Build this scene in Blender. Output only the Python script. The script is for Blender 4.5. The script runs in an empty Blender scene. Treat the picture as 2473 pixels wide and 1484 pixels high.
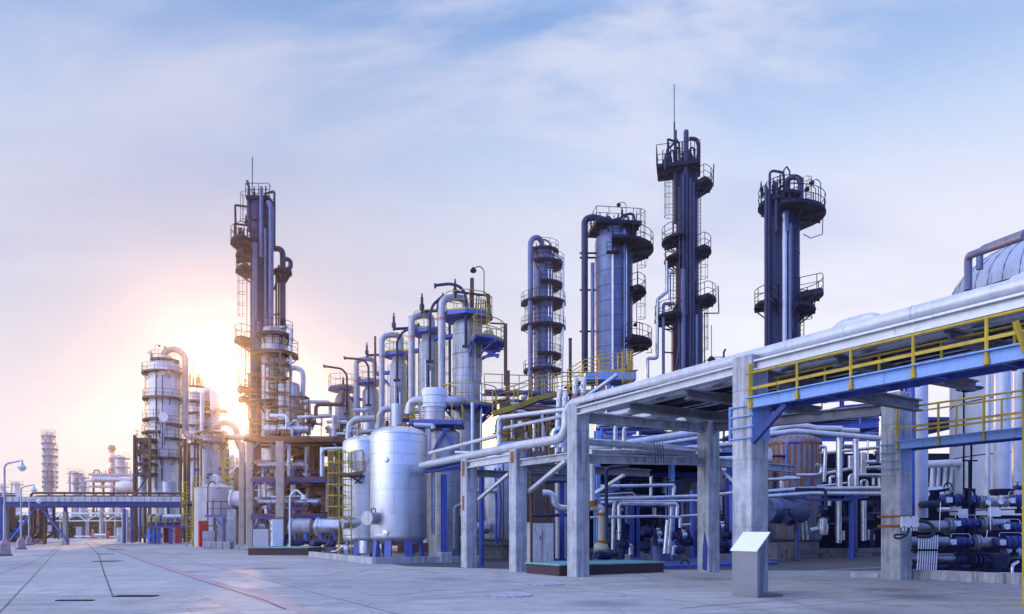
import bpy, math, random
from mathutils import Vector, Matrix
R = math.radians
rng = random.Random(11)
scene = bpy.context.scene
COL = scene.collection
# ---------------------------------------------------------------- site grid
# Survey grid of the plant: the photographer stands at the origin, eye 1.5 m up.
KX, CX, HY, CH = 1787.0, 1236.5, 1282.0, 1.5
def V(x, y, d): return Vector(((x-CX)/KX*d, d, CH+(HY-y)/KX*d))
def GX(x, d): return (x-CX)/KX*d
def ZY(y, d): return CH+(HY-y)/KX*d
def SZ(w, d): return w/KX*d
U = Vector((-.508, .861, 0)); W = Vector((.861, .508, 0)); UP = Vector((0, 0, 1))
UANG = math.atan2(W.y, W.x)          # rotation that lays local x on W and local y on U
def off(p, t=0, s=0, z=None):
    q = Vector(p) + U*t + W*s
    if z is not None: q.z = z
    return q

# ---------------------------------------------------------------- mesh building
def fillet(pts, rad, n=5):
    pts = [Vector(p) for p in pts]
    if rad <= 0 or len(pts) < 3: return pts
    out = [pts[0]]
    for i in range(1, len(pts)-1):
        a, b, c = pts[i-1], pts[i], pts[i+1]
        d0, d1 = (a-b), (c-b)
        l0, l1 = d0.length, d1.length
        if l0 < 1e-6 or l1 < 1e-6: continue
        d0 /= l0; d1 /= l1
        cs = max(-1, min(1, d0.dot(d1)))
        ang = math.acos(cs)
        if ang > R(176): out.append(b); continue
        t = min(rad/math.tan(ang/2), l0*.48, l1*.48)
        r = t*math.tan(ang/2)
        cen = b + (d0+d1).normalized()*(r/math.sin(ang/2))
        p0, p1 = b+d0*t, b+d1*t
        e0, e1 = p0-cen, p1-cen
        om = math.acos(max(-1, min(1, e0.dot(e1)/(e0.length*e1.length))))
        for k in range(n+1):
            f = k/n
            if om < 1e-4: out.append(p0.lerp(p1, f)); continue
            out.append(cen + e0*(math.sin((1-f)*om)/math.sin(om)) + e1*(math.sin(f*om)/math.sin(om)))
    out.append(pts[-1])
    return out

class MB:
    def __init__(s): s.v = []; s.f = []; s.sm = []
    def add(s, vs, fs, smooth=False):
        b = len(s.v); s.v += [tuple(p) for p in vs]
        for f in fs: s.f.append(tuple(i+b for i in f)); s.sm.append(smooth)
        return s
    def box(s, c, d, rot=0.):
        c = Vector(c); x, y, z = d[0]/2, d[1]/2, d[2]/2
        ca, sa = math.cos(rot), math.sin(rot)
        vs = []
        for k in (-z, z):
            for (i, j) in ((-x, -y), (x, -y), (x, y), (-x, y)):
                vs.append((c.x+i*ca-j*sa, c.y+i*sa+j*ca, c.z+k))
        return s.add(vs, [(3,2,1,0),(4,5,6,7),(0,1,5,4),(1,2,6,5),(2,3,7,6),(3,0,4,7)])
    def bbox(s, c, d, rot=0., b=.03):
        """box with chamfered upright and top edges"""
        c = Vector(c); x, y = d[0]/2, d[1]/2; z0, z1 = c.z-d[2]/2, c.z+d[2]/2
        ca, sa = math.cos(rot), math.sin(rot)
        def ringp(ix, iy, bb, z):
            o = [(-ix+bb,-iy),(ix-bb,-iy),(ix,-iy+bb),(ix,iy-bb),(ix-bb,iy),(-ix+bb,iy),(-ix,iy-bb),(-ix,-iy+bb)]
            return [(c.x+i*ca-j*sa, c.y+i*sa+j*ca, z) for i, j in o]
        vs = ringp(x,y,b,z0)+ringp(x,y,b,z1-b)+ringp(x-b,y-b,b*.6,z1)
        fs = [tuple(range(7,-1,-1)), tuple(range(16,24))]
        for l in (0, 8):
            for k in range(8): fs.append((l+k, l+(k+1)%8, l+8+(k+1)%8, l+8+k))
        return s.add(vs, fs)
    def bar(s, p0, p1, w, h=None, up=None):
        p0, p1 = Vector(p0), Vector(p1); h = h or w
        t = (p1-p0).normalized(); up = Vector(up) if up else (Vector((1,0,0)) if abs(t.z) > .95 else UP)
        x = t.cross(up).normalized()*(w/2); y = x.cross(t).normalized()*(h/2)
        vs = [p+a for p in (p0, p1) for a in (-x-y, x-y, x+y, -x+y)]
        return s.add(vs, [(3,2,1,0),(4,5,6,7),(0,1,5,4),(1,2,6,5),(2,3,7,6),(3,0,4,7)])
    def ibeam(s, p0, p1, h, w, tf=.04, tw=.03):
        p0, p1 = Vector(p0), Vector(p1)
        t = (p1-p0).normalized(); x = (t.cross(UP) if abs(t.z) < .95 else t.cross(U)).normalized(); y = x.cross(t).normalized()
        o = [(-w/2,-h/2),(w/2,-h/2),(w/2,-h/2+tf),(tw/2,-h/2+tf),(tw/2,h/2-tf),(w/2,h/2-tf),(w/2,h/2),(-w/2,h/2),(-w/2,h/2-tf),(-tw/2,h/2-tf),(-tw/2,-h/2+tf),(-w/2,-h/2+tf)]
        vs = [p+x*a+y*b for p in (p0, p1) for a, b in o]
        fs = [(i, (i+1) % 12, 12+(i+1) % 12, 12+i) for i in range(12)]
        for e in (0, 12):
            fs += [(e+0,e+1,e+2,e+11), (e+3,e+4,e+9,e+10), (e+5,e+6,e+7,e+8)]
        return s.add(vs, fs)
    def tube(s, pts, r, seg=12, bend=0., caps=True, seam=0., sr=1.035, rs=None):
        path = fillet(pts, bend)
        path = [p for i, p in enumerate(path) if i == 0 or (p-path[i-1]).length > 1e-5]
        n = len(path)
        tang = []
        for i in range(n):
            a = path[max(i-1, 0)]; b = path[min(i+1, n-1)]
            if 0 < i < n-1: t = (path[i]-a).normalized()+(b-path[i]).normalized()
            else: t = b-a
            tang.append(t.normalized())
        t0 = tang[0]; nx = t0.cross(Vector((1,0,0)) if abs(t0.z) > .9 else UP).normalized()
        b0 = len(s.v); vs = []; frames = []
        for i in range(n):
            t = tang[i]
            nx = (nx - t*nx.dot(t)).normalized(); ny = t.cross(nx)
            frames.append((nx.copy(), ny.copy()))
            k = 1.
            if 0 < i < n-1:
                a = (path[i]-path[i-1]).normalized().dot(t); k = 1./max(.35, a)
            rr = r if rs is None else rs[i] if len(rs) == n else r
            for j in range(seg):
                an = 2*math.pi*j/seg
                o = nx*math.cos(an)*rr + ny*math.sin(an)*rr
                vs.append(path[i]+o)
        fs = []
        for i in range(n-1):
            for j in range(seg):
                fs.append((i*seg+j, i*seg+(j+1) % seg, (i+1)*seg+(j+1) % seg, (i+1)*seg+j))
        s.add(vs, fs, True)
        if caps:
            s.add(vs[:seg], [tuple(range(seg-1, -1, -1))]); s.add(vs[-seg:], [tuple(range(seg))])
        if seam > 0:
            for i in range(n-1):
                L = (path[i+1]-path[i]).length
                if L < seam*.8: continue
                m = max(1, int(L/seam)); t = (path[i+1]-path[i])/L
                for k in range(m):
                    c = path[i]+t*(L*(k+.5)/m)
                    s.tube([c-t*r*.16, c+t*r*.16], r*sr, seg)
        return s
    def lathe(s, prof, c=(0,0,0), seg=32, axis=None, smooth=True):
        c = Vector(c); t = Vector(axis).normalized() if axis else UP
        x = t.cross(Vector((1,0,0)) if abs(t.x) < .9 else Vector((0,1,0))).normalized() if axis else Vector((1,0,0))
        y = t.cross(x); n = len(prof); vs = []
        for r, z in prof:
            for j in range(seg):
                a = 2*math.pi*j/seg
                vs.append(c+t*z+x*(r*math.cos(a))+y*(r*math.sin(a)))
        fs = []
        for i in range(n-1):
            for j in range(seg): fs.append((i*seg+j, i*seg+(j+1) % seg, (i+1)*seg+(j+1) % seg, (i+1)*seg+j))
        s.add(vs, fs, smooth)
        if prof[0][0] > 1e-4: s.add(vs[:seg], [tuple(range(seg-1,-1,-1))])
        if prof[-1][0] > 1e-4: s.add(vs[-seg:], [tuple(range(seg))])
        return s
    def ring(s, c, R0, r, axis=None, seg=20, sec=6, a0=0., a1=360.):
        c = Vector(c); t = Vector(axis).normalized() if axis else UP
        x = t.cross(Vector((1,0,0)) if abs(t.x) < .9 else Vector((0,1,0))).normalized() if axis else Vector((1,0,0)); y = t.cross(x)
        full = abs(a1-a0) > 359
        n = seg if full else seg+1
        pts = []
        for i in range(n):
            a = R(a0+(a1-a0)*i/seg); pts.append(c+x*math.cos(a)*R0+y*math.sin(a)*R0)
        if full: pts.append(pts[0])
        return s.tube(pts, r, sec, caps=not full)
    def sector(s, c, z0, z1, r0, r1, a0, a1, n=None):
        c = Vector(c); n = n or max(3, int(abs(a1-a0)/12)); vs = []
        for i in range(n+1):
            a = R(a0+(a1-a0)*i/n); ca, sa = math.cos(a), math.sin(a)
            for (r, z) in ((r0, z0), (r1, z0), (r1, z1), (r0, z1)): vs.append((c.x+ca*r, c.y+sa*r, z))
        fs = []
        for i in range(n):
            for k in range(4): fs.append((i*4+k, (i+1)*4+k, (i+1)*4+(k+1) % 4, i*4+(k+1) % 4))
        fs += [(0,1,2,3), (n*4+3, n*4+2, n*4+1, n*4)]
        return s.add(vs, fs)
    def rail(s, pts, h=1.1, step=1.1, r=.028, mid=True, toe=0.1):
        pts = [Vector(p) for p in pts]
        s.tube([p+UP*h for p in pts], r, 6); 
        if mid: s.tube([p+UP*h*.52 for p in pts], r*.85, 6)
        L = [0.]
        for a, b in zip(pts, pts[1:]): L.append(L[-1]+(b-a).length)
        m = max(1, round(L[-1]/step))
        for k in range(m+1):
            q = L[-1]*k/m
            for i in range(len(pts)-1):
                if q <= L[i+1]+1e-6:
                    p = pts[i].lerp(pts[i+1], 0 if L[i+1] == L[i] else (q-L[i])/(L[i+1]-L[i])); break
            s.tube([p, p+UP*h], r, 6)
        if toe:
            for a, b in zip(pts, pts[1:]): s.bar(a+UP*toe/2, b+UP*toe/2, .012, toe)
        return s
    def ladder(s, p0, p1, wdir, w=.45, cage=None, step=.32, r=.025):
        p0, p1 = Vector(p0), Vector(p1); wd = Vector(wdir).normalized()*w/2
        for g in (-1, 1): s.tube([p0+wd*g, p1+wd*g], r, 6)
        L = (p1-p0).length; t = (p1-p0)/L
        for k in range(1, int(L/step)): s.tube([p0+t*k*step-wd, p0+t*k*step+wd], r*.6, 5)
        if cage:
            out = Vector(cage).normalized(); rad = .38
            z0 = 2.1 if L > 3.2 else .3
            m = max(2, int((L-z0)/.9)); base = math.atan2(out.y, out.x)
            for k in range(m+1):
                c = p0+t*(z0+(L-z0)*k/m)+out*rad*.9
                s.tube([c+Vector((math.cos(base+R(a)), math.sin(base+R(a)), 0))*rad for a in range(-130, 131, 26)], r*.7, 5)
            for a in (-90, -45, 0, 45, 90):
                o = out*rad*.9+Vector((math.cos(base+R(a)), math.sin(base+R(a)), 0))*rad
                s.tube([p0+t*z0+o, p1+o], r*.55, 5)
        return s

ORG = {}
def tag(o, label=None, cat=None, group=None, kind=None):
    if label: o['label'] = label
    if cat: o['category'] = cat
    if group: o['group'] = group
    if kind: o['kind'] = kind
    return o
def thing(name, label, cat, loc, group=None):
    o = bpy.data.objects.new(name, None); COL.objects.link(o)
    o.empty_display_size = .3
    o.location = loc; ORG[o.name] = Vector(loc)
    return tag(o, label, cat, group)
def build(mb, name, mat, parent=None, org=None, label=None):
    if parent is not None: base = ORG[parent.name]
    elif org is not None: base = Vector(org)
    else:
        xs = [p[0] for p in mb.v]; ys = [p[1] for p in mb.v]; zs = [p[2] for p in mb.v]
        base = Vector(((min(xs)+max(xs))/2, (min(ys)+max(ys))/2, min(zs)))
    me = bpy.data.meshes.new(name)
    me.from_pydata([(p[0]-base.x, p[1]-base.y, p[2]-base.z) for p in mb.v], [], mb.f)
    me.polygons.foreach_set('use_smooth', mb.sm)
    me.materials.append(mat); me.update()
    if any(mb.sm): me.set_sharp_from_angle(angle=R(38))
    o = bpy.data.objects.new(name, me); COL.objects.link(o)
    if parent is not None: o.parent = parent
    else: o.location = base
    ORG[o.name] = base
    if label: o['label'] = label
    return o
def solo(mb, name, mat, label, cat, group=None, org=None):
    return tag(build(mb, name, mat, org=org), label, cat, group)
def struct(mb, name, mat, org=(0,0,0)):
    return tag(build(mb, name, mat, org=org), kind='structure')
def dup(root, delta, label=None, group=None):
    def cp(o, par):
        c = o.copy(); COL.objects.link(c)
        if par is not None: c.parent = par
        for ch in list(o.children): cp(ch, c)
        return c
    c = cp(root, None); c.location = Vector(root.location)+Vector(delta)
    ORG[c.name] = Vector(c.location)
    if label: c['label'] = label
    if group: c['group'] = group
    return c

def lettering(txt, size, parent, loc, rot, name='lettering'):
    cu = bpy.data.curves.new(name, 'FONT'); cu.body = txt; cu.size = size; cu.extrude = .002; cu.align_x = 'CENTER'
    tx = bpy.data.objects.new(name, cu); COL.objects.link(tx)
    bpy.context.view_layer.update()
    me = bpy.data.meshes.new_from_object(tx); bpy.data.objects.remove(tx)
    me.materials.clear(); me.materials.append(m_black)
    o = bpy.data.objects.new(name, me); COL.objects.link(o); o.parent = parent; o.location = loc; o.rotation_euler = rot; return o

STUFF = {}
def stuffpipe(pts, r, mat, seam=0., seg=9):
    STUFF.setdefault(mat.name, (mat, MB()))[1].tube(pts, r, seg, r*2.2, True, seam)

# ---------------------------------------------------------------- materials
class NT:
    def __init__(s, nt): s.nt = nt; s.N = nt.nodes; s.L = nt.links
    def n(s, t, **kw):
        o = s.N.new(t)
        for k, v in kw.items():
            if k == 'inp':
                for a, b in v.items():
                    if isinstance(b, bpy.types.NodeSocket): s.L.new(b, o.inputs[a])
                    else: o.inputs[a].default_value = b
            else: setattr(o, k, v)
        return o
    def m(s, op, a, b=0., c=None, clamp=False):
        o = s.N.new('ShaderNodeMath'); o.operation = op; o.use_clamp = clamp
        for i, q in enumerate((a, b, c)):
            if q is None: continue
            if isinstance(q, bpy.types.NodeSocket): s.L.new(q, o.inputs[i])
            else: o.inputs[i].default_value = q
        return o.outputs[0]
    def mix(s, f, a, b, blend='MIX'):
        o = s.N.new('ShaderNodeMix'); o.data_type = 'RGBA'; o.blend_type = blend
        for i, q in ((0, f), (6, a), (7, b)):
            if isinstance(q, bpy.types.NodeSocket): s.L.new(q, o.inputs[i])
            elif i == 0: o.inputs[0].default_value = q
            else: o.inputs[i].default_value = (*q[:3], 1)
        return o.outputs[2]
    def rng(s, v, a, b, c=0., d=1., smooth=True):
        o = s.N.new('ShaderNodeMapRange'); o.interpolation_type = 'SMOOTHSTEP' if smooth else 'LINEAR'
        s.L.new(v, o.inputs[0])
        for i, q in enumerate((a, b, c, d)): o.inputs[i+1].default_value = q
        return o.outputs[0]
    def noise(s, vec, scale, detail=4., rough=.55, dist=0.):
        o = s.n('ShaderNodeTexNoise', inp={'Vector': vec, 'Scale': scale, 'Detail': detail, 'Roughness': rough, 'Distortion': dist})
        return o.outputs[0]
    def mapv(s, vec, sc=(1,1,1), loc=(0,0,0), rot=(0,0,0)):
        return s.n('ShaderNodeMapping', inp={'Vector': vec, 'Scale': sc, 'Location': loc, 'Rotation': rot}).outputs[0]

def newmat(name):
    m = bpy.data.materials.new(name); m.use_nodes = True
    nt = NT(m.node_tree); b = nt.N['Principled BSDF']
    return m, nt, b
def M(name, c, rough=.5, metal=0., var=.2, dirt=None, amt=.5, lo=.5, hi=.72, sc=1., seam=None, mortar=.35, bump=.1, rust=None, spec=.5):
    m, t, b = newmat(name)
    tc = t.n('ShaderNodeTexCoord').outputs['Object']
    n1 = t.noise(tc, 2.2*sc, 6, .6)
    f = t.rng(n1, .3, .7)
    col = t.mix(f, [q*(1-var) for q in c], [min(1, q*(1+var*.6)) for q in c])
    n2 = t.noise(tc, 14*sc, 3, .6)
    col = t.mix(t.rng(n2, .35, .65, 0., .35), col, [q*(1-var) for q in c])
    hgt = n2
    if seam:
        bw, rh = seam
        sx = t.n('ShaderNodeSeparateXYZ', inp={0: tc})
        ang = t.m('ARCTAN2', sx.outputs[1], sx.outputs[0])
        vec = t.n('ShaderNodeCombineXYZ', inp={0: ang, 1: sx.outputs[2]}).outputs[0]
        br = t.n('ShaderNodeTexBrick', inp={'Vector': vec, 'Color1': (.82,.82,.82,1), 'Color2': (1,1,1,1), 'Mortar': (mortar,mortar,mortar,1), 'Scale': 1., 'Mortar Size': .012, 'Mortar Smooth': .3, 'Brick Width': bw, 'Row Height': rh})
        br.offset = .5
        col = t.mix(1., col, br.outputs['Color'], 'MULTIPLY')
    if dirt:
        st = t.noise(t.mapv(tc, (5*sc, 5*sc, .3*sc)), 1.6, 5, .65)
        big = t.noise(tc, .7*sc, 3, .5)
        d = t.m('MULTIPLY', t.rng(st, lo, hi), t.rng(big, .3, .62))
        col = t.mix(t.m('MULTIPLY', d, amt), col, dirt)
    if rust:
        st = t.noise(t.mapv(tc, (3.5*sc, 3.5*sc, .22*sc), (3,1,7)), 2.0, 5, .7)
        d = t.rng(st, rust[1], rust[1]+.1)
        col = t.mix(d, col, rust[0])
    t.L.new(col, b.inputs['Base Color'])
    b.inputs['Metallic'].default_value = metal; b.inputs['Specular IOR Level'].default_value = spec
    rr = t.m('ADD', t.m('MULTIPLY', t.m('SUBTRACT', n1, .5), .35), rough, clamp=True)
    t.L.new(rr, b.inputs['Roughness'])
    if bump:
        bp = t.n('ShaderNodeBump', inp={'Strength': bump, 'Distance': .02, 'Height': hgt})
        t.L.new(bp.outputs[0], b.inputs['Normal'])
    return m

RUSTC = (.26,.09,.02)
DIRT = (.13,.12,.13)
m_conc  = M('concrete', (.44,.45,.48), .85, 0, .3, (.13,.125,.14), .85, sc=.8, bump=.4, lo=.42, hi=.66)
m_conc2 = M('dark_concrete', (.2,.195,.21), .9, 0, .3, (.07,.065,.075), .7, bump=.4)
m_white = M('white_cladding', (.54,.54,.57), .42, .35, .14, (.3,.26,.24), .55, bump=.08)
m_rackp = M('white_pipe', (.55,.56,.6), .38, .3, .14, (.28,.26,.26), .5, bump=.06)
m_alum  = M('aluminium_cladding', (.66,.67,.7), .42, .8, .06, (.5,.48,.48), .35, seam=(1.05, 1.15), mortar=.6, bump=.02)
m_alup  = M('aluminium_pipe', (.6,.61,.64), .3, .8, .18, (.25,.24,.25), .4, bump=.06)
m_shell = M('weathered_shell', (.5,.5,.53), .5, .3, .22, (.2,.15,.12), .8, lo=.46, hi=.66, sc=.7, seam=(.9, 1.3), bump=.08)
m_shellb= M('blue_grey_shell', (.13,.165,.3), .5, .35, .2, (.06,.065,.11), .7, sc=.6, seam=(.6, 1.5), bump=.08)
m_shelld= M('dark_shell', (.016,.021,.095), .6, 0, .45, (.008,.008,.02), .8, sc=.6, seam=(.8, 2.2), bump=.1, spec=.18)
m_shellw= M('white_tower_shell', (.74,.72,.7), .5, .1, .1, (.42,.3,.2), .5, sc=.5, seam=(1.57, 3.2), mortar=.72, bump=.04)
m_tank  = M('grey_tank_shell', (.38,.42,.53), .5, .3, .14, (.18,.19,.25), .7, sc=.5, bump=.03)
m_steel = M('dark_steel', (.012,.013,.045), .65, 0, .4, (.05,.025,.02), .4, bump=.1, spec=.15)
m_brown = M('brown_steel', (.13,.065,.04), .6, .2, .35, RUSTC, .6, bump=.1)
m_dkpipe= M('dark_pipe', (.026,.03,.09), .55, 0, .35, (.012,.012,.02), .6, bump=.1, spec=.3)
m_blue  = M('blue_paint', (.065,.105,.42), .5, .0, .22, (.05,.05,.14), .6, bump=.06)
m_lblue = M('pale_blue_paint', (.19,.33,.66), .5, .05, .12, (.14,.17,.32), .6, bump=.06)
m_act   = M('deep_blue_enamel', (.02,.028,.16), .4, .1, .25, (.015,.015,.05), .5, bump=.05)
m_yel   = M('yellow_paint', (.47,.32,.015), .5, .0, .25, (.16,.08,.03), .7, bump=.05)
m_rust  = M('rust', (.34,.115,.025), .85, .1, .45, (.07,.03,.02), .7, sc=3, bump=.3)
m_rustv = M('rust_streaked_shell', (.2,.22,.3), .6, .2, .2, None, seam=(.26, 2.3), bump=.08, rust=((.3,.1,.02), .54))
m_cab   = M('chipped_white_paint', (.6,.61,.62), .5, 0, .15, None, bump=.1, rust=((.28,.12,.05), .53))
m_red   = M('red_paint', (.55,.045,.04), .5, 0, .2, (.2,.05,.05), .5, bump=.05)
m_dkred = M('dark_red_plinth', (.06,.03,.035), .8, 0, .3, (.03,.02,.025), .6, bump=.2)
m_teal  = M('teal_paint', (.13,.36,.36), .55, 0, .2, (.1,.18,.2), .5, bump=.1)
m_tan   = M('tan_insulation', (.42,.38,.28), .8, 0, .2, (.16,.12,.08), .6, bump=.2)
m_pale  = M('pale_paint', (.72,.73,.76), .5, 0, .1, (.4,.37,.35), .5, bump=.05)
m_brush = M('brushed_steel', (.24,.25,.29), .38, .8, .06, None, sc=.6, bump=.02)
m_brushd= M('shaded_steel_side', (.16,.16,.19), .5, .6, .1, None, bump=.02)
m_black = M('black_rubber', (.02,.02,.024), .6, 0, .3, None, bump=.05)
m_green = M('hedge_leaf', (.045,.075,.03), .8, 0, .5, None, sc=2, bump=.3)
m_brick = M('pale_brick', (.22,.2,.185), .85, 0, .3, DIRT, .6, seam=(.12,.25), bump=.2)
m_corr  = M('corrugated_sheet', (.46,.46,.5), .5, .35, .12, (.2,.16,.15), .6, sc=.6, bump=.05)
m_glass = M('lamp_glass', (.8,.8,.78), .25, 0, .05, None, bump=0)
m_skin  = M('skin', (.5,.32,.24), .6, 0, .1, None, bump=0)
m_navy  = M('navy_frame_paint', (.035,.055,.25), .55, .0, .25, (.02,.02,.07), .6, bump=.06, spec=.3)

m_plate = M('sky_bright_sign_plate', (.82,.83,.85), .4, .1, .04, None, sc=.6, bump=.0)  # pale sign plate; brightness of the reflected sky is put into its colour
m_rpipe = M('weathered_grey_pipe', (.45,.44,.46), .5, .3, .2, (.2,.16,.14), .7, lo=.46, hi=.66, bump=.08)
m_loop  = M('weathered_tan_pipe', (.34,.28,.26), .6, .2, .2, (.16,.11,.09), .6, bump=.08)
m_pink  = M('faded_red_band', (.5,.2,.22), .6, 0, .25, (.4,.35,.35), .6, bump=.02)
m_gap   = M('shade_sheet', (.010,.010,.03), .85, 0, .4, None, bump=.1, spec=.1)  # near-black colour stands for deep interior shade on rear walls and panel
m_far   = M('far_steel', (.3,.28,.32), .6, .2, .2, None, bump=0)
m_conct = M('glow_tinted_concrete', (.42,.36,.31), .85, 0, .22, (.2,.16,.14), .6, bump=.3)  # concrete with the warm sun glow mixed into its colour

m_mid   = M('mid_blue_pipe', (.11,.13,.24), .65, 0, .25, (.05,.05,.08), .6, bump=.06)
m_alupd = M('shaded_aluminium_pipe', (.27,.28,.32), .38, .7, .25, (.12,.1,.09), .6, bump=.06)  # aluminium pipe darkened, the shade under the rack put into its colour
m_dull  = M('dull_cladding', (.46,.49,.57), .5, .2, .14, (.25,.25,.28), .5, bump=.05)
m_tankg = M('pale_grey_tank', (.5,.49,.52), .5, .25, .13, (.27,.25,.26), .5, sc=.5, bump=.03)
# ---------------------------------------------------------------- camera, sun, sky
cam = bpy.data.cameras.new('camera'); camo = bpy.data.objects.new('camera', cam); COL.objects.link(camo)
camo.location = (0, 0, CH); camo.rotation_euler = (R(90), 0, 0)
cam.sensor_width = 36; cam.lens = 740/1024*36; cam.shift_y = (531-307)/1024
cam.clip_start = .1; cam.clip_end = 6000
scene.camera = camo

SAZ, SEL = math.atan2(-.387, 1.0), math.atan(.18/1.072)
SUND = Vector((math.sin(SAZ)*math.cos(SEL), math.cos(SAZ)*math.cos(SEL), math.sin(SEL)))
sl = bpy.data.lights.new('sun', 'SUN'); so = bpy.data.objects.new('sun', sl); COL.objects.link(so)
sl.energy = 2.6; sl.angle = R(1.2); sl.color = (1., .52, .22)
so.rotation_euler = (-SUND).to_track_quat('-Z', 'Y').to_euler(); so.location = (0, 0, 60)

BACK_R, BACK_L = (.32,.58,1.75), (3.6,3.9,4.9)
w = bpy.data.worlds.new('World'); scene.world = w; w.use_nodes = True
t = NT(w.node_tree)
for n in list(t.N): t.N.remove(n)
tc = t.n('ShaderNodeTexCoord').outputs['Generated']
nv = t.n('ShaderNodeVectorMath', operation='NORMALIZE', inp={0: tc}).outputs[0]
sx = t.n('ShaderNodeSeparateXYZ', inp={0: nv}); dx, dy, dz = sx.outputs
# clear-air gradient with elevation; unseen zenith brightened as fill
ramp = t.n('ShaderNodeValToRGB'); t.L.new(t.m('MAXIMUM', dz, 0.), ramp.inputs[0])
cr = ramp.color_ramp
stops = [(0., (.93,.93,1.0)), (.12, (.95,.95,1.02)), (.24, (.91,.92,1.0)), (.36, (.79,.81,.95)), (.44, (.57,.69,.92)), (.50, (.39,.54,.85)), (.57, (.21,.38,.74)), (.72, (.8,.95,1.5)), (1., (1.0,1.15,1.7))]
cr.elements[0].position = 0; cr.elements[0].color = (*stops[0][1], 1)
cr.elements[1].position = 1; cr.elements[1].color = (*stops[-1][1], 1)
for p, c in stops[1:-1]:
    e = cr.elements.new(p); e.color = (*c, 1)
# unseen sky behind the camera, brightened as fill: deeper blue right, pale left
back = t.rng(dy, -.25, .42, 1., 0.)
side = t.rng(dx, -.95, -.1, 1., 0.)
bsky = t.mix(side, BACK_R, BACK_L)
sky = t.mix(back, ramp.outputs[0], bsky)
# soft drifting cloud
den = t.m('ADD', t.m('MAXIMUM', dz, 0.), .22)
px, py = t.m('DIVIDE', dx, den), t.m('DIVIDE', dy, den)
cv = t.n('ShaderNodeCombineXYZ', inp={0: px, 1: py, 2: 0.}).outputs[0]
cvr = t.mapv(cv, (1.0, 2.3, 1), (.3, 1.7, 0), (0, 0, R(-24)))
c1 = t.noise(cvr, 1.0, 6, .56, .5)
cvr2 = t.mapv(cv, (.8, 1.5, 1), (4.1, .6, 0), (0, 0, R(-34)))
c2 = t.noise(cvr2, .75, 4, .5, .2)
up = t.rng(dz, .04, .3)
cl = t.m('MULTIPLY', t.rng(c1, .42, .62), up)
cl = t.m('MULTIPLY', cl, t.m('SUBTRACT', 1., t.m('MULTIPLY', back, .8)))
sky = t.mix(t.m('MULTIPLY', cl, .75), sky, (.78,.79,.92))
vi = t.m('MULTIPLY', t.rng(c2, .5, .7), up)
sky = t.mix(t.m('MULTIPLY', vi, .6), sky, (.36,.46,.80))
# pink veil low down, warm aureole round the sun
low = t.m('MULTIPLY', t.rng(dz, .38, .1), t.rng(dy, .2, .75))
pn = t.rng(t.noise(cvr2, 1.6, 4, .5), .35, .65)
sky = t.mix(t.m('MULTIPLY', t.m('MULTIPLY', low, pn), .4), sky, (.96,.84,.86))
dt = t.n('ShaderNodeVectorMath', operation='DOT_PRODUCT', inp={0: nv, 1: tuple(SUND)}).outputs['Value']
dt = t.m('MAXIMUM', dt, 0.)
veil = t.m('MULTIPLY', t.m('POWER', dt, 14.), .72)
sky = t.mix(veil, sky, (.34,.36,.52))
g3 = t.m('POWER', dt, 2600.)
sky = t.mix(t.m('MULTIPLY', g3, 1.0, clamp=True), sky, (3.0,2.7,2.1))
bg1 = t.n('ShaderNodeBackground', inp={'Color': sky, 'Strength': 1.0})
ns = t.n('ShaderNodeTexSky'); ns.sky_type = 'NISHITA'; ns.sun_disc = False
ns.sun_elevation = SEL; ns.sun_rotation = SAZ; ns.air_density = 1.; ns.dust_density = .1; ns.ozone_density = 2.
bg2 = t.n('ShaderNodeBackground', inp={'Color': ns.outputs[0], 'Strength': .012})
ad = t.n('ShaderNodeAddShader'); t.L.new(bg1.outputs[0], ad.inputs[0]); t.L.new(bg2.outputs[0], ad.inputs[1])
ow = t.n('ShaderNodeOutputWorld'); t.L.new(ad.outputs[0], ow.inputs[0])

scene.view_settings.view_transform = 'Standard'; scene.view_settings.look = 'None'
scene.view_settings.exposure = 0; scene.view_settings.gamma = 1
scene.render.engine = 'CYCLES'
cy = scene.cycles
cy.use_denoising = True; cy.max_bounces = 6; cy.diffuse_bounces = 3; cy.glossy_bounces = 3; cy.volume_bounces = 0
cy.transparent_max_bounces = 8; cy.caustics_reflective = False; cy.caustics_refractive = False

# ---------------------------------------------------------------- ground
m, t, b = newmat('yard_concrete')
tc = t.n('ShaderNodeTexCoord').outputs['Object']
rot = t.mapv(tc, (1,1,1), (1.2,.4,0), (0, 0, -UANG))
br = t.n('ShaderNodeTexBrick', inp={'Vector': rot, 'Color1': (.78,.78,.79,1), 'Color2': (1,1,1,1), 'Mortar': (.25,.24,.25,1), 'Scale': 1., 'Mortar Size': .028, 'Mortar Smooth': .4, 'Brick Width': 6.2, 'Row Height': 5.1})
br.offset = .0
n1 = t.noise(tc, .16, 5, .6, .4); n2 = t.noise(tc, 1.3, 6, .65); n3 = t.noise(tc, 22, 4, .7)
st = t.noise(t.mapv(tc, (.12, 1.3, 1)), 1.4, 8, .7, .4)
col = t.mix(t.rng(n1, .2, .8), (.35,.335,.325), (.50,.49,.47))
col = t.mix(t.rng(st, .45, .68, 0, .8), col, (.60,.59,.58))
col = t.mix(t.rng(n2, .46, .7, 0, .5), col, (.24,.23,.24))
col = t.mix(t.rng(n3, .42, .7, 0, .55), col, (.2,.195,.2))
wv = t.noise(t.mapv(tc, (.4, .16, 1), (7, 3, 0)), 1.2, 5, .7, .8)
col = t.mix(t.rng(wv, .54, .64, 0, .3), col, (.28,.275,.3))
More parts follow.
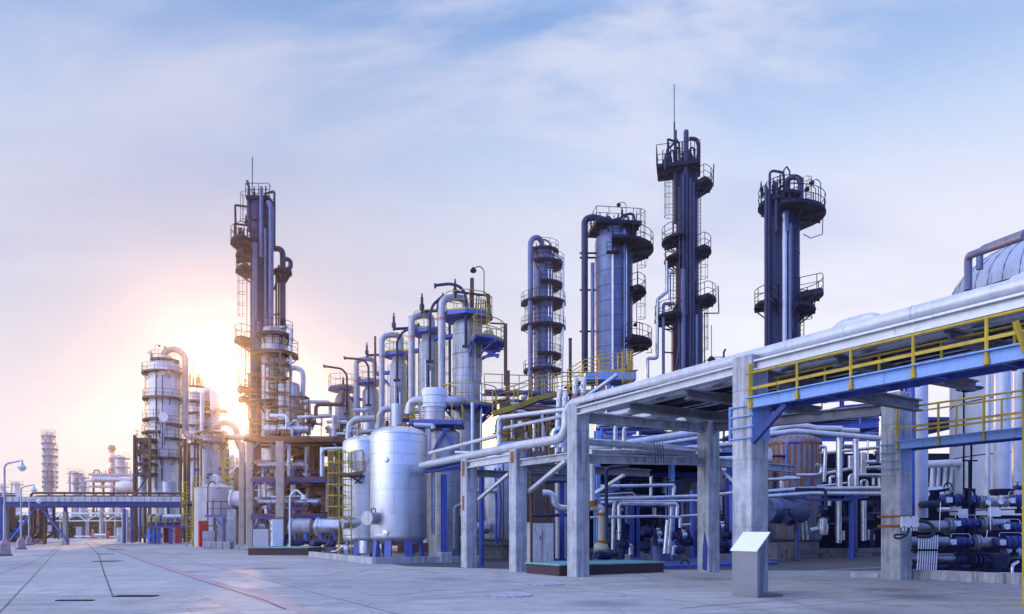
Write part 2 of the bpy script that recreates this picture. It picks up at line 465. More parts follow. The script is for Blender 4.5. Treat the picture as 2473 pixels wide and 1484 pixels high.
cr_ = t.n('ShaderNodeTexVoronoi', feature='DISTANCE_TO_EDGE', inp={'Vector': t.mapv(t.n('ShaderNodeVectorMath', operation='ADD', inp={0: tc, 1: t.n('ShaderNodeVectorMath', operation='SCALE', inp={0: t.n('ShaderNodeTexNoise', inp={'Vector': tc, 'Scale': .5, 'Detail': 5.}).outputs[1], 'Scale': 2.2}).outputs[0]}).outputs[0], (.14,.09,1)), 'Scale': 1.})
crk = t.m('MULTIPLY', t.rng(cr_.outputs['Distance'], .0, .006, 1., 0.), t.rng(n1, .42, .6))
col = t.mix(t.m('MULTIPLY', crk, .9), col, (.12,.115,.13))
col = t.mix(1., col, br.outputs['Color'], 'MULTIPLY')
oil = t.n('ShaderNodeTexVoronoi', inp={'Vector': t.mapv(tc, (.22,.22,1), (3,9,0)), 'Scale': 1., 'Randomness': 1.}).outputs['Distance']
oil = t.m('ADD', oil, t.m('MULTIPLY', t.m('SUBTRACT', n2, .5), .35))
col = t.mix(t.rng(oil, .05, .26, .8, 0.), col, (.15,.14,.155))
tr = t.noise(t.mapv(tc, (1.6, .05, 1), (2, 0, 0), (0, 0, -UANG)), 1.1, 4, .6, .2)
col = t.mix(t.m('MULTIPLY', t.rng(tr, .56, .66), t.rng(n1, .4, .6, .5, .1)), col, (.2,.19,.2))
pk = t.n('ShaderNodeTexBrick', inp={'Vector': t.mapv(rot, (1,1,1), (3.7,2.2,0)), 'Color1': (0,0,0,1), 'Color2': (1,1,1,1), 'Mortar': (0,0,0,1), 'Scale': 1., 'Mortar Size': .0, 'Brick Width': 2.9, 'Row Height': 2.3, 'Bias': -.55})
pk.offset = .37
col = t.mix(t.m('MULTIPLY', pk.outputs['Color'], .5), col, (.27,.265,.28))
t.L.new(col, b.inputs['Base Color'])
t.L.new(t.rng(n2, .3, .7, .62, .9), b.inputs['Roughness'])
bp = t.n('ShaderNodeBump', inp={'Strength': .25, 'Distance': .02, 'Height': n3}); t.L.new(bp.outputs[0], b.inputs['Normal'])
m_yard = m
g = MB(); g.add([(-330,-50,0),(230,-50,0),(230,278,0),(-330,278,0)], [(0,1,2,3)])
struct(g, 'ground', m_yard)

def strip(name, pts, wid, mat, z=.004):
    """flat painted line along points on the ground"""
    q = MB(); P = [Vector(p) for p in pts]; L = []
    for i, p in enumerate(P):
        d = (P[min(i+1, len(P)-1)]-P[max(i-1, 0)]).normalized(); s = Vector((-d.y, d.x, 0))
        w_ = wid[i] if isinstance(wid, (list, tuple)) else wid
        L += [p+s*w_/2, p-s*w_/2]
    for l in L: l.z = z
    q.add(L, [(2*i, 2*i+1, 2*i+3, 2*i+2) for i in range(len(P)-1)])
    return struct(q, name, mat)
def gp(x, y):
    d = CH*KX/(y-HY); return Vector((GX(x, d), d, 0))
def worn(name, c, keep):
    m, t, b = newmat(name)
    tc = t.n('ShaderNodeTexCoord').outputs['Object']
    n = t.noise(tc, 1.1, 6, .7); k = t.noise(t.mapv(tc, (.3,1.2,1)), 3, 5, .7)
    f = t.rng(n, .3, .75, keep, keep*.25)
    f = t.m('MULTIPLY', f, t.rng(k, .3, .7, 1., .55))
    base = t.mix(t.rng(k, .3, .7), (.29,.28,.28), (.44,.43,.42))
    t.L.new(t.mix(f, base, c), b.inputs['Base Color']); b.inputs['Roughness'].default_value = .8
    return m
m_redline = worn('worn_red_line', (.42,.17,.18), .6)
m_tealline = worn('worn_teal_line', (.22,.36,.38), .3)
m_dkline = worn('teal_line', (.14,.3,.33), .9)
m_stain = worn('damp_stain', (.2,.19,.25), .7)
m_joint = M('tar_joint', (.06,.06,.07), .9, 0, .3, None)
strip('road_marking', [gp(222,1303), gp(262,1318), gp(330,1344), gp(440,1382), gp(560,1422), gp(700,1464), gp(900,1530)], [.8,.5,.45,.4,.38,.36,.36], m_redline)
strip('road_marking', [gp(270,1334), gp(350,1366), gp(450,1402), gp(600,1462), gp(700,1500)], [.7,.8,.9,.8,.7], m_tealline, .003)
strip('road_marking', [gp(1000,1441), gp(1300,1419), gp(1560,1401), gp(1800,1387), gp(2140,1369)], [.16,.16,.17,.18,.2], m_dkline)
strip('ground_joint', [gp(205,1308), gp(238,1338), gp(252,1385), gp(272,1438)], [.08,.05,.04,.03], m_joint)
strip('ground_joint', [gp(150,1313), gp(120,1336), gp(60,1365), gp(-20,1392)], [.06,.04,.03,.03], m_joint)
strip('ground_joint', [gp(215,1306), gp(330,1350), gp(480,1401), gp(640,1450), gp(690,1472)], [.1,.04,.03,.03,.03], m_joint, .008)
strip('ground_joint', [gp(1640,1470), gp(1760,1459), gp(1960,1444), gp(2180,1438), gp(2500,1431)], [.03,.03,.025,.02,.02], m_joint, .006)
for (x, y, rx, ry, mt, z) in ((945,1421,102,16,m_stain,.005), (2010,1394,95,9,m_stain,.005), (1290,1447,55,6,m_dkline,.005)):
    q = MB(); d = CH*KX/(y-HY)
    pts = []
    for k in range(40):
        a = 2*math.pi*k/40; j = 1+.07*math.sin(3*a+x)+.05*math.sin(7*a)
        pts.append(gp(x+rx*math.cos(a)*j, y+ry*math.sin(a)*j)); pts[-1].z = z
    q.add(pts, [tuple(range(39,-1,-1))])
    if mt is m_stain: struct(q, 'ground_stain', mt)
q = MB(); q.add([(-4.5,31.5,.003),(1.5,28.3,.003),(6.,28.6,.003),(16,27.5,.003),(30,30,.003),(30,70,.003),(-10,70,.003),(-14,52,.003)], [tuple(range(8))]); struct(q, 'bay_floor_shade', M('shade_floor', (.075,.07,.08), .7, 0, .5, (.03,.03,.035), .7, bump=.2))  # dark sheet paints the shade under the rack onto the floor
# manhole rings and drains
def manhole(x, y, label):
    d = CH*KX/(y-HY); c = Vector((GX(x, d), d, 0))
    q = MB(); q.lathe([(.62,0),(.62,.02),(.56,.024),(.55,.012),(.0,.014)], c, 36)
    solo(q, 'manhole_cover', m_conc, label, 'manhole cover', 'manhole covers in the yard')
manhole(1312, 1410, 'round concrete manhole cover in the yard, the one closer to the teal plinth')
manhole(1222, 1437, 'round concrete manhole cover in the yard, on the street side of the teal line')
def drain(x0, x1, y, label, n=18, depth=.28):
    a, c = gp(x0, y), gp(x1, y)
    th = thing('drain_grate', label, 'drain', (a+c)/2, 'drain grates set in the street')
    fr = MB(); f2 = MB(); dv = Vector((0, depth, 0)); L = (c-a).length; tt = (c-a)/L
    fr.bar(a+UP*.008, c+UP*.008, .05, .02); fr.bar(a+dv+UP*.008, c+dv+UP*.008, .05, .02)
    f2.add([a+UP*.004, c+UP*.004, c+dv+UP*.004, a+dv+UP*.004], [(0,1,2,3)])
    for k in range(n+1): p = a+tt*L*k/n; fr.bar(p+UP*.007, p+dv+UP*.007, .04, .014)
    build(fr, 'frame', m_steel, th); build(f2, 'pit', m_black, th)
drain(271, 368, 1441, 'iron drain grate in the street, nearest to the bottom edge of the photo')
drain(221, 271, 1356, 'iron drain grate halfway up the street on the tar joint', 22, .8)
drain(258, 295, 1327, 'small dark drain grate farthest up the street by the red line', 8, .5)
drain(235, 272, 1338, 'dark drain slot in the street between two longer grates', 8, .3)
drain(135, 220, 1451, 'narrow drain slot in the street near the bottom left corner', 10, .12)
# ================================================================ information pedestal
pc = Vector((GX(1829,16.55), 16.55, 0))     # near front corner; the panel faces the street
pd = thing('information_pedestal', 'brushed steel information pedestal with a sloping blank top on the yard', 'pedestal', pc)
def PD(a, b_, z): return pc+U*a+W*b_+UP*z
def slab(q, P, T):
    P = [Vector(p) for p in P]; T = Vector(T); q.add(P+[p+T for p in P], [(0,1,2,3),(7,6,5,4),(0,4,5,1),(1,5,6,2),(2,6,7,3),(3,7,4,0)])
q = MB(); slab(q, [PD(.74,0,0), PD(0,0,0), PD(0,0,1.06), PD(.74,0,1.06)], W*.09); build(q, 'front_panel', m_brush, pd)
q = MB(); slab(q, [PD(.76,-.03,1.04), PD(-.02,-.03,1.04), PD(-.02,.4,1.45), PD(.76,.4,1.45)], Vector((0,0,.03))); build(q, 'top_panel', m_plate, pd)
q = MB(); slab(q, [PD(.02,.09,.0), PD(.02,.2,.0), PD(.02,.32,1.33), PD(.02,.09,1.1)], U*.7); build(q, 'support', m_brushd, pd)
q = MB(); c = PD(.22,.43,.03); q.bbox(c, (.84,.44,.06), UANG, .012); build(q, 'foot_plate', m_brushd, pd)

# ================================================================ concrete columns of the pipe rack
Ap, Bp, Cp, Dp = Vector((5.73,17.8,0)), Vector((2.18,24.4,0)), Vector((.22,27.3,0)), Vector((-1.78,30.5,0))
Ep, Fp = Vector((12.0,23.1,0)), Vector((7.22,27.2,0))
def column(p, w, h, label, group='concrete columns of the pipe rack', mat=None, notch=True):
    th = thing('concrete_column', label, 'column', p, group)
    q = MB()
    zs = [0]; z = 0
    while z < h-.3: z = min(z+1.55+.1*rng.random(), h); zs.append(z)
    if h-zs[-1] > .01: zs.append(h)
    for i, (z0, z1) in enumerate(zip(zs, zs[1:])):
        g = .0 if i == 0 else .008
        q.bbox((p.x, p.y, (z0+g+z1)/2), (w, w, z1-z0-g), UANG, .025)
        if i: q.box((p.x, p.y, z0+.002), (w-.02, w-.02, .03), UANG)
    build(q, 'shaft', mat or m_conc, th)
    return th
colA = column(Ap, .60, 5.68, 'tall concrete column with pale blue steel jacket behind the pedestal')
colB = column(Bp, .54, 5.69, 'tall concrete column beside the rising white pipe elbow, on the teal plinth corner')
colC = column(Cp, .50, 4.5, 'shorter concrete column with one rusty plate near its top')
colD = column(Dp, .50, 4.47, 'shorter concrete column with two rusty plates on its street face')
colF = column(Fp, .58, 5.9, 'inner concrete column with a blue paint stain near its foot')
colE = column(Ep, .64, 5.8, 'concrete column carrying the white junction box')
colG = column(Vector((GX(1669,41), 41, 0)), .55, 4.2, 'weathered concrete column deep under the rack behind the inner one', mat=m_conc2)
def plate_on(colo, p, w, z0, z1, mat, name='rusty_plate', face=-1, ww=None, sh=0.):
    q = MB(); c = Vector(p) + (W*face)*(w/2+.006) + U*sh
    q.box((c.x, c.y, (z0+z1)/2), (.02, ww or w*.42, z1-z0), UANG); build(q, name, mat, colo)
plate_on(colC, Cp, .50, 4.0, 4.42, m_rust)
plate_on(colD, Dp, .50, 3.75, 4.37, m_rust)
plate_on(colD, Dp, .50, 2.35, 2.95, m_rust, ww=.17)
# steel jacket with straps on column A
q = MB(); z0, z1 = ZY(1062, 17.6), ZY(978, 17.6)
c = Ap - U*(.30+.012)
q.box((c.x, c.y, (z0+z1)/2), (.62, .024, z1-z0), UANG)
build(q, 'steel_jacket', m_lblue, colA)
q = MB()
for z in (z0+.04, z0+.3, z0+.56, z1-.03):
    c = Ap - W*(.30+.03); q.bar(c-U*.34+UP*z, c+U*.34+UP*z, .05, .03)
    c2 = Ap - U*(.30+.05); q.bar(c2+W*-.33+UP*z, c2+W*-.26+UP*z, .03, .05)
c = Ap - W*.33 + U*.33; q.bar(c+UP*(z0-.02), c+UP*(z1), .05, .05)
build(q, 'strap', m_lblue, colA)
# blue stain on F, jacket on E
q = MB(); c = Fp - W*.292 - U*.1
q.add([c+U*.12+UP*.1, c-U*.12+UP*.05, c-U*.16+UP*.9, c+U*.0+UP*1.55, c+U*.1+UP*.9], [(0,1,2,3,4)])
build(q, 'paint_stain', m_navy, colF)
z0, z1 = ZY(1135, 22.9), ZY(1062, 22.9)
q = MB(); c = Ep - U*(.32+.012) - W*.02; q.box((c.x, c.y, (z0+z1)/2), (.36, .024, z1-z0), UANG); build(q, 'steel_jacket', m_lblue, colE)
q = MB()
for z in (z0+.06, z0+.3, z0+.55, z0+.8):
    c = Ep - W*(.32+.025); q.bar(c-U*.36+UP*z, c+U*.36+UP*z, .05, .03)
build(q, 'strap', m_lblue, colE)
q = MB()
for z in (ZY(1270, 22.9), ZY(1247, 22.9)):
    c = Ep - W*(.32+.03); q.bar(c-U*.4+UP*z, c+U*.4+UP*z, .05, .07)
    c = Ep - U*(.32+.03); q.bar(c-W*.4+UP*z, c+W*.36+UP*z, .05, .07)
build(q, 'clamp_band', m_rust, colE)

# ================================================================ beams
def beam(p0, p1, h, w_, mat, label, group=None, name='rack_beam'):
    q = MB(); q.ibeam(p0, p1, h, w_, .045, .04); return solo(q, name, mat, label, 'beam', group, org=p0)
fo = -.12   # the outer beams stand a little proud towards the street
beam(off(Bp,-.29,fo,5.4), off(Ap,.32,fo,5.4), .25, .26, m_rackp, 'white painted beam along the rack top between the two tall street columns')
beam(off(Ap,-.32,fo,5.4), off(Ap,-15,fo,5.4), .25, .26, m_rackp, 'white painted beam along the rack top above the upper yellow railing')
beam(off(Cp,.27,-.1,4.22), off(Dp,-.27,-.1,4.22), .3, .22, m_rackp, 'short white beam between the two columns with rusty plates')
beam(off(Bp,.28,.0,4.0), off(Cp,-.27,0,4.0), .26, .2, m_conc, 'low grey beam between the short and the tall concrete column')
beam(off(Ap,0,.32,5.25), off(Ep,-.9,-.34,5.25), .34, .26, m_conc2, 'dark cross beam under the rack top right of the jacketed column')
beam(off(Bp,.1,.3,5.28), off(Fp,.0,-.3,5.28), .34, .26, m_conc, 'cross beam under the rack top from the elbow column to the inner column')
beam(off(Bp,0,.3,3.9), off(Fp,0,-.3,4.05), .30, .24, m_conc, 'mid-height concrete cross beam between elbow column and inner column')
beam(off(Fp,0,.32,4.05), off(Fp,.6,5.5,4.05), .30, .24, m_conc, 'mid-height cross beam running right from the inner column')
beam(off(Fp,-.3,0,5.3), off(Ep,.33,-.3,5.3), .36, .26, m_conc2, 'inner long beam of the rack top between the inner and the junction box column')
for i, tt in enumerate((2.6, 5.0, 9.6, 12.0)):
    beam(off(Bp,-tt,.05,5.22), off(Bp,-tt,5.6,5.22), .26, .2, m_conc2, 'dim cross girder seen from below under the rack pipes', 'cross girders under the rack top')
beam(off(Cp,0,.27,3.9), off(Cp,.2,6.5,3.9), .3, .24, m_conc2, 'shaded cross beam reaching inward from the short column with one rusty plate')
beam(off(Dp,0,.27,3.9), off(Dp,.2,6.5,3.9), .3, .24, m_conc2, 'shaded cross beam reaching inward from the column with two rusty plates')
# diagonal braces
def brace(p0, p1, w_, mat, label, cat='brace', group=None):
    q = MB(); q.bar(p0, p1, w_, w_*.8); return solo(q, 'diagonal_brace', mat, label, cat, group, org=p0)
brace(V(1156,1206,30.2), V(1229,1144,27.6), .13, m_rackp, 'white diagonal brace between the two short concrete columns')
brace(V(1276,1188,27.4), V(1368,1112,24.7), .15, m_rackp, 'white diagonal brace rising to the tall elbow column')
brace(V(1736,1130,27.6), V(1778,1168,27.2), .12, m_rackp, 'white diagonal brace dropping right from the inner column')
brace(V(1438,1190,30), V(1506,1147,29), .14, m_rackp, 'white diagonal brace in the dark bay right of the elbow column')

# ================================================================ rack pipes
def pipe(pts, r, mat, label, cat='pipe', bend=None, group=None, seam=1.0, name='pipe', seg=12):
    q = MB(); q.tube(pts, r, seg, bend if bend is not None else r*2.2, True, seam)
    return solo(q, name, mat, label, cat, group, org=pts[0])
zt = 5.71
pipe([off(Ap,-15,-.1,zt), off(Bp,-.5,-.1,zt), off(Bp,.55,-.1,zt), off(Bp,.55,-.1,4.62), off(Cp,0,.0,4.64), off(Dp,4.7,-.05,4.55)], .165, m_rackp,
     'thick white pipe running along the rack top and stepping down at the elbow column', bend=.5, seam=1.4)
pipe([off(Ap,-15,.62,zt-.02), off(Bp,-.4,.6,zt-.02), off(Bp,.6,.56,zt), off(Bp,.6,.56,4.55), off(Bp,.2,2.2,4.5), off(Fp,.2,-.5,4.45)], .13, m_alup,
     'silver pipe beside the thick white rack pipe, turning inward below the elbow', bend=.4, seam=1.1)
for i, (s, r, t1, lab) in enumerate(((1.1,.13,-.2,'first'), (1.6,.2,-1.0,'second'), (2.2,.14,.8,'third'), (2.75,.22,-.6,'fourth'), (3.4,.17,1.2,'fifth'), (3.95,.15,.4,'sixth'), (4.6,.24,-.4,'seventh'), (5.3,.16,.9,'eighth'))):
    pipe([off(Ap,-15,s,zt-.1), off(Bp,t1,s,zt-.1)], r, m_rackp if i % 2 else m_alup,
         lab+' of the long pipes seen from below on the rack top, counted from the street', group='long pipes on the rack top', seam=1.6)
pipe([V(1038,1094,33), V(1205,1051,29.2), V(1205,1008,29.2), V(1372,988,26.5)], .085, m_rackp, 'slim white pipe rising in a step above the short columns', bend=.22)
pipe([V(1205,1050,29.15), V(1205,1075,29.1)], .085, m_rackp, 'short upright white pipe stub joining the two stepped pipes')
pipe([V(1218,1034,29.5), V(1372,1002,26.9)], .075, m_rackp, 'slim white pipe just under the stepped pipe left of the elbow')
pipe([V(1100,1092,34), V(1262,1096,32.5)], .07, m_rackp, 'short level white pipe above the short columns')
pipe([V(1425,1092,25.4), V(1560,1090,27), V(1690,1096,28.3)], .11, m_alup, 'silver pipe lying on the mid-height cross beam')
pipe([V(1486,1090,28), V(1486,1027,28), V(1570,1010,26.5)], .085, m_rackp, 'white pipe bend standing on the mid-height beam right of the elbow column')
pipe([V(1508,1090,28.4), V(1508,1030,28.4), V(1560,1021,27.6)], .085, m_rackp, 'second white pipe bend standing on the mid-height beam')
pipe([V(1424,1085,30), V(1690,1043,31)], .15, m_rackp, 'white square-looking duct pipe slanting between elbow and inner columns', seam=2)
pipe([V(1500,1086,33), V(1688,1058,34)], .1, m_alup, 'silver pipe behind the slanting white duct')
pipe([V(1520,1094,34), V(1775,1072,35)], .12, m_alup, 'long silver pipe crossing behind the inner column at mid height')
pipe([V(1736,1108,31), V(1778,1106,31.2)], .1, m_alup, 'short silver pipe at mid height right of the inner column')
pipe([V(1680,985,28), V(1620,1004,27), V(1552,1018,26.5)], .1, m_rackp, 'white pipe with a blunt end under the rack top near the inner column')
q = MB()
for a_, b_ in ((1.2,2.3),(2.6,3.8),(4.2,5.4)):
    p0_, p1_ = off(Bp,-1.5,(a_+b_)/2,5.43), off(Ap,-15,(a_+b_)/2,5.43); q.bar(p0_, p1_, b_-a_, .03)
solo(q, 'shade_grating', m_steel, 'added dark grating strips shading the bay under the long pipes of the rack top', 'grating')  # strips added to darken the open rack underside and shade the bays
# pipe humps that rise over the rack edge
for (x, y, d, rr, lab) in ((2012, 796, 20.5, .2, 'silver pipe bend humping above the rack edge, on the left'), (2424, 689, 16.2, .17, 'silver pipe bend humping above the rack edge by the big domed tank')):
    c = V(x, y, d)
    pipe([c-UP*.9, c, c-U*1.3, c-U*1.5-UP*.5], rr, m_rackp, lab, bend=.4, seam=.25)
# thin pipe with hanger clips along the rack ledge
q = MB(); 
for k in range(26):
    p = off(Bp,-.9-.25*k,-.24,5.55); q.bar(p, p+UP*.06, .02)
q.tube([off(Bp,-.4,-.24,5.6), off(Bp,-7,-.24,5.6)], .02, 6)
solo(q, 'tracing_line', m_dkpipe, 'thin clipped tracing line along the rack ledge right of the elbow', 'pipe')
# the bundle of thin conduits hanging behind the mid beam
for k in range(4):
    x = 1584+k*6.5
    pipe([V(x,1118,25.6), V(x-4,1068,25.8)], .016, m_dkpipe, 'thin dark conduit of the bundle crossing the mid-height beam', 'conduit', group='thin conduits over the mid beam', seam=0, seg=6, name='conduit')
# blue bracket frame left of column D
th = thing('support_frame', 'blue steel bracket frame on a post under the left end of the white pipe', 'support frame', (GX(1072,35.4), 35.4, 0))
pb = Vector((GX(1072,35.4), 35.4, 0))
q = MB(); q.bbox(pb+UP*.24, (.62,.62,.48), UANG, .03); build(q, 'footing', m_conc, th)
q = MB(); q.ibeam(pb+UP*.48, pb+UP*4.2, .22, .22); build(q, 'post', m_blue, th)
q = MB(); q.ibeam(V(1030,1137,35.2), V(1114,1119,31.8), .2, .2); q.ibeam(V(1040,1137,36.2), V(1114,1131,33.5), .16, .16)
build(q, 'beam', m_blue, th)

# ================================================================ blue walkways with yellow rails
def walkway(nm, p, t0, t1, s0, z, label, wid=.85, back=True, rh=.68, step=1.3):
    th = thing(nm, label, 'walkway', off(p,t0,s0,z))
    q = MB(); a, b_ = off(p,t0,s0,z), off(p,t1,s0,z)
    q.bar(a, b_, .05, .26); q.bar(a-W*.06+UP*.11, b_-W*.06+UP*.11, .12, .025); q.bar(a+W*.05-UP*.12, b_+W*.05-UP*.12, .14, .02)
    build(q, 'side_beam', m_lblue, th)
    q = MB(); q.bar(a+W*(wid/2+.02)+UP*.05, b_+W*(wid/2+.02)+UP*.05, wid, .04); 
    L = abs(t1-t0); sg = 1 if t1 > t0 else -1
    for k in range(int(L/1.2)): c = off(p,t0+sg*(.6+1.2*k),s0,z-.04); q.bar(c+W*.03, c+W*wid, .06, .1)
    build(q, 'deck', m_blue, th)
    q = MB(); a2, b2 = off(p,t0,s0+wid,z), off(p,t1,s0+wid,z); q.bar(a2, b2, .05, .24); build(q, 'side_beam', m_blue, th)
    def rl(s, name, thick):
        q = MB(); n = int(L/step)
        for k in range(n+1):
            c = off(p,t0+sg*(.12+step*k),s,z)
            q.tube([c-UP*.12, c+UP*rh], .034*thick, 8); q.lathe([(.05*thick,-.13),(.05*thick,-.02)], c, 8)
        i0, i1 = off(p,t0,s,z), off(p,t0+sg*(.12+step*n),s,z)
        q.tube([i0+UP*rh, i1+UP*rh], .03*thick, 8)
        q.bar(i0+UP*rh*.46, i1+UP*rh*.48, .03, .065*thick)
        build(q, name, m_yel, th)
    rl(s0-.05, 'handrail', 1.)
    if back: rl(s0+wid+.04, 'handrail', .85)
    return th
wk = walkway('walkway', Ap, -.25, -14, -.36, ZY(975,17.6)-.02, 'pale blue walkway beam with yellow railing right below the rack top')
q = MB(); q.bar(off(Ap,-.3,-.25,3.6), off(Ap,-1.25,-.25,4.35), .1, .12); build(q, 'brace', m_navy, wk)
q = MB(); q.bar(off(Ap,-.36,-.4,4.35), off(Ap,-.36,-.4,5.4), .09, .09); build(q, 'end_post', m_yel, wk)
walkway('walkway', Ep, -.2, -14, -.42, ZY(1076,22.8), 'lower blue walkway with thin yellow rails starting at the junction box column', rh=1.1, step=1.25)
q = MB(); p = Vector((GX(2473,14.9), 14.9, 0)); q.bar(p, p+UP*4.7, .05, .05, up=W)
q.box(p+UP*.01, (.2,.2,.02)); solo(q, 'yellow_post', m_yel, 'thin yellow upright post at the right edge of the photo', 'post')
# leaning yellow rail at the far right of the upper walkway
q = MB(); q.bar(V(2452,775,12.2), V(2478,852,12.2), .07, .07); solo(q, 'yellow_stay', m_yel, 'leaning yellow stay at the right end of the upper walkway', 'stay')

# ================================================================ junction box, conduits, cable loop
jb = V(2197, 1260, 22.3)
th = thing('junction_box', 'white rectangular junction box bolted to the front of the concrete column', 'junction box', jb)
q = MB(); q.box(jb, (.5,.16,.33)); build(q, 'box', m_pale, th)
q = MB()
for sx_ in (-.22,0,.22):
    for sz_ in (-.14,.14): q.lathe([(.018,0),(.018,.012)], jb+Vector((sx_,-.08,sz_)), 8, axis=(0,-1,0))
build(q, 'bolt', m_steel, th)
for k in range(6):
    q = MB(); q.lathe([(.03,0),(.03,.09),(.02,.1)], jb+Vector((-.2+.08*k,0,-.27)), 8); build(q, 'gland', m_alup, th)
for k in range(9):
    x = 2216+k*5.6
    pipe([V(x+4,1292,22.6), V(x+2,1330,22.6), V(x-1,1376,22.6)], .022, m_alup, 'upright thin silver conduit of the bank beside the junction box column', 'conduit', group='bank of silver conduits', seam=0, seg=8, name='conduit')
q = MB(); q.bar(V(2200,1328,22.55), V(2275,1328,22.55), .04, .06); solo(q, 'conduit_clamp', m_steel, 'level dark clamp bar across the bank of silver conduits', 'clamp bar')
pipe([V(2220,1257,22.2), V(2245,1262,22.2), V(2259,1280,22.2), V(2250,1296,22.2), V(2215,1296,22.3)], .05, m_black, 'thick black cable curving out of the junction box', 'cable', bend=.25, seam=0, name='cable')
pipe([V(2195,1275,22.2), V(2190,1292,22.2), V(2172,1301,22.2), V(2160,1298,22.2), V(2160,1291,22.2), V(2185,1290,22.2)], .03, m_black, 'black cable loop hanging left of the junction box', 'cable', bend=.15, seam=0, name='cable')

# ================================================================ low walls and plinths
def lowwall(pts, w_, h, mat, label, name='low_wall', cat='low wall'):
    q = MB()
    for a, b_ in zip(pts, pts[1:]): q.bar(Vector(a)+UP*h/2, Vector(b_)+UP*h/2, w_, h)
    return solo(q, name, mat, label, cat)
def GPV(x, y): return gp(x, y)
lowwall([gp(2056,1393), gp(2134,1396)], .25, .16, m_conc, 'short low concrete kerb left of the junction box column')
lowwall([gp(2200,1397), gp(2480,1412)], .25, .3, m_conc, 'rust streaked low concrete wall under the valve manifold')
# teal topped plinth at column B
def plinth(p0, lu, lw, h, label, topm, sidem):
    th = thing('plinth', label, 'plinth', p0)
    c = off(p0, lu/2, lw/2)
    q = MB(); q.bbox((c.x,c.y,h/2), (lw,lu,h), UANG, .02); build(q, 'base', sidem, th)
    q = MB(); q.bbox((c.x,c.y,h+.025), (lw+.06,lu+.06,.05), UANG, .01); build(q, 'top_slab', topm, th)
    return th
plinth(off(Bp,.45,-.45), 2.1, 4.6, .34, 'teal topped dark red plinth wrapped round the elbow column', m_teal, m_dkred)
q = MB(); c = V(1600,1349,33); c.z = .06; q.bbox(off(c,0,0,.08), (8,6,.16), UANG, .02)
solo(q, 'painted_floor', m_blue, 'blue painted raised floor slab in the dark bay under the rack', 'floor slab')
lowwall([gp(1566,1374), gp(1690,1366)], .25, .22, m_conc2, 'low kerb along the bay between elbow and inner columns')
lowwall([gp(1736,1366), gp(1890,1358)], .25, .2, m_conc2, 'low kerb right of the inner column behind the pedestal')
lowwall([gp(1893,1350), gp(2134,1342)], .35, .5, m_brick, 'low pale brick wall beneath the pipes in the right bay')
# wheel leaning on the kerb
q = MB(); c = V(1654,1361,30); q.ring(c, .16, .05, axis=(.2,1,0)); solo(q, 'hose_wheel', m_black, 'small black wheel leaning on the kerb by the inner column', 'wheel')
# ================================================================ generic plant fittings
def valve(c, ax, r, label, body=None, wheel=True, group='valves'):
    """gate valve on a pipe: body, two flanges, yoke and handwheel"""
    c = Vector(c); ax = Vector(ax).normalized()
    th = thing('gate_valve', label, 'valve', c, group)
    q = MB(); q.lathe([(r*.9,-r*1.6),(r*1.25,-r*.6),(r*1.25,r*.6),(r*.9,r*1.6)], c, 14, axis=ax)
    q.lathe([(r*.8,0),(r*.7,r*1.7),(r*.9,r*1.75),(r*.9,r*2.0)], c, 12); build(q, 'body', body or m_dkpipe, th)
    for g in (-1, 1):
        q = MB(); q.lathe([(r*1.7,-.02-r*.12),(r*1.7,.02+r*.12)], c+ax*r*1.7*g, 16, axis=ax); build(q, 'flange', m_dkpipe, th)
    q = MB(); q.tube([c+UP*r*1.9, c+UP*r*4.4], r*.16, 8)
    for g in (-1, 1): q.bar(c+UP*r*1.9+ax*r*.5*g, c+UP*r*3.5+ax*r*.3*g, r*.18)
    build(q, 'yoke', m_steel, th)
    if wheel:
        q = MB(); q.ring(c+UP*r*4.1, r*1.5, r*.13, seg=18)
        for k in range(3): a = k*math.pi/3; v = Vector((math.cos(a), math.sin(a), 0))*r*1.5; q.tube([c+UP*r*4.1-v, c+UP*r*4.1+v], r*.09, 5)
        build(q, 'handwheel', m_steel, th)
    return th
def pump(c, ang, label, s=1., group='pumps'):
    c = Vector(c); ca, sa = math.cos(ang), math.sin(ang); ax = Vector((ca, sa, 0)); px = Vector((-sa, ca, 0))
    th = thing('pump', label, 'pump', c, group)
    q = MB(); q.bbox(c+UP*.15*s, (1.5*s,.6*s,.3*s), ang, .03); build(q, 'base', m_conc2, th)
    q = MB(); q.lathe([(.0,-.42*s),(.16*s,-.42*s),(.22*s,-.36*s),(.22*s,.3*s),(.14*s,.38*s),(.0,.38*s)], c-ax*.35*s+UP*.56*s, 16, axis=ax)
    for k in range(7): q.lathe([(.24*s,-.012),(.24*s,.012)], c-ax*(.6-.08*k)*s+UP*.56*s, 16, axis=ax)
    build(q, 'motor', m_act, th)
    q = MB(); q.lathe([(.0,-.1*s),(.28*s,-.1*s),(.32*s,-.05*s),(.32*s,.08*s),(.2*s,.14*s),(.0,.14*s)], c+ax*.45*s+UP*.56*s, 18, axis=ax)
    q.tube([c+ax*.45*s+UP*.56*s, c+ax*.45*s+UP*1.05*s], .1*s, 10); q.lathe([(.17*s,0),(.17*s,.05*s)], c+ax*.45*s+UP*1.05*s, 14)
    build(q, 'casing', m_dkpipe, th)
    q = MB(); q.lathe([(.06*s,0),(.06*s,.5*s)], c+ax*.0*s+UP*.56*s, 8, axis=ax); build(q, 'coupling', m_steel, th)
    return th
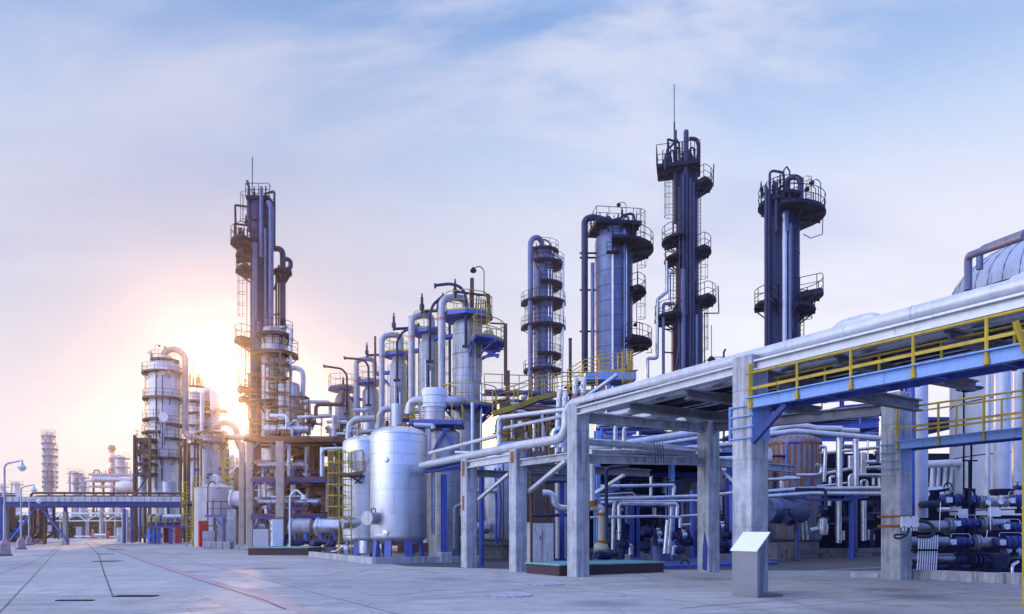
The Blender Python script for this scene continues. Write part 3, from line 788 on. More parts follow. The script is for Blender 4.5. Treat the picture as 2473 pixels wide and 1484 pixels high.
def gauge(c, label, r=.09):
    th = thing('pressure_gauge', label, 'gauge', c, 'pressure gauges')
    q = MB(); q.lathe([(.0,.0),(r,.0),(r,.05),(r*.92,.065),(.0,.06)], c, 18, axis=(-.1,-1,.1)); build(q, 'case', m_alup, th)
    q = MB(); q.lathe([(.0,.0),(r*.85,.0),(.0,.004)], Vector(c)+Vector((-.007,-.066,.007)), 18, axis=(-.1,-1,.1)); build(q, 'dial', m_pale, th)
    q = MB(); q.tube([Vector(c)-UP*r, Vector(c)-UP*r*3.2], .018, 6); build(q, 'stem', m_steel, th)
    q = MB(); q.bar(Vector(c)+Vector((-.01,-.075,.0)), Vector(c)+Vector((.03,-.075,.05)), .008); build(q, 'needle', m_black, th)
def vessel(name, label, cat, c, r, z0, z1, mat, dome=.35, skirt=None, seg=40, group=None):
    """upright cylindrical vessel with domed head; returns its Empty"""
    th = thing(name, label, cat, (c[0], c[1], 0), group)
    pr = []
    n = 8
    if dome: pr += [(r*math.sin(R(90*k/n)), z0+r*dome*(1-math.cos(R(90*k/n)))) for k in range(n+1)]
    else: pr += [(r, z0)]
    top = [(r*math.cos(R(90*k/n)), z1-r*dome+r*dome*math.sin(R(90*k/n))) for k in range(n+1)] if dome else [(r, z1)]
    pr = [(max(a, .0005), z) for a, z in pr+top]
    q = MB(); q.lathe(pr, (c[0], c[1], 0), seg); build(q, 'shell', mat, th)
    if skirt:
        q = MB(); q.lathe([(skirt, 0), (skirt, z0+r*dome*.6)], (c[0], c[1], 0), seg); build(q, 'skirt', m_conc2, th)
    return th
def bands(th, c, r, zs, mat, w_=.05):
    q = MB()
    for z in zs: q.lathe([(r+.004, z-w_/2), (r+.014, z-w_/2+.005), (r+.014, z+w_/2-.005), (r+.004, z+w_/2)], (c[0], c[1], 0), 40, smooth=False)
    build(q, 'shell_band', mat, th)

# ================================================================ valve manifold, right foreground
def cc(cx_, cy_): return 2113+cx_*.2156, 1117+cy_*.2156
def act(cx0, cx1, cyc, d, rad, label):
    """a pneumatic valve actuator: drum body, ribs, end cap, positioner with dial"""
    x0, y0 = cc(cx0, cyc); x1, _ = cc(cx1, cyc)
    a, b_ = V(x0, y0, d), V(x1, y0, d); c = (a+b_)/2; L = (b_-a).length; ax = (b_-a)/L
    th = thing('valve_actuator', label, 'actuator', c, 'blue valve actuators of the manifold')
    q = MB(); q.lathe([(.0,-L*.5),(rad*.6,-L*.5),(rad*.72,-L*.47),(rad*.72,-L*.18),(rad,-L*.16),(rad,L*.2),(rad*.9,L*.22),(rad*.9,L*.44),(rad*.75,L*.5),(.0,L*.5)], c, 18, axis=ax, smooth=False); build(q, 'body', m_act, th)
    q = MB()
    for f in (-.17,.0,.2,.42): q.lathe([(rad*1.12,L*f-.012),(rad*1.12,L*f+.012)], c, 18, axis=ax)
    build(q, 'rib', m_act, th)
    q = MB(); q.box(c-ax*L*.33+Vector((0,-rad*.85,0)), (.2,.1,.17)); build(q, 'positioner', m_alup, th)
    q = MB(); q.lathe([(.0,0),(.04,0),(.04,.02),(.0,.02)], c-ax*L*.4+Vector((0,-rad-.08,-.06)), 12, axis=(0,-1,0)); build(q, 'dial', m_pale, th)
    q = MB(); q.tube([c-ax*L*.3+UP*rad*.9, c-ax*L*.3+UP*(rad+.1), c+ax*L*.36+UP*(rad+.1), c+ax*L*.36+Vector((0,-rad,-.05))], .011, 6, .05); build(q, 'air_line', m_alup, th)
    q = MB(); q.tube([c+ax*L*.15-UP*rad*.8, c+ax*L*.15-UP*rad*1.9], .06, 8); q.box(c+ax*L*.15-UP*rad*1.9, (.18,.14,.12)); build(q, 'yoke', m_steel, th)
    return th
def hp(cx0, cx1, cyc, d, r, mat, label, flange=()):
    x0, y0 = cc(cx0, cyc); x1, _ = cc(cx1, cyc)
    q = MB(); a, b_ = V(x0,y0,d), V(x1,y0,d); q.tube([a, b_], r, 14)
    for fx in flange:
        x, _ = cc(fx, cyc); p = V(x, y0, d); q.lathe([(r*1.45,-.03),(r*1.45,.03)], p, 16, axis=(1,0,0)); q.lathe([(r*1.45,-.03),(r*1.45,.03)], p+Vector((.09,0,0)), 16, axis=(1,0,0))
    return solo(q, 'manifold_pipe', mat, label, 'pipe', 'manifold pipes', org=a)
d1, d2, d3 = 24.4, 23.9, 23.5
q = MB(); x0, y0 = cc(530,470); x1, y1 = cc(720,465); q.tube([V(x0,y0,d1+1.6), V(x0,y0,d1), V(x1,y1,d1)], .125, 14, .28); solo(q, 'manifold_pipe', m_dkpipe, 'dark elbowed pipe feeding the top left blue actuator', 'pipe', 'manifold pipes')
act(720,1140,420,d1,.2,'top left blue actuator of the manifold, below the big handwheel')
hp(1140,1480,445,d1,.155,m_alupd,'silver pipe of the top manifold row carrying two gauges',(1160,1200))
act(1450,1700,425,d1,.19,'top right blue actuator of the manifold at the photo edge')
hp(480,860,712,d2,.19,m_alupd,'thick grey pipe of the middle manifold row behind the black cable',(810,))
act(835,1165,680,d2,.17,'middle left blue actuator of the manifold')
hp(1165,1480,690,d2,.18,m_alupd,'silver pipe between the two middle blue actuators',(1200,1240))
act(1400,1650,715,d2-.3,.13,'small blue actuator at the right of the middle manifold row')
hp(300,810,880,d3,.15,m_alupd,'grey pipe of the lower manifold row behind the conduit bank')
act(790,1100,885,d3,.15,'lower left blue actuator of the manifold')
hp(1090,1340,890,d3,.17,m_alupd,'silver pipe between the two lower blue actuators',(1120,))
act(1320,1690,890,d3-.2,.2,'large lower right blue actuator of the manifold')
hp(300,920,1070,d3+.3,.155,m_alupd,'bright pipe low down behind the conduit bank')
hp(300,1060,1165,d3+.1,.08,m_dkpipe,'dark pipe just above the low wall')
hp(300,1400,1195,d3+.5,.1,m_dkpipe,'lowest dark pipe of the manifold near the ground')
x, y = cc(970,1080); valve(V(x,y,d3+.3), (1,0,0), .13, 'dark flanged valve on the low bright manifold pipe', wheel=False)
q = MB(); x, y = cc(1380,1085); c = V(x,y,d3+.2); q.lathe([(.0,-.28),(.2,-.26),(.3,-.12),(.33,.1),(.42,.1),(.42,.2),(.3,.2)], c, 20); q.tube([c, c-Vector((.9,0,0))], .17, 14)
for k in range(3): q.lathe([(.24,-.03),(.24,.03)], c-Vector((.55+.14*k,0,0)), 16, axis=(1,0,0))
solo(q, 'bowl_valve', m_dkpipe, 'large dark bowl-shaped valve body low on the manifold', 'valve')
hp(1440,1700,1010,d3+.6,.2,m_alupd,'wide pale pipe at the right edge low on the manifold')
q = MB(); x, y = cc(1535,1240); p = V(x,y,22.7); q.tube([p, V(cc(1535,1150)[0],cc(1535,1150)[1],22.7), V(cc(1600,1110)[0],cc(1600,1110)[1],22.9)], .05, 10, .12); solo(q, 'drain_or_reflection', m_alup, 'small bent drain pipe rising beside the low wall', 'pipe')
# manifold support steelwork
th = thing('manifold_support', 'dark steel frame carrying the valve manifold', 'support frame', V(2340,1380,24.6))
for cx_ in (1040, 1090): 
    q = MB(); x, y = cc(cx_,1250); a = V(x,1388,24.1+(.35 if cx_ > 1050 else 0)); a.z = .05; q.ibeam(a, Vector((a.x,a.y,2.9)), .14, .14); build(q, 'post', m_steel, th)
q = MB(); x, y = cc(1040,1190); q.bar(V(x,y,24.1), V(2480,y+4,24.1), .14, .14); build(q, 'beam', m_steel, th)
x, y = cc(880,1200); q = MB(); q.bbox(V(x,y+1,23.6), (.4,.3,.34), 0, .02); build(q, 'foot', m_steel, th)
# panel plates
for (a, b_, w_, h_, lab) in ((995,570,.34,.3,'pale instrument plate hanging below the top left actuator'), (1335,560,.42,.25,'pale blank plate below the two gauges')):
    x, y = cc(a, b_); q = MB(); q.bbox(V(x,y,d1-.35), (w_,.05,h_), 0, .01); q.box(V(x,y,d1-.2), (.05,.3,.05)); solo(q, 'instrument_plate', m_pale, lab, 'plate')
x, y = cc(1260,447); gauge(V(x,y,d1-.3), 'left round gauge of the pair on the top silver manifold pipe')
x, y = cc(1400,440); gauge(V(x,y,d1-.3), 'right round gauge of the pair on the top silver manifold pipe')
# handwheel
x, y = cc(825,300); c = V(x,y,d1+.1)
th = thing('handwheel_valve', 'large dark spoked handwheel standing above the top left blue actuator', 'handwheel', c)
q = MB(); ax = Vector((.45,-1,.1)); q.ring(c, .23, .02, axis=ax, seg=28)
tt = ax.normalized(); xx = tt.cross(UP).normalized(); yy = tt.cross(xx)
for k in range(5): a = 2*math.pi*k/5; q.tube([c, c+(xx*math.cos(a)+yy*math.sin(a))*.23], .014, 6)
build(q, 'wheel', m_steel, th)
q = MB(); q.tube([c, c-tt*.5], .05, 8); q.bbox(c-tt*.5-UP*.1, (.25,.2,.3), 0, .02); q.tube([c-tt*.5, c-tt*.5-UP*.5], .06, 8); build(q, 'stem', m_steel, th)
for (a0_, b0_, a1_, b1_, lab) in ((735,440,720,760,'thin hanging chain left of the manifold actuators'), (1290,450,1295,760,'thin hanging chain below the left gauge'), (1258,750,1248,860,'short thin chain in the lower manifold')):
    q = MB(); x, y = cc(a0_,b0_); x1, y1 = cc(a1_,b1_); q.tube([V(x,y,d2-.5), V(x1,y1,d2-.5)], .009, 5); solo(q, 'chain', m_alup, lab, 'chain')

# upright pipes behind
pipe([V(2222,925,26), V(2222,1250,26)], .25, m_dull, 'wide silver upright pipe right behind the junction box column', seam=2.2, seg=20)
pipe([V(2200,925,25.2), V(2200,1262,25.2)], .12, m_blue, 'blue upright pipe close behind the junction box column', seam=0)
pipe([V(2178,925,25.4), V(2178,1262,25.4)], .06, m_steel, 'thin dark upright pipe hard by the junction box column', seam=0)
for k, x in enumerate((2254,2268,2285,2301)):
    pipe([V(x,1120,34), V(x-4-k,1186,34)], .11, m_dull, 'slim silver upright pipe hanging from the level header left of the big tank', group='upright pipes under the level header', seam=.6)
pipe([V(2236,1121,33.4), V(2330,1117,33.4)], .17, m_rackp, 'level white header pipe left of the big tank', seam=1.2)
pipe([V(2236,1183,33), V(2300,1179,33)], .13, m_alup, 'level silver pipe below the upright row left of the big tank')
pipe([V(2236,1196,32.5), V(2290,1189,32.5)], .11, m_alup, 'lower level silver pipe behind the handwheel')
pp = V(2419,1190,26.5)
th = thing('flanged_pipe', 'wide silver upright pipe with a dark flange in front of the big tank', 'pipe', pp)
q = MB(); q.tube([pp, V(2421,880,26.5)], .255, 24, 0, True, 2.4); build(q, 'pipe_run', m_dull, th)
q = MB(); q.lathe([(.36,-.1),(.36,-.02),(.39,-.02),(.39,.1),(.3,.12)], pp+UP*.02, 24); build(q, 'flange', m_steel, th)
q = MB(); q.lathe([(.36,.0),(.36,.1)], pp+UP*5.3, 24); build(q, 'flange', m_steel, th)
q = MB(); q.tube([V(2419,1196,26.5), V(2419,1210,26.5)], .2, 16); build(q, 'spool', m_alup, th)
pipe([V(2458,1215,27.5), V(2462,880,27.5)], .2, m_dull, 'silver upright pipe at the photo edge right of the flanged pipe', seam=2.1, seg=20)
pipe([V(2385,1200,28), V(2387,900,28)], .07, m_dull, 'slim silver upright pipe between flood light and flanged pipe', seam=1.5)
valve(V(2457,1178,25.6), (1,0,0), .05, 'small valve on a stalk beside the wide flanged pipe')
# perforated upright channel and flood light
q = MB(); p = V(2342,1180,25); q.bar(p, p+UP*.95, .1, .05)
for k in range(9): q.bar(p+UP*(.06+.1*k)-Vector((0,.03,0)), p+UP*(.1+.1*k)-Vector((0,.03,0)), .03, .012)
q.bar(p+UP*.95-Vector((.25,0,0)), p+UP*.95+Vector((.25,0,0)), .05); solo(q, 'perforated_channel', m_steel, 'upright perforated steel channel with a short top bar near the handwheel', 'channel')
q = MB(); p = V(2346,1072,22.2); q.tube([V(2346,1060,22.2), V(2345,1180,25)], .03, 8); solo(q, 'conduit', m_steel, 'thin dark upright conduit in front of the big tank', 'conduit')
fl = V(2342,934,21.5)
th = thing('flood_light', 'round caged flood light under the upper walkway', 'flood light', fl)
q = MB(); q.lathe([(.1,.2),(.2,.16),(.33,.02),(.35,-.04)], fl, 20); build(q, 'reflector', m_alup, th)
q = MB()
for rr in (.35,.28,.2): q.ring(fl+UP*(-.06-.3*(.35-rr)), rr, .012, seg=18, sec=5)
for k in range(8): a = k*math.pi/4; q.tube([fl+Vector((math.cos(a)*.36,math.sin(a)*.36,-.05)), fl+Vector((math.cos(a)*.1,math.sin(a)*.1,-.14))], .01, 4)
build(q, 'wire_guard', m_steel, th)
q = MB(); q.tube([fl+UP*.18, fl+UP*.24-Vector((.5,0,0)), fl+UP*.24-Vector((1.4,0,.06))], .045, 8, .1); build(q, 'arm', m_alup, th)
pipe([fl+Vector((-1.4,.1,.15)), fl+Vector((-2.2,.4,.1))], .13, m_steel, 'short dark motor-like cylinder left of the flood light', 'cylinder', seam=.15)

# ================================================================ big domed tank at the right edge
d = 33.; tc_ = Vector((GX(2552,d), d, 0))
bt = thing('storage_tank', 'huge pale domed tank rising behind the rack at the right edge', 'tank', tc_)
r_ = SZ(2552-2327, d)/1.008; zs_ = ZY(712, d); n = 10
q = MB(); q.lathe([(r_,0),(r_,zs_)]+[(max(.001, r_*math.cos(R(90*k/n))), zs_+r_*.62*math.sin(R(90*k/n))) for k in range(1,n+1)], tc_, 72); build(q, 'shell', m_tank, bt)
bands(bt, tc_, r_, (2.4,4.8,7.2,9.6,zs_), m_steel, .05)
q = MB()
for k in range(40):
    a = 2*math.pi*k/40; v_ = Vector((math.cos(a), math.sin(a), 0))
    q.tube([tc_+v_*(r_*math.cos(R(b_))+.01)+UP*(zs_+r_*.62*math.sin(R(b_))+.01) for b_ in (1,15,30,45,60,75)], .02, 5)
build(q, 'dome_seam', m_mid, bt)
q = MB()
for x in (2338,2356,2375,2392,2441,2452): 
    a = math.acos(max(-1,min(1,(GX(x,29.5)-tc_.x)/r_))); p = tc_+Vector((math.cos(a),-math.sin(a),0))*(r_+.03); q.bar(p+UP*.3, p+UP*zs_, .05, .04)
build(q, 'shell_stiffener', m_tank, bt)
q = MB()
for (x, y0_, y1_, dd, r0_) in ((2338,700,618,30.5,.3),): 
    a, b_ = V(x,y0_,dd), V(x,y1_,dd); q.tube([a, b_, V(2475,569,26)], .15, 14, .2, True, 1.5)
build(q, 'overflow_pipe', m_mid, bt)
q = MB(); q.tube([V(2366,650,31), V(2366,606,31), V(2380,597,30.6), V(2480,560,26.5)], .13, 14, .4, True, 1.5); build(q, 'vent_pipe', m_shellb, bt)

# ================================================================ right bay behind the columns
def dd(cx_, cy_): return 1811+cx_*.2685, 978+cy_*.2685
def DP(pts, d, r, mat, label, **k): return pipe([V(*dd(a,b_), d+(e[0] if e else 0)) for a, b_, *e in pts], r, mat, label, **k)
DP([(175,238),(255,205),(400,184),(520,190),(600,208),(825,212)], 39, .15, m_rackp, 'upper of the two white pipes sweeping over the rust streaked vessel', bend=.6)
DP([(825,225),(980,232)], 39.6, .14, m_rackp, 'short white pipe piece at the right end of the upper sweeping pipe')
DP([(170,262),(410,232),(1230,302)], 38, .13, m_rackp, 'lower of the two white pipes sweeping over the rust streaked vessel', bend=.6, seam=1.)
DP([(803,292),(803,735)], 38.6, .155, m_alup, 'thick silver upright pipe right of the rust streaked vessel, upper length')
DP([(797,850),(797,1240)], 38.6, .145, m_alup, 'thick silver upright pipe below the low twin pipes')
DP([(950,305),(950,725)], 39, .145, m_alup, 'thick silver upright pipe second from the rust streaked vessel')
q = MB(); q.bbox((V(*dd(1012,525),40)), (.28,.28,1.2), 0, .02); solo(q, 'duct', m_alup, 'boxy silver duct among the upright pipes in the right bay', 'duct')
DP([(1022,860),(1022,1220)], 39, .135, m_alup, 'thick silver upright pipe nearest the junction box column below the twin pipes')
DP([(630,437),(830,415),(1195,378)], 41, .09, m_alup, 'silver pipe slanting level behind the upright pipes')
DP([(690,615),(930,570),(1195,560)], 41.5, .11, m_alup, 'level silver pipe behind the uprights, lower one')
DP([(680,590),(1195,580)], 42.5, .13, m_dkpipe, 'dark level pipe behind the uprights')
DP([(1185,85),(1185,520)], 40, .12, m_alup, 'upright white pipe standing right beside the junction box column')
DP([(625,375),(680,375),(665,690)], 40.6, .1, m_alup, 'silver pipe bent down beside the rust streaked vessel', bend=.12)
DP([(900,455),(900,560)], 43, .13, m_alup, 'short silver upright pipe high in the right bay')
DP([(420,630),(600,628),(640,610),(640,545),(590,535)], 40, .09, m_alup, 'wrinkled foil-wrapped pipe curling at the rust streaked vessel', bend=.15, seam=.25)
DP([(150,670),(445,658)], 39, .09, m_alup, 'short silver pipe ending in front of the rust streaked vessel')
DP([(720,720),(720,645),(760,645)], 40, .09, m_alup, 'low silver pipe hook left in the right bay', bend=.15)
DP([(895,730),(895,628),(1190,632)], 39.5, .1, m_alup, 'silver pipe rising and turning right toward the junction box column', bend=.2)
DP([(925,725),(925,640)], 39.8, .07, m_alup, 'thin silver upright pipe beside the turning pipe')
DP([(1110,720),(1110,640)], 39.7, .085, m_alup, 'silver upright stub under the turning pipe', )
DP([(600,732),(760,715),(880,700)], 40, .07, m_alup, 'thin silver pipe just above the low twin pipes')
DP([(1000,725),(1000,680),(1050,680),(1050,730)], 40, .09, m_alup, 'silver pipe arch above the low twin pipes', bend=.12)
DP([(1165,735),(1165,650)], 39.8, .13, m_alup, 'stout silver upright stub by the junction box column')
DP([(140,778),(455,752),(1210,745)], 37.6, .1, m_alup, 'upper of the low twin silver pipes crossing the right bay', bend=.3)
DP([(140,795),(455,770),(1210,765)], 37.9, .07, m_alup, 'slim silver pipe between the low twin pipes', bend=.3)
DP([(140,822),(555,795),(1210,798)], 37.3, .11, m_alup, 'lower of the low twin silver pipes crossing the right bay', bend=.3)
th = thing('pipe_stand', 'blue steel frame on two posts carrying the low twin silver pipes', 'support frame', V(1990,1345,38))
for cx_ in (422, 912):
    q = MB(); a = V(*dd(cx_,1380), 38); a.z = 0; t_ = V(*dd(cx_,850), 38); q.ibeam(a, t_, .16, .16); build(q, 'post', m_blue, th)
q = MB(); q.bar(V(*dd(340,840),37.6), V(*dd(505,840),38.2), .12, .16); q.bar(V(*dd(860,838),37.6), V(*dd(1060,822),38.2), .12, .16); q.bar(V(*dd(422,855),38), V(*dd(912,850),38), .1, .12)
build(q, 'beam', m_blue, th)
for (a, b_, y0_, y1_, r, lab) in ((465,480,860,1210,.05,'thin pale upright pipe just right of the left blue post'), (490,520,860,1210,.06,'second thin pale upright pipe right of the left blue post'),
                              (714,714,860,905,.09,'short silver pipe hanging under the low twin pipes'), (840,840,1130,1215,.085,'short low silver pipe stub left of the right blue post'),
                              (1070,1070,1120,1210,.07,'short low silver pipe stub near the junction box column'), (1112,1112,1160,1215,.06,'smallest low silver pipe stub near the junction box column')):
    pipe([V(*dd(a,y0_),40.5), V(*dd(b_,y1_),40.5)], r, m_alup, lab, seam=.5)
for i, (a, b_) in enumerate(((640,940),(1090,900),(1085,1000),(860,1040),(350,1050),(655,1040),(1130,950))):
    valve(V(*dd(a,b_),40+.3*(i%3)), (1,0,0) if i % 2 else (0,0,1), .11+.03*(i%2), 'dim valve in the shade under the low twin silver pipes', group='dim valves under the twin pipes')
q = MB(); q.tube([V(*dd(540,1130),40), V(*dd(600,1120),40), V(*dd(690,1100),40)], .16, 12, .2); q.lathe([(.0,-.5),(.25,-.45),(.3,0),(.22,.4),(.0,.5)], V(*dd(655,1090),40), 14); solo(q, 'foil_wrapped_valve', m_alup, 'lumpy foil-wrapped valve standing between the two blue posts', 'valve')
# rust streaked vessel
d = 45.; cx_ = GX(1918,d); r_ = SZ(62,d); z1 = ZY(1050,d)
rv = vessel('insulated_vessel', 'grey insulated vessel streaked with orange rust from its top', 'vessel', (cx_, d), r_, .6, z1, m_rustv, .3, r_*.9)
q = MB(); zc = z1-r_*.3
for k in range(24):
    a = 2*math.pi*k/24; v_ = Vector((math.cos(a), math.sin(a), 0))
    q.bar(Vector((cx_,d,zc-.15))+v_*(r_+.02), Vector((cx_,d,zc+r_*.12))+v_*(r_*.93), .22, .04, up=v_)
build(q, 'rusted_cap_strip', m_rust, rv)
q = MB(); 
for k in range(14):
    a = R(190+160*k/13); v_ = Vector((math.cos(a), math.sin(a), 0)); h_ = rng.uniform(1.0,3.6)
    p = Vector((cx_,d,zc-.1))+v_*(r_+.008); q.bar(p, p-UP*h_, .1, .012, up=v_)
build(q, 'rust_streak', m_rust, rv)
bands(rv, (cx_,d), r_, (zc-2.0, zc-.2), m_rust, .05)
rv2 = vessel('insulated_vessel', 'smaller rusty-topped vessel seen between inner and jacketed columns', 'vessel', (GX(1756,52), 52), SZ(34,52), .5, ZY(1070,52), m_rustv, .35)
q = MB(); q.lathe([(SZ(34,52)*.98, ZY(1085,52)),(SZ(34,52)*.8, ZY(1074,52)),(.3, ZY(1068,52))], (GX(1756,52),52,0), 30); build(q, 'rusted_cap', m_rust, rv2)
# lettered drum end
c = V(1856,1232,37); hc = thing('horizontal_drum', 'horizontal steel drum with faint dark lettering behind the jacketed column', 'drum', c)
ax = Vector((.86,.5,0)); rr = .62
q = MB(); q.lathe([(.0,0),(rr*.95,0),(rr,.03),(rr,.75),(rr*1.1,.75),(rr*1.1,.9),(rr,.9),(rr,2.6),(.0,2.6)], c-ax*.2, 30, axis=ax, smooth=False); build(q, 'shell', m_shellb, hc)
for k in (-1,1): q = MB(); q.bbox(Vector((c.x,c.y,0))+ax*(1.1+.8*k)+UP*.45, (.2,.7,.9), UANG, .02); build(q, 'saddle', m_conc2, hc)
lettering('NSOU', .26, hc, -ax*.215+Vector((.05,0,-.25)), (R(90),0,math.atan2(-ax.x, ax.y)))
q = MB(); q.lathe([(.0,-.35),(.28,-.3),(.33,0),(.28,.3),(.0,.35)], V(1848,1098,36), 18); solo(q, 'foil_wrapped_vessel', m_alup, 'bright round foil-wrapped end peeping out right of the jacketed column', 'vessel head')
valve(V(1906,1255,36.5), (.86,.5,0), .13, 'dim gate valve with handwheel by the lettered drum')
# ================================================================ tower fittings
def tower(name, label, x, d, prof, mat, cat='tower', group=None, seg=36):
    """prof: list of (radius in metres, photo row) from the ground up"""
    c = Vector((GX(x, d), d, 0)); th = thing(name, label, cat, c, group)
    q = MB(); q.lathe([(max(r, .001), max(0, ZY(y, d))) for r, y in prof], c, seg); build(q, 'shell', mat, th)
    return th, c
def plat(th, c, z, r0, r1, a0, a1, rm, dm, h=1.1, name='platform', brk=True, step=1.1):
    q = MB(); q.sector(c, z-.12, z, r0, r1, a0, a1)
    n = max(2, int(abs(a1-a0)/35))
    if brk:
        for k in range(n+1):
            a = R(a0+(a1-a0)*k/n); v_ = Vector((math.cos(a), math.sin(a), 0)); c2 = Vector((c[0], c[1], 0))
            q.bar(c2+v_*r0+UP*(z-.9), c2+v_*(r1-.1)+UP*(z-.15), .09); q.bar(c2+v_*r0+UP*(z-.18), c2+v_*r1+UP*(z-.18), .1, .14)
    p = build(q, name, dm, th)
    q = MB(); m = max(3, int(abs(a1-a0)/10)); pts = [Vector((c[0]+math.cos(R(a0+(a1-a0)*k/m))*(r1-.05), c[1]+math.sin(R(a0+(a1-a0)*k/m))*(r1-.05), z)) for k in range(m+1)]
    if abs(a1-a0) < 355:
        e0 = Vector((c[0]+math.cos(R(a0))*r0, c[1]+math.sin(R(a0))*r0, z)); e1 = Vector((c[0]+math.cos(R(a1))*r0, c[1]+math.sin(R(a1))*r0, z)); pts = [e0]+pts+[e1]
    q.rail(pts, h, step, toe=.12); build(q, 'railing', rm, p)
    return p
def sqplat(th, c, z, hx, hy, rm, dm, rot=0., h=1.1, dx=0., dy=0.):
    q = MB(); c = Vector((c[0]+dx, c[1]+dy, z)); q.box(c-UP*.08, (2*hx, 2*hy, .16), rot)
    ca, sa = math.cos(rot), math.sin(rot); P = [Vector((c.x+i*ca-j*sa, c.y+i*sa+j*ca, z)) for i, j in ((-hx,-hy),(hx,-hy),(hx,hy),(-hx,hy))]
    for g in (-.5, .5): q.bar((P[0]+P[3])/2*.5+(P[0] if g < 0 else P[3])*.5-UP*.24, (P[1]+P[2])/2*.5+(P[1] if g < 0 else P[2])*.5-UP*.24, .1, .18)
    p = build(q, 'platform', dm, th)
    q = MB(); q.rail(P+[P[0]], h, 1.0, toe=.12); build(q, 'railing', rm, p); return p
def lad(th, c, ang, r, z0, z1, mat, cage=True):
    a = R(ang); v_ = Vector((math.cos(a), math.sin(a), 0)); p = Vector((c[0], c[1], 0))+v_*r
    q = MB(); q.ladder(p+UP*z0, p+UP*z1, (-v_.y, v_.x, 0), cage=v_ if cage else None, r=.03)
    return build(q, 'ladder', mat, th)
def tp(th, pts, r, mat, bend=None, seam=1.2, name='pipe', seg=12):
    q = MB(); q.tube(pts, r, seg, r*2.4 if bend is None else bend, True, seam); return build(q, name, mat, th)
def rods(th, segs, r, mat, name='frame'):
    q = MB()
    for a, b_ in segs: q.tube([a, b_], r, 6)
    return build(q, name, mat, th)
def relief(th, c, mat, s=1.):
    q = MB(); q.lathe([(.1*s,0),(.1*s,.25*s),(.2*s,.3*s),(.2*s,.7*s),(.12*s,.8*s),(.12*s,1.3*s),(.07*s,1.35*s),(.07*s,1.6*s),(.02*s,1.65*s)], c, 12); return build(q, 'relief_valve', mat, th)
def tlamp(th, c, mat, dirx=-1):
    q = MB(); q.tube([c, c+UP*1.4, c+UP*1.7+Vector((.25*dirx,0,0)), c+UP*1.5+Vector((.6*dirx,0,0))], .03, 6, .3); q.lathe([(.05,.2),(.2,0),(.15,-.1),(.0,-.14)], c+UP*1.4+Vector((.62*dirx,0,0)), 10)
    return build(q, 'platform_lamp', mat, th)

crg = random.Random(3)
# ================================================================ S1: slim pale-blue tower
d = 95.
s1, c = tower('distillation_tower', 'slim pale blue-grey tower with ring platforms, left of the wide tower', 1312, d, [(1.3,1310),(1.3,640),(1.3,622),(1.15,608),(.6,600),(.01,598)], m_shellb)
for y, a0, a1, r1 in ((608,-200,160,2.0),(640,-120,70,2.7),(690,-100,75,2.6),(733,-190,80,2.9),(792,-190,75,2.9),(860,-110,70,2.5),(896,-200,80,2.6)):
    plat(s1, c, ZY(y,d), 1.32, r1, a0, a1, m_steel, m_steel)
tp(s1, [V(1281,960,d-1.6), V(1281,575,d-1.6), V(1308,572,d-.8), V(1309,612,d-.3)], .34, m_shellb, 1.3, 2.5)
tp(s1, [V(1300,577,d), V(1327,580,d), V(1330,606,d)], .1, m_dkpipe, .8)
tp(s1, [V(1338,612,d-1), V(1360,628,d-1), V(1360,735,d-1), V(1358,845,d-1), V(1355,960,d-1)], .17, m_alup, .3, 3)
for x, w_ in ((1303,.07),(1325,.09),(1332,.06)): tp(s1, [V(x,945,d-1.5), V(x,650,d-1.5)], w_, m_alup if x > 1310 else m_dkpipe, 0, 3)
lad(s1, c, -20, 1.6, ZY(896,d), ZY(640,d), m_steel); lad(s1, c, 190, 1.7, ZY(792,d), ZY(733,d), m_steel)
for y in (629,731,778,889):
    q = MB(); q.lathe([(.0,0),(.55,0),(.55,.35),(.6,.35),(.6,.5),(.0,.5)], V(1322,y,d-1.2), 18, axis=(.25,-1,0)); build(q, 'manway', m_shellb, s1)
for k in range(6): tp(s1, [V(1296+7*k,606,d-.5), V(1296+7*k,592-rng.random()*6,d-.5)], .06, m_steel, 0, 0)

bands(s1, c, 1.31, [ZY(640,d)-1.6*k for k in range(1,12)], m_dkpipe, .05)
# ================================================================ S2: wide blue-grey tower
d = 62.
s2, c = tower('distillation_tower', 'wide blue-grey banded tower with thick dark pipe looping down its left', 1482, d, [(1.57,1310),(1.57,592),(1.5,578),(1.3,572),(1.2,570),(1.2,556)], m_shellb, seg=48)
sqplat(s2, c, ZY(553,d), 1.9, 1.7, m_steel, m_steel, R(8)); 
q = MB()
for k in range(8): a = k*math.pi/4+.3; v_ = Vector((math.cos(a), math.sin(a), 0)); q.bar(c+v_*1.25+UP*(ZY(572,d)), c+v_*1.75+UP*(ZY(556,d)), .1)
build(q, 'bracket', m_steel, s2)
plat(s2, c, ZY(606,d), 1.6, 3.3, -100, 60, m_steel, m_steel)
plat(s2, c, ZY(708,d), 1.6, 2.7, -50, 60, m_steel, m_steel)
plat(s2, c, ZY(832,d), 1.6, 3.2, -70, 60, m_steel, m_steel)
tp(s2, [V(1412,900,d-.5), V(1412,530,d-.5), V(1430,524,d-.4), V(1482,536,d), V(1482,560,d)], .275, m_dkpipe, 1.0, 3, seg=16)
for (y, x1) in ((611,1440),(622,1438),(700,1438),(800,1438)):
    rods(s2, [(V(1400,y,d-.5), V(x1,y,d-.4))], .08, m_steel, 'pipe_clamp')
for (x, y0, y1, w_, mt) in ((1431,1000,635,.16,m_shellb),(1480,1000,608,.1,m_pale),(1509,1000,555,.11,m_shellb),(1518,1000,640,.13,m_dkpipe),(1513,880,600,.06,m_alup)):
    tp(s2, [V(x,y0,d-1.75), V(x,y1,d-1.75)], w_, mt, 0, 3)
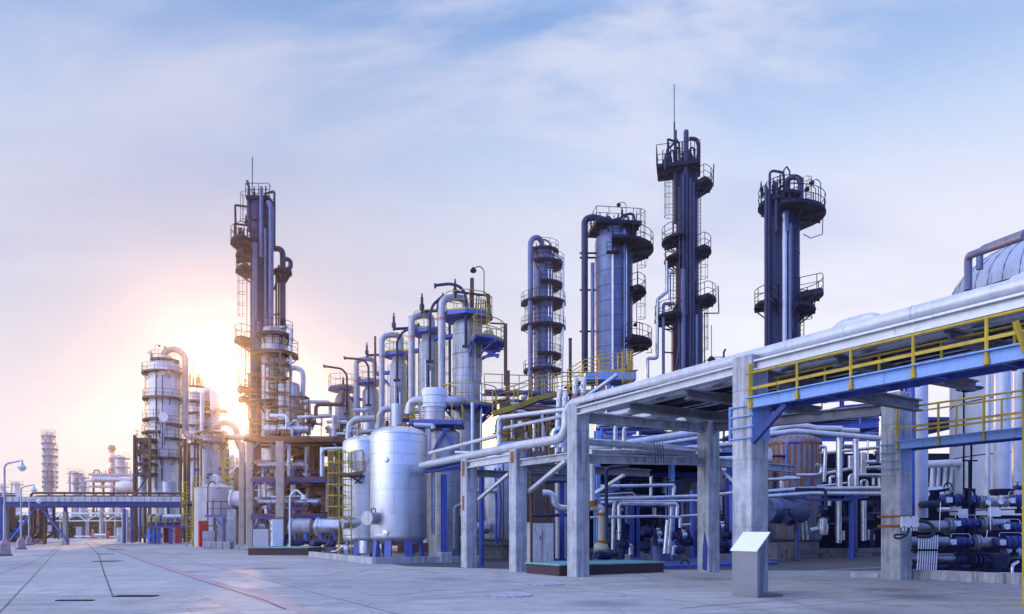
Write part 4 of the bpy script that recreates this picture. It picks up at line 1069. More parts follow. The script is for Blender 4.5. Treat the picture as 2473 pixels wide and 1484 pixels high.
tp(s2, [V(1485,540,d), V(1505,520,d), V(1528,514,d), V(1533,530,d), V(1533,610,d)], .11, m_dkpipe, .5, 0)
lad(s2, c, -10, 1.95, ZY(708,d), ZY(606,d), m_steel); lad(s2, c, -10, 1.9, ZY(832,d), ZY(708,d), m_steel); lad(s2, c, -8, 1.9, ZY(606,d), ZY(514,d), m_steel)
for x, y in ((1449,509),(1466,508),(1493,510),(1503,498)): relief(s2, V(x,y+30,d), m_steel, .55)
tlamp(s2, V(1512,535,d), m_steel); tlamp(s2, V(1552,825,d), m_steel)
rods(s2, [(V(1565,800,d), V(1574,851,d)), (V(1574,851,d), V(1560,852,d))], .03, m_steel, 'davit')
q = MB(); q.box(V(1480,609,d-2.0), (1.0,.5,.12)); q.rail([V(1466,608,d-2.2), V(1496,608,d-2.2)], .8, .5); build(q, 'platform', m_steel, s2)

bands(s2, c, 1.575, [ZY(592,d)-1.25*k for k in range(1,15)], m_dkpipe, .035)
for k in range(10): rods(s2, [(V(1428+11*k,553,d-1+.3*(k%3)), V(1428+11*k,518+crg.random()*22,d-1+.3*(k%3)))], .045, m_steel, 'top_pipe')
for k in range(4): tp(s2, [V(1440+22*k,551,d-.8), V(1440+22*k,528-4*(k%2),d-.8), V(1452+22*k,526-4*(k%2),d-.8), V(1454+22*k,548,d-.8)], .07, m_dkpipe, .3, 0)

# ================================================================ S3: tallest dark tower with lightning rod
d = 62.
s3, c = tower('distillation_tower', 'tallest dark navy tower with a long lightning rod on top', 1659, d, [(1.3,1310),(1.3,762),(1.28,752),(.92,732),(.9,720),(.9,400),(.8,388),(.01,384)], m_shelld)
sqplat(s3, c, ZY(414,d), 1.75, 1.3, m_steel, m_steel, R(-14), 1.7, -.75, -.2)
plat(s3, c, ZY(452,d), .9, 2.1, -60, 50, m_steel, m_steel); plat(s3, c, ZY(583,d), .9, 2.1, 140, 250, m_steel, m_steel)
plat(s3, c, ZY(628,d), .9, 1.9, 140, 230, m_steel, m_steel); plat(s3, c, ZY(611,d), .9, 2.0, -60, 50, m_steel, m_steel)
plat(s3, c, ZY(729,d), 1.0, 2.4, -60, 50, m_steel, m_steel); plat(s3, c, ZY(770,d), 1.3, 2.7, 140, 240, m_steel, m_steel)
tp(s3, [V(1657,560,d-1.1), V(1657,325,d-1.1), V(1657,316,d-.9), V(1657,330,d-.2), V(1657,380,d)], .21, m_dkpipe, .35, 0)
tp(s3, [V(1631,540,d-.5), V(1631,315,d-.5)], .13, m_dkpipe, 0, 0)
tp(s3, [V(1664,335,d), V(1682,335,d), V(1687,350,d), V(1687,395,d)], .17, m_dkpipe, .5, 0)
rods(s3, [(V(1629,360,d-.4), V(1628.5,295,d-.4))], .07, m_steel, 'rod_base')
q = MB(); q.tube([V(1628.5,296,d-.4), V(1628,203,d-.4)], .035, 6); build(q, 'lightning_rod', m_steel, s3)
rods(s3, [(V(1613,395,d-1), V(1613,336,d-1)), (V(1613,336,d-1), V(1640,344,d-.3)), (V(1640,344,d-.3), V(1640,400,d-.3)), (V(1613,360,d-1), V(1636,338,d-.3))], .09, m_steel)
for x, y0, y1, w_, mt in ((1641,1000,450,.07,m_dkpipe),(1650,910,650,.2,m_mid),(1651,650,420,.12,m_dkpipe),(1659,760,420,.1,m_dkpipe),(1668,900,430,.14,m_dkpipe),(1675,900,440,.12,m_dkpipe),(1683,900,760,.12,m_mid),(1647,905,745,.1,m_dkpipe)):
    tp(s3, [V(x,y0,d-1.35), V(x,y1,d-1.35)], w_, mt, 0, 2.5)
for k in range(14): relief(s3, V(1604+k*6.1,404-rng.random()*10-k*.6,d-1+rng.random()*1.6), m_steel, .3+.25*rng.random())
for k in range(12): rods(s3, [(V(1600+7*k,404,d-1+.2*(k%3)), V(1600+7*k+rng.uniform(-3,3),365-rng.random()*25,d-1+.2*(k%3)))], .045, m_steel)
for k in range(6): tp(s3, [V(1606+12*k,408,d-1.2+.4*(k%3)), V(1606+12*k,372-8*(k%3),d-1.2+.4*(k%3)), V(1616+12*k,368-6*(k%3),d-1+.4*(k%3)), V(1618+12*k,402,d-1+.4*(k%3))], .075, m_dkpipe, .3, 0)
lad(s3, c, 200, 1.2, ZY(770,d), ZY(640,d), m_steel); lad(s3, c, 20, 1.3, ZY(900,d), ZY(729,d), m_steel)
for k in range(9): rods(s3, [(V(1632+crg.uniform(-2,54),900,d-1.2), V(1636+crg.uniform(-2,48),430+crg.uniform(0,250),d-1.1))], .05, m_dkpipe if k % 2 else m_mid, 'conduit')
lad(s3, c, 178, 1.15, ZY(583,d), ZY(418,d), m_steel); lad(s3, c, 8, 1.1, ZY(729,d), ZY(611,d), m_steel); lad(s3, c, 5, 1.1, ZY(611,d), ZY(452,d), m_steel, False)
tp(s3, [V(1610,630,d-.6), V(1610,705,d-.6), V(1588,723,d-.6), V(1587,865,d-.6), V(1564,865,d-.6), V(1564,930,d-.6)], .14, m_alup, .2, 1.5)
tp(s3, [V(1632,658,d-.7), V(1617,658,d-.7), V(1617,720,d-.7), V(1620,745,d-.7)], .12, m_alup, .2, 1.5)
tp(s3, [V(1630,733,d-1), V(1602,733,d-1), V(1602,910,d-1)], .13, m_mid, .2, 1.5)
rods(s3, [(V(1602,795,d-1), V(1626,795,d-1)), (V(1602,850,d-1), V(1626,852,d-1))], .06, m_steel, 'pipe_clamp')
rods(s3, [(V(1734,690,d), V(1736,756,d)), (V(1736,756,d), V(1700,756,d)), (V(1701,756,d), V(1702,905,d))], .05, m_steel, 'davit')
rods(s3, [(V(1724,396,d), V(1722,450,d))], .05, m_steel, 'davit')
bands(s3, c, 1.3, [ZY(y,d) for y in (800,850)], m_shelld, .14)

# ================================================================ S4: right dark-blue tower
d = 52.
s4, c = tower('distillation_tower', 'dark blue tower standing alone on the right with a big half-round platform', 1893, d, [(1.05,1310),(1.05,492),(.95,482),(.7,476),(.01,474)], m_shelld)
plat(s4, c, ZY(524,d), 1.1, 2.75, -115, 50, m_steel, m_steel); plat(s4, c, ZY(496,d), 1.1, 1.75, 130, 250, m_steel, m_steel)
plat(s4, c, ZY(737,d), 1.1, 2.0, 150, 230, m_steel, m_steel); plat(s4, c, ZY(716,d), 1.1, 2.6, -40, 50, m_steel, m_steel); plat(s4, c, ZY(752,d), 1.1, 2.1, -85, 30, m_steel, m_steel, .0001 if False else .9)
plat(s4, c, ZY(480,d), .7, 1.3, -180, 178, m_steel, m_steel)
for x, y0, y1, w_, mt in ((1850,900,450,.12,m_dkpipe),(1857,900,460,.1,m_dkpipe),(1863,900,490,.06,m_steel),(1875,560,440,.13,m_dkpipe),(1895,860,494,.16,m_dull),(1898,560,500,.2,m_mid),(1908,840,540,.13,m_mid),(1914,800,545,.08,m_dkpipe)):
    tp(s4, [V(x,y0,d-1.2), V(x,y1,d-1.2)], w_, mt, 0, 1.6)
tp(s4, [V(1859,560,d-.8), V(1859,411,d-.8), V(1892,416,d-.8), V(1895,470,d-.6)], .09, m_dkpipe, .25, 0)
tp(s4, [V(1897,480,d), V(1899,436,d), V(1912,427,d-.3), V(1928,428,d-.6), V(1934,445,d-.8), V(1934,508,d-.8)], .19, m_dkpipe, .7, 0)
rods(s4, [(V(1893,470,d), V(1893,410,d)), (V(1907,470,d), V(1907,413,d)), (V(1893,410,d), V(1900,402,d)), (V(1900,402,d), V(1907,413,d)), (V(1868,470,d-.8), V(1888,452,d-.8)), (V(1876,448,d-.8), V(1876,500,d-.8))], .05, m_steel)
for k in range(8): rods(s4, [(V(1838+18*k,500+(16 if k > 4 else 0),d-.9+.5*(k%3)), V(1838+18*k,452+crg.random()*24,d-.9+.5*(k%3)))], .04, m_steel, 'top_pipe')
for k in range(3): tp(s4, [V(1866+16*k,484,d-.7), V(1866+16*k,444+6*k,d-.7), V(1876+16*k,440+6*k,d-.5), V(1878+16*k,480,d-.5)], .07, m_dkpipe, .25, 0)
bands(s4, c, 1.06, [ZY(492,d)-1.8*k for k in range(1,10)], m_dkpipe, .05)
lad(s4, c, 10, 1.35, ZY(524,d), ZY(426,d), m_steel); lad(s4, c, 10, 1.4, ZY(838,d), ZY(716,d), m_steel)
tlamp(s4, V(1970,505,d), m_steel); tlamp(s4, V(1982,490,d-.5), m_steel)
rods(s4, [(V(1988,497,d), V(1986,565,d)), (V(1986,565,d), V(1958,575,d)), (V(1958,575,d), V(1940,565,d))], .03, m_steel, 'davit')
for x, y in ((1838,448),(1842,460),(1868,440),(1884,428),(1872,452)): relief(s4, V(x,y+18,d-.9), m_steel, .5)

# ================================================================ S0-left: tall tower by the sun
d = 62.
t1, c = tower('distillation_tower', 'tall dark tower beside the low sun with a thin lightning rod', 630, d, [(.85,1310),(.85,500),(.8,492),(.5,484),(.01,482)], m_shelld)
q = MB(); q.lathe([(1.02,0),(1.02,ZY(830,d)),(.9,ZY(822,d)),(.9,ZY(806,d)),(.4,ZY(802,d)),(.01,ZY(801,d))], (GX(663,60.5),60.5,0), 32); build(q, 'lower_vessel', m_shell, t1)
c2 = (GX(663,60.5),60.5)
sqplat(t1, c, ZY(486,d), .95, .9, m_steel, m_steel)
plat(t1, c, ZY(592,d), .85, 2.4, 150, 250, m_steel, m_steel); plat(t1, c, ZY(621,d), .85, 2.0, 160, 245, m_steel, m_steel); plat(t1, c, ZY(658,d), .85, 2.0, 150, 240, m_steel, m_steel)
plat(t1, c, ZY(826,d), .85, 2.1, 150, 240, m_steel, m_brown); plat(t1, c, ZY(942,d), .85, 1.9, 150, 230, m_steel, m_brown); plat(t1, c, ZY(966,d), .85, 1.8, 150, 230, m_steel, m_brown)
plat(t1, c2, ZY(858,60.5), 1.05, 1.9, 150, 380, m_steel, m_brown); plat(t1, c2, ZY(812,60.5), .9, 1.5, 170, 390, m_steel, m_steel); plat(t1, c2, ZY(975,60.5), 1.05, 1.6, 170, 380, m_steel, m_brown)
tp(t1, [V(655,815,d-1.2), V(655,500,d-1.2), V(648,488,d-.8)], .2, m_mid, .4, 1.4)
tp(t1, [V(631,620,d-1.1), V(631,456,d-1.1), V(631,452,d-.8), V(631,480,d-.2)], .15, m_mid, .2, 0)
tp(t1, [V(683,1000,d), V(683,612,d), V(678,601,d), V(662,600,d)], .24, m_dkpipe, .6, 3)
tp(t1, [V(683,628,d), V(694,624,d), V(702,632,d), V(702,646,d), V(690,652,d)], .19, m_dkpipe, .3, 0)
tp(t1, [V(638,468,d-.5), V(663,461,d-.5), V(663,598,d-.5)], .09, m_dkpipe, .15, 0)
tp(t1, [V(597,436,d-.5), V(601,450,d-.5), V(602,560,d-.5)], .1, m_dkpipe, .5, 0)
for x, y0, y1, w_ in ((613,850,584,.09),(619,850,586,.08),(641,806,552,.1),(625,870,776,.14)): tp(t1, [V(x,y0,d-1.2), V(x,y1,d-1.2)], w_, m_shellb, 0, 2)
rods(t1, [(V(609,490,d), V(609.5,379,d))], .035, m_steel, 'lightning_rod'); rods(t1, [(V(642,484,d), V(642,450,d))], .06, m_steel, 'stub')
rods(t1, [(V(570,590,d-.5), V(568,495,d-.5)), (V(568,495,d-.5), V(604,500,d-.5)), (V(567,540,d-.5), V(612,546,d-.5)), (V(567,542,d-.5), V(567,590,d-.5)), (V(582,600,d-.5), V(582,550,d-.5)), (V(576,600,d), V(574,635,d)), (V(574,635,d), V(590,628,d)), (V(590,640,d), V(590,582,d))], .09, m_steel)
for x, y in ((577,565),(594,535),(586,575),(614,468),(584,617),(590,630)): relief(t1, V(x,y+8,d-.6), m_steel, .55)
for k in range(8): rods(t1, [(V(588+9*k,488 if k > 2 else 590,d-.6), V(588+9*k,462+crg.random()*16 if k > 2 else 545+crg.random()*20,d-.6))], .045, m_steel, 'top_pipe')
for y in (530,575,640,700,760): rods(t1, [(V(606,y,d-.95), V(656,y+2,d-.95))], .07, m_steel, 'pipe_clamp')
lad(t1, c, 200, 1.1, ZY(826,d), ZY(658,d), m_steel)
bands(t1, c, .86, [ZY(500,d)-1.5*k for k in range(1,12)], m_dkpipe, .04)
lad(t1, c, 175, 1.05, ZY(592,d), ZY(466,d), m_steel); lad(t1, c, 175, 1.2, ZY(1010,d), ZY(826,d), m_steel)
rods(t1, [(V(667,1000,d+.3), V(667,660,d+.3)), (V(673,1000,d+.3), V(673,640,d+.3)), (V(662,700,d), V(678,650,d)), (V(662,660,d), V(690,656,d)), (V(662,760,d), V(680,758,d)), (V(662,820,d), V(680,815,d))], .08, m_steel)
plat(t1, (GX(683,d),d), ZY(656,d), .25, .75, -180, 175, m_steel, m_steel, .1)
tp(t1, [V(662,795,60), V(680,790,60), V(696,789,60), V(702,796,60), V(702,1050,60)], .14, m_alup, .4, 2)
tp(t1, [V(692,892,59.5), V(712,888,59.5), V(730,894,59.5), V(732,910,59.5), V(731,1020,59.5)], .2, m_white, .5, 2)
rods(t1, [(V(730,950,59.5), V(712,945,59.5)), (V(730,952,59.5), V(714,968,59.5))], .08, m_blue, 'bracket')
q = MB(); q.lathe([(.55,ZY(1050,59)),(.55,ZY(936,59)),(.5,ZY(928,59)),(.3,ZY(924,59)),(.01,ZY(923,59))], (GX(707,59),59,0), 24); build(q, 'slim_vessel', m_shell, t1)
q = MB(); q.lathe([(.45,ZY(1050,59.5)),(.45,ZY(930,59.5)),(.2,ZY(922,59.5)),(.01,ZY(921,59.5))], (GX(684,59),59.2,0), 20); build(q, 'slim_vessel', m_white, t1)
for y in (875,905,940,985,1010): rods(t1, [(V(642+8*rng.random(),y,59), V(690,y+4,59)), (V(650,y-14,59), V(650,y,59)), (V(675,y-14,59), V(675,y,59)), (V(650,y-14,59), V(675,y-14,59))], .05, m_brown, 'small_frame')

# ================================================================ R-row: five reactor columns in line
def rcol(i, x, d, r, ytop, label, pl):
    th, c = tower('reactor_column', label, x, d, [(r,1310),(r,ytop+14),(r*.93,ytop+6),(r*.75,ytop),(.45,ytop-4),(.45,ytop-26)], m_shell, 'column', 'row of five reactor columns')
    return th, c
# R5, nearest
d = 43.
r5, c5 = rcol(5, 1128, d, .84, 776, 'reactor column nearest the camera, tallest of the row, with a yellow caged ladder', 0)
# octagonal top deck
def octdeck(th, c, z, r, seg=8):
    q = MB(); q.lathe([(.5,z-.22),(r,z-.22),(r,z),(.5,z)], (c[0],c[1],0), seg, smooth=False); p = build(q, 'platform', m_blue, th)
    q = MB(); pts = [Vector((c[0]+math.cos(2*math.pi*k/seg)*(r-.06), c[1]+math.sin(2*math.pi*k/seg)*(r-.06), z)) for k in range(seg+1)]
    q.rail(pts, 1.1, .95, .025); build(q, 'railing', m_yel, p); return p
octdeck(r5, c5, ZY(763,d), 1.5); 
def ploop(th, d, xl, xr, yp, yd, r, dl=.9):
    return tp(th, [V(xl,yd,d-dl), V(xl,yp+3,d-dl), V((xl+xr)/2,yp-2,d-dl*.6), V(xr,yp,d-.1), V(xr,yp+40,d)], r, m_rpipe, r*2.6, 1.0, seg=18)
def rband(th, x, y, d, r, h_=.18):
    q = MB(); q.lathe([(r+.012,-h_/2),(r+.012,h_/2)], V(x,y,d), 18); build(q, 'red_band', m_pink, th)
ploop(r5, d, 1067, 1124, 720, 945, .21); rband(r5, 1067, 771, d-.9, .21)
plat(r5, c5, ZY(829,d), .86, 2.2, -75, 30, m_yel, m_blue); q = MB(); q.bar(V(1166,842,d-.6), V(1204,862,d-.6), .3, .12); q.bar(V(1166,862,d-.6), V(1206,856,d-.6), .2, .1); build(q, 'bracket', m_blue, r5)
plat(r5, c5, ZY(984,d), .86, 1.75, -140, 40, m_yel, m_blue)
lad(r5, c5, -50, 1.1, ZY(915,d), ZY(752,d), m_yel)
tp(r5, [V(1050,689,d-1.2), V(1085,685,d-1.2), V(1110,690,d-1.2), V(1125,710,d-1.2), V(1125,832,d-1.2)], .085, m_dkpipe, .9, 0, 'vent_pipe'); 
q = MB(); q.lathe([(.15,-.05),(.15,.05)], V(1051,690,d-1.2), 12, axis=(1,0,0)); q.box(V(1125,836,d-1.15), (.4,.25,.12)); build(q, 'vent_flange', m_dkpipe, r5)
relief(r5, V(1099,718,d-.8), m_dkpipe, .65); tp(r5, [V(1100,704,d-.8), V(1180,714,d-.2), V(1182,765,d-.2)], .07, m_dkpipe, .2, 0)
q = MB(); q.bar(V(1140,755,d), V(1140,672,d), .22, .22); build(q, 'dark_post', m_brown, r5); tlamp(r5, V(1169,712,d-.5), m_steel, -1)
for k in range(7): rods(r5, [(V(1148+6*k,760,d-.4), V(1152+5*k,712+3*k,d-.4))], .035, m_steel, 'frame')
rods(r5, [(V(1176,712,d-.5), V(1181,770,d-.5)), (V(1181,712,d-.5), V(1184,766,d-.5)), (V(1150,712,d-.5), V(1182,712,d-.5))], .07, m_brown, 'frame')
q = MB(); q.lathe([(.0,0),(.33,0),(.33,.3),(.38,.3),(.38,.4),(.0,.4)], V(1172,812,d-.5), 18, axis=(1,-.3,0)); build(q, 'manway', m_white, r5)
bands(r5, c5, .85, [ZY(y,d) for y in (811,858,893,925,960,1000,1035)], m_shell, .05)
# brown lamp-like post with arm right of R5
q = MB(); p = V(1221,782,42.5); b0 = V(1226,1085,42.5); q.bar(p, V(1221,930,42.5), .2, .2); q.bar(V(1226,895,42.3), Vector((b0.x,b0.y,0)), .26, .26); q.bar(p, V(1184,780,42.5), .08, .08); q.bar(V(1219,844,42.5), V(1205,844,42.5), .06)
solo(q, 'brown_post', m_brown, 'tall dark brown post with a short arm, right of the nearest reactor column', 'post', org=(b0.x,b0.y,0))
# R4..R1
specs = ((4, 1036, 46.7, .62, 822, 'second reactor column from the camera, rust stained, with a curved vent pipe', (984+10,1043,762,970), (1038,[(1038,870),(1038,760),(1046,735),(1071,713)]), (1019,744), 801, 1058),
         (3, 962, 52.6, .61, 874, 'third reactor column from the camera with a blue deck and yellow rails', (922,968,810,1020), (959,[(959,915),(959,822),(974,800),(1012,784)]), (951,786), 855, 981),
         (2, 895, 62., .7, 940, 'fourth reactor column from the camera, behind the taller of two silver tanks', (860,905,868,1010), (890,[(890,975),(890,885),(880,868),(832,864)]), (886,850), 922, 913),
         (1, 830, 65., .78, 955, 'last and lowest reactor column of the row, nearest the sun', None, (838,[(838,995),(838,905),(826,890),(783,884)]), (829,932), 938, 0))
RC = {5: (r5, c5)}
for i, x, d, r, yt, lab, loop, vent, rel, yd_, xr in specs:
    th, c = rcol(i, x, d, r, yt, lab, 0); RC[i] = (th, c)
    octdeck(th, c, ZY(yd_,d), r*1.75)
    if loop: ploop(th, d, loop[0], loop[1], loop[2], loop[3], .2); rband(th, loop[0], loop[2]+52, d-.9, .2)
    tp(th, [V(a,b_,d-1.2) for a, b_ in vent[1]], .09, m_dkpipe, .8, 0, 'vent_pipe')
    q = MB(); a, b_ = vent[1][-1]; q.lathe([(.16,-.05),(.16,.05)], V(a,b_,d-1.2), 12, axis=(1,0,.3)); q.box(V(vent[1][0][0],vent[1][0][1]+3,d-1.15), (.45,.25,.15)); build(q, 'vent_flange', m_dkpipe, th)
    relief(th, V(rel[0],rel[1]+12,d-.9), m_dkpipe, .75); tp(th, [V(rel[0],rel[1]+8,d-.9), V(rel[0]+38,rel[1]+6,d-.3), V(rel[0]+40,rel[1]-22,d-.3)], .1, m_dkpipe, .2, 0)
    lad(th, c, -40, r+.25, 4.5, ZY(yd_,d), m_yel)
    bands(th, c, r, [ZY(y,d) for y in range(int(yt)+28, 1060, 34)], m_shell, .05)
    plat(th, c, ZY(1045,d), r, r+.8, -150, 40, m_yel, m_blue, .9, brk=False)
    for k in range(3): tp(th, [V(x+6*k-8,1040,d-r-.2), V(x+6*k-8,yt+45+14*k,d-r-.2)], .05, m_dkpipe if k % 2 else m_alup, 0, 0)
# blue link beams between the reactor columns
for (x0, y0, x1, y1, d, lab) in ((1050,818,1096,812,44.6,'blue link beam between the two nearest reactor columns'),(985,850,1014,846,49,'blue link beam between second and third reactor columns'),
                           (910,903,945,899,56,'blue link beam between third and fourth reactor columns'),(918,906,941,930,56,'blue diagonal strut under the link to the third reactor column'),
                           (846,962,876,965,63,'blue link beam between the two farthest reactor columns'),(852,968,874,990,63,'blue diagonal strut between the two farthest reactor columns')):
    q = MB(); q.bar(V(x0,y0,d), V(x1,y1,d), .5, .2); solo(q, 'link_beam', m_blue, lab, 'beam')
# insulated drum in front of R5 on its blue table
d = 40.
dr = vessel('insulated_drum', 'white double drum with a wide collar on a yellow-railed blue platform', 'drum', (GX(1049,d), d), SZ(26,d), ZY(1023,d), ZY(962,d), m_white, 0)
q = MB(); cc_ = (GX(1049,d), d, 0); q.lathe([(SZ(29,d),ZY(985,d)),(SZ(29,d),ZY(958,d)),(SZ(30.5,d),ZY(957,d)),(SZ(30.5,d),ZY(944,d)),(SZ(29,d),ZY(940,d)),(.3,ZY(938,d)),(.01,ZY(938,d))], cc_, 32); build(q, 'collar', m_pale, dr)
tp(dr, [V(1070,968,d), V(1100,968,d), V(1112,968,d+1.5)], .27, m_white, .4, .6); tp(dr, [V(1028,968,d), V(1000,968,d), V(990,978,d), V(988,1000,d)], .24, m_white, .5, .5)
st_ = thing('drum_platform', 'blue platform with yellow rails and A-frame legs under the white double drum', 'platform', (GX(1055,d), d, 0))
q = MB(); q.box((GX(1057,d), d, ZY(1026,d)), (2.75,2.2,.22)); build(q, 'deck', m_blue, st_)
q = MB(); zz = ZY(1023,d); xa, xb = GX(996,d), GX(1118,d); q.rail([Vector((xa,d+1,zz)), Vector((xa,d-1.05,zz)), Vector((xb,d-1.05,zz)), Vector((xb,d+1,zz))], .95, .85, .03); build(q, 'railing', m_yel, st_)
q = MB()
for a, b_ in ((1045,1075),(1104,1075),): q.bar(V(1075,1038,d-.8), V(a,1092,d-.8), .12); q.bar(V(1078,1038,d+.6), V(a+10,1092,d+.6), .12)
q.bar(V(1068,1037,d-.8), V(1086,1037,d-.8), .2, .12); build(q, 'brace', m_blue, st_)
q = MB(); q.lathe([(SZ(38,d),0),(SZ(38,d),ZY(1045,d)),(SZ(20,d),ZY(1032,d))], (GX(1072,d),d+.2,0), 28); build(q, 'support_column', m_shell, st_)
q = MB(); q.bar(V(1034,1035,d-1), V(1034,1110,d-1), .25); build(q, 'leg', m_conc, st_)
pipe([V(1000,1025,39), V(1046,1027,39), V(1046,1035,39)], .14, m_rackp, 'pale pipe lying just left of the drum platform deck', seam=.8)
pipe([V(1141,972,39), V(1141,1110,39)], .09, m_rackp, 'slim white upright pipe in front of the nearest reactor column', seam=.8)
# drum feed pipes to the left
for (pts, r, lab) in (([(1020,992),(980,992),(962,1000),(958,1030)],.2,'fat white elbow pipe left of the double drum'),
                      ([(960,985),(925,988),(917,1003),(916,1035)],.2,'fat white elbow pipe below the third reactor column'),
                      ([(905,1010),(862,1012),(845,1024),(842,1060)],.22,'fat white elbow pipe below the fourth reactor column'),
                      ([(830,1040),(880,1042),(960,1036)],.12,'level white pipe just over the silver tank domes')):
    pipe([V(a,b_,47) for a, b_ in pts], r, m_rpipe, lab, bend=.5, seam=.4)
# small drums on stub platform near R3/R2
for (x, y0, y1, rr, d, lab) in ((960,975,1012,16,47,'small white insulated drum below the third reactor column'), (890,1018,1042,14,52,'small white insulated drum below the fourth reactor column')):
    vessel('insulated_drum', lab, 'drum', (GX(x,d), d), SZ(rr,d), ZY(y1,d)-3, ZY(y0,d), m_white, .12)
# dark stack between S1 and S2
q = MB(); d = 58.; q.tube([Vector((GX(1377,d),d,0)), V(1377,820,d)], .13, 12); q.lathe([(.15,0),(.15,.1)], V(1377,820,d), 12); solo(q, 'vent_stack', m_dkpipe, 'thin dark vent stack standing between the slim and the wide blue-grey tower', 'stack')
for (x, y0, d, lab) in ((1718,785,60,'hair-thin whip rod right of the tallest tower'),):
    q = MB(); q.tube([V(x,880,d), V(x,y0,d)], .03, 6); q.lathe([(.3,0),(.3,.2),(.1,.4)], V(x,872,d), 10); q.tube([Vector((GX(x,d),d,0)), V(x,872,d)], .14, 8); solo(q, 'whip_rod', m_steel, lab, 'rod')
q = MB(); d = 50.; q.tube([Vector((GX(1748,d),d,0)), V(1748,850,d), V(1752,843,d)], .07, 8, .15); solo(q, 'vent_pipe', m_dkpipe, 'short hooked dark vent pipe peeking over the rack', 'pipe')
q = MB(); q.rail([V(1700,884,d), V(1730,874,d+2), V(1766,874,d+3)], .35, 1, .03)
for a_, b_, e_ in ((1702,884,d),(1764,874,d+3)): p_ = V(a_,b_,e_); q.bar(Vector((p_.x,p_.y,0)), p_, .2)
q.bar(V(1700,886,d), V(1766,876,d+3), .3, .15); solo(q, 'guard_rail', m_steel, 'low dark guard rail peeking over the rack right of the tallest tower', 'railing')
# ================================================================ twin silver tanks
def silver(x, d, wpx, ytop, ybot, label):
    c = (GX(x,d), d); r = SZ(wpx/2, d)
    th = vessel('silver_tank', label, 'tank', c, r, ZY(ybot,d), ZY(ytop,d), m_alum, .36, None, 56, 'twin silver tanks')
    z0, z1 = ZY(ybot,d), ZY(ytop,d)
    bands(th, c, r, [z0+.36*r+.05+(z1-z0-.72*r)*k/5 for k in range(6)], m_alup, .04)
    for k, a in enumerate((215, 255, 300, 340, 70)):
        v_ = Vector((math.cos(R(a)), math.sin(R(a)), 0)); p = Vector((c[0],c[1],0))+v_*r*.86
        q = MB(); q.bar(p+UP*(z0+.3), p+v_*.12, .34, .1, up=v_); build(q, 'leg', m_blue, th)
    q = MB()
    for k in range(18):
        a = 2*math.pi*k/18; v_ = Vector((math.cos(a), math.sin(a), 0)); cc0 = Vector((c[0],c[1],0)); zc = z1-.36*r
        pts = [cc0+v_*(r*math.cos(R(b_))+.006)+UP*(zc+.36*r*math.sin(R(b_))) for b_ in (2,20,40,60,80)]
        q.tube(pts, .012, 5)
    build(q, 'dome_seam', m_alup, th)
    return th, c, r, z0, z1
k1, c, r, z0, z1 = silver(963, 36, 136, 1030, 1318, 'front silver tank of the pair, big and shiny with a round manway')
def nozzle(th, x, y, d, rad, L, name, ax=(-.25,-1,0), mt=None):
    q = MB(); q.lathe([(rad,-.3),(rad,L-.06),(rad*1.12,L-.06),(rad*1.12,L),(.0,L+.01)], V(x,y,d), 24, axis=ax); return build(q, name, mt or m_alup, th)
nozzle(k1, 903, 1251, 34.9, .30, .5, 'manway', (-.55,-1,0), m_rpipe); nozzle(k1, 934, 1110, 34.8, .12, .2, 'nozzle'); nozzle(k1, 934, 1287, 34.8, .12, .2, 'nozzle')
tp(k1, [V(897,1236,34.6), V(897,1228,34.6), V(907,1228,34.6), V(907,1236,34.6)], .025, m_steel, .05, 0, 'handle')
for x in (965,985): 
    q = MB(); q.lathe([(.1,0),(.1,.12),(.16,.12),(.16,.18),(.0,.2)], V(x,1035,36), 10); build(q, 'dome_nozzle', m_rust, k1)
k2, c, r2, z0, z1 = silver(884, 40, 110, 1053, 1318, 'rear silver tank of the pair with the yellow caged ladder')
nozzle(k2, 855, 1262, 38.9, .3, .6, 'manway', (-1,-.5,0)); nozzle(k2, 868, 1112, 38.9, .5, .35, 'manway', (-.1,-1,-.1))
q = MB(); q.tube([V(884,1305,38.4), V(884,1335,38.4)], .38, 20); solo(q, 'steel_drum', m_alup, 'short upright silver drum under the edge of the rear silver tank', 'drum')
# ladder and platform of the rear tank
ld = thing('ladder_tower', 'yellow caged ladder and small platform beside the rear silver tank', 'ladder', V(838,1345,38.2))
q = MB(); b0 = V(834,1345,38.2); b0.z = 0; q.ladder(b0, Vector((b0.x,b0.y,ZY(1089,38.2))), (1,.3,0), .62, None, .32, .035); build(q, 'ladder', m_yel, ld)
q = MB()
xs = (795, 811, 829, 842); zt_, zb_ = ZY(1090,38.4), ZY(1250,38.4)
ctr = V(818,1170,38.4); rad = SZ(26,38.4)
for k in range(9): 
    a = R(40+k*280/8); v_ = Vector((math.cos(a), math.sin(a)*.8, 0))*rad
    q.bar(Vector((ctr.x+v_.x,ctr.y+v_.y,zb_)), Vector((ctr.x+v_.x,ctr.y+v_.y,zt_)), .05, .02)
for k in range(7):
    z = zb_+(zt_-zb_)*k/6
    q.tube([Vector((ctr.x+math.cos(R(40+a*35))*rad, ctr.y+math.sin(R(40+a*35))*rad*.8, z)) for a in range(9)], .03, 6)
build(q, 'cage', m_yel, ld)
q = MB(); zpl = ZY(1146,38.5); q.box((GX(852,38.5),38.3,zpl-.06), (1.1,1.3,.1)); q.bar(V(832,1147,37.7), V(876,1140,37.7), .06, .14); build(q, 'platform', m_brown, ld)
q = MB(); q.bar(V(876,1150,37.8), V(858,1166,38.6), .07); q.bar(V(848,1150,37.8), V(872,1166,38.6), .07); build(q, 'brace', m_navy, ld)
q = MB(); q.rail([V(842,1146,38.4), V(842,1146,37.7), V(876,1142,37.7), V(876,1142,38.4)], 1.15, .5, .03); build(q, 'railing', m_yel, ld)
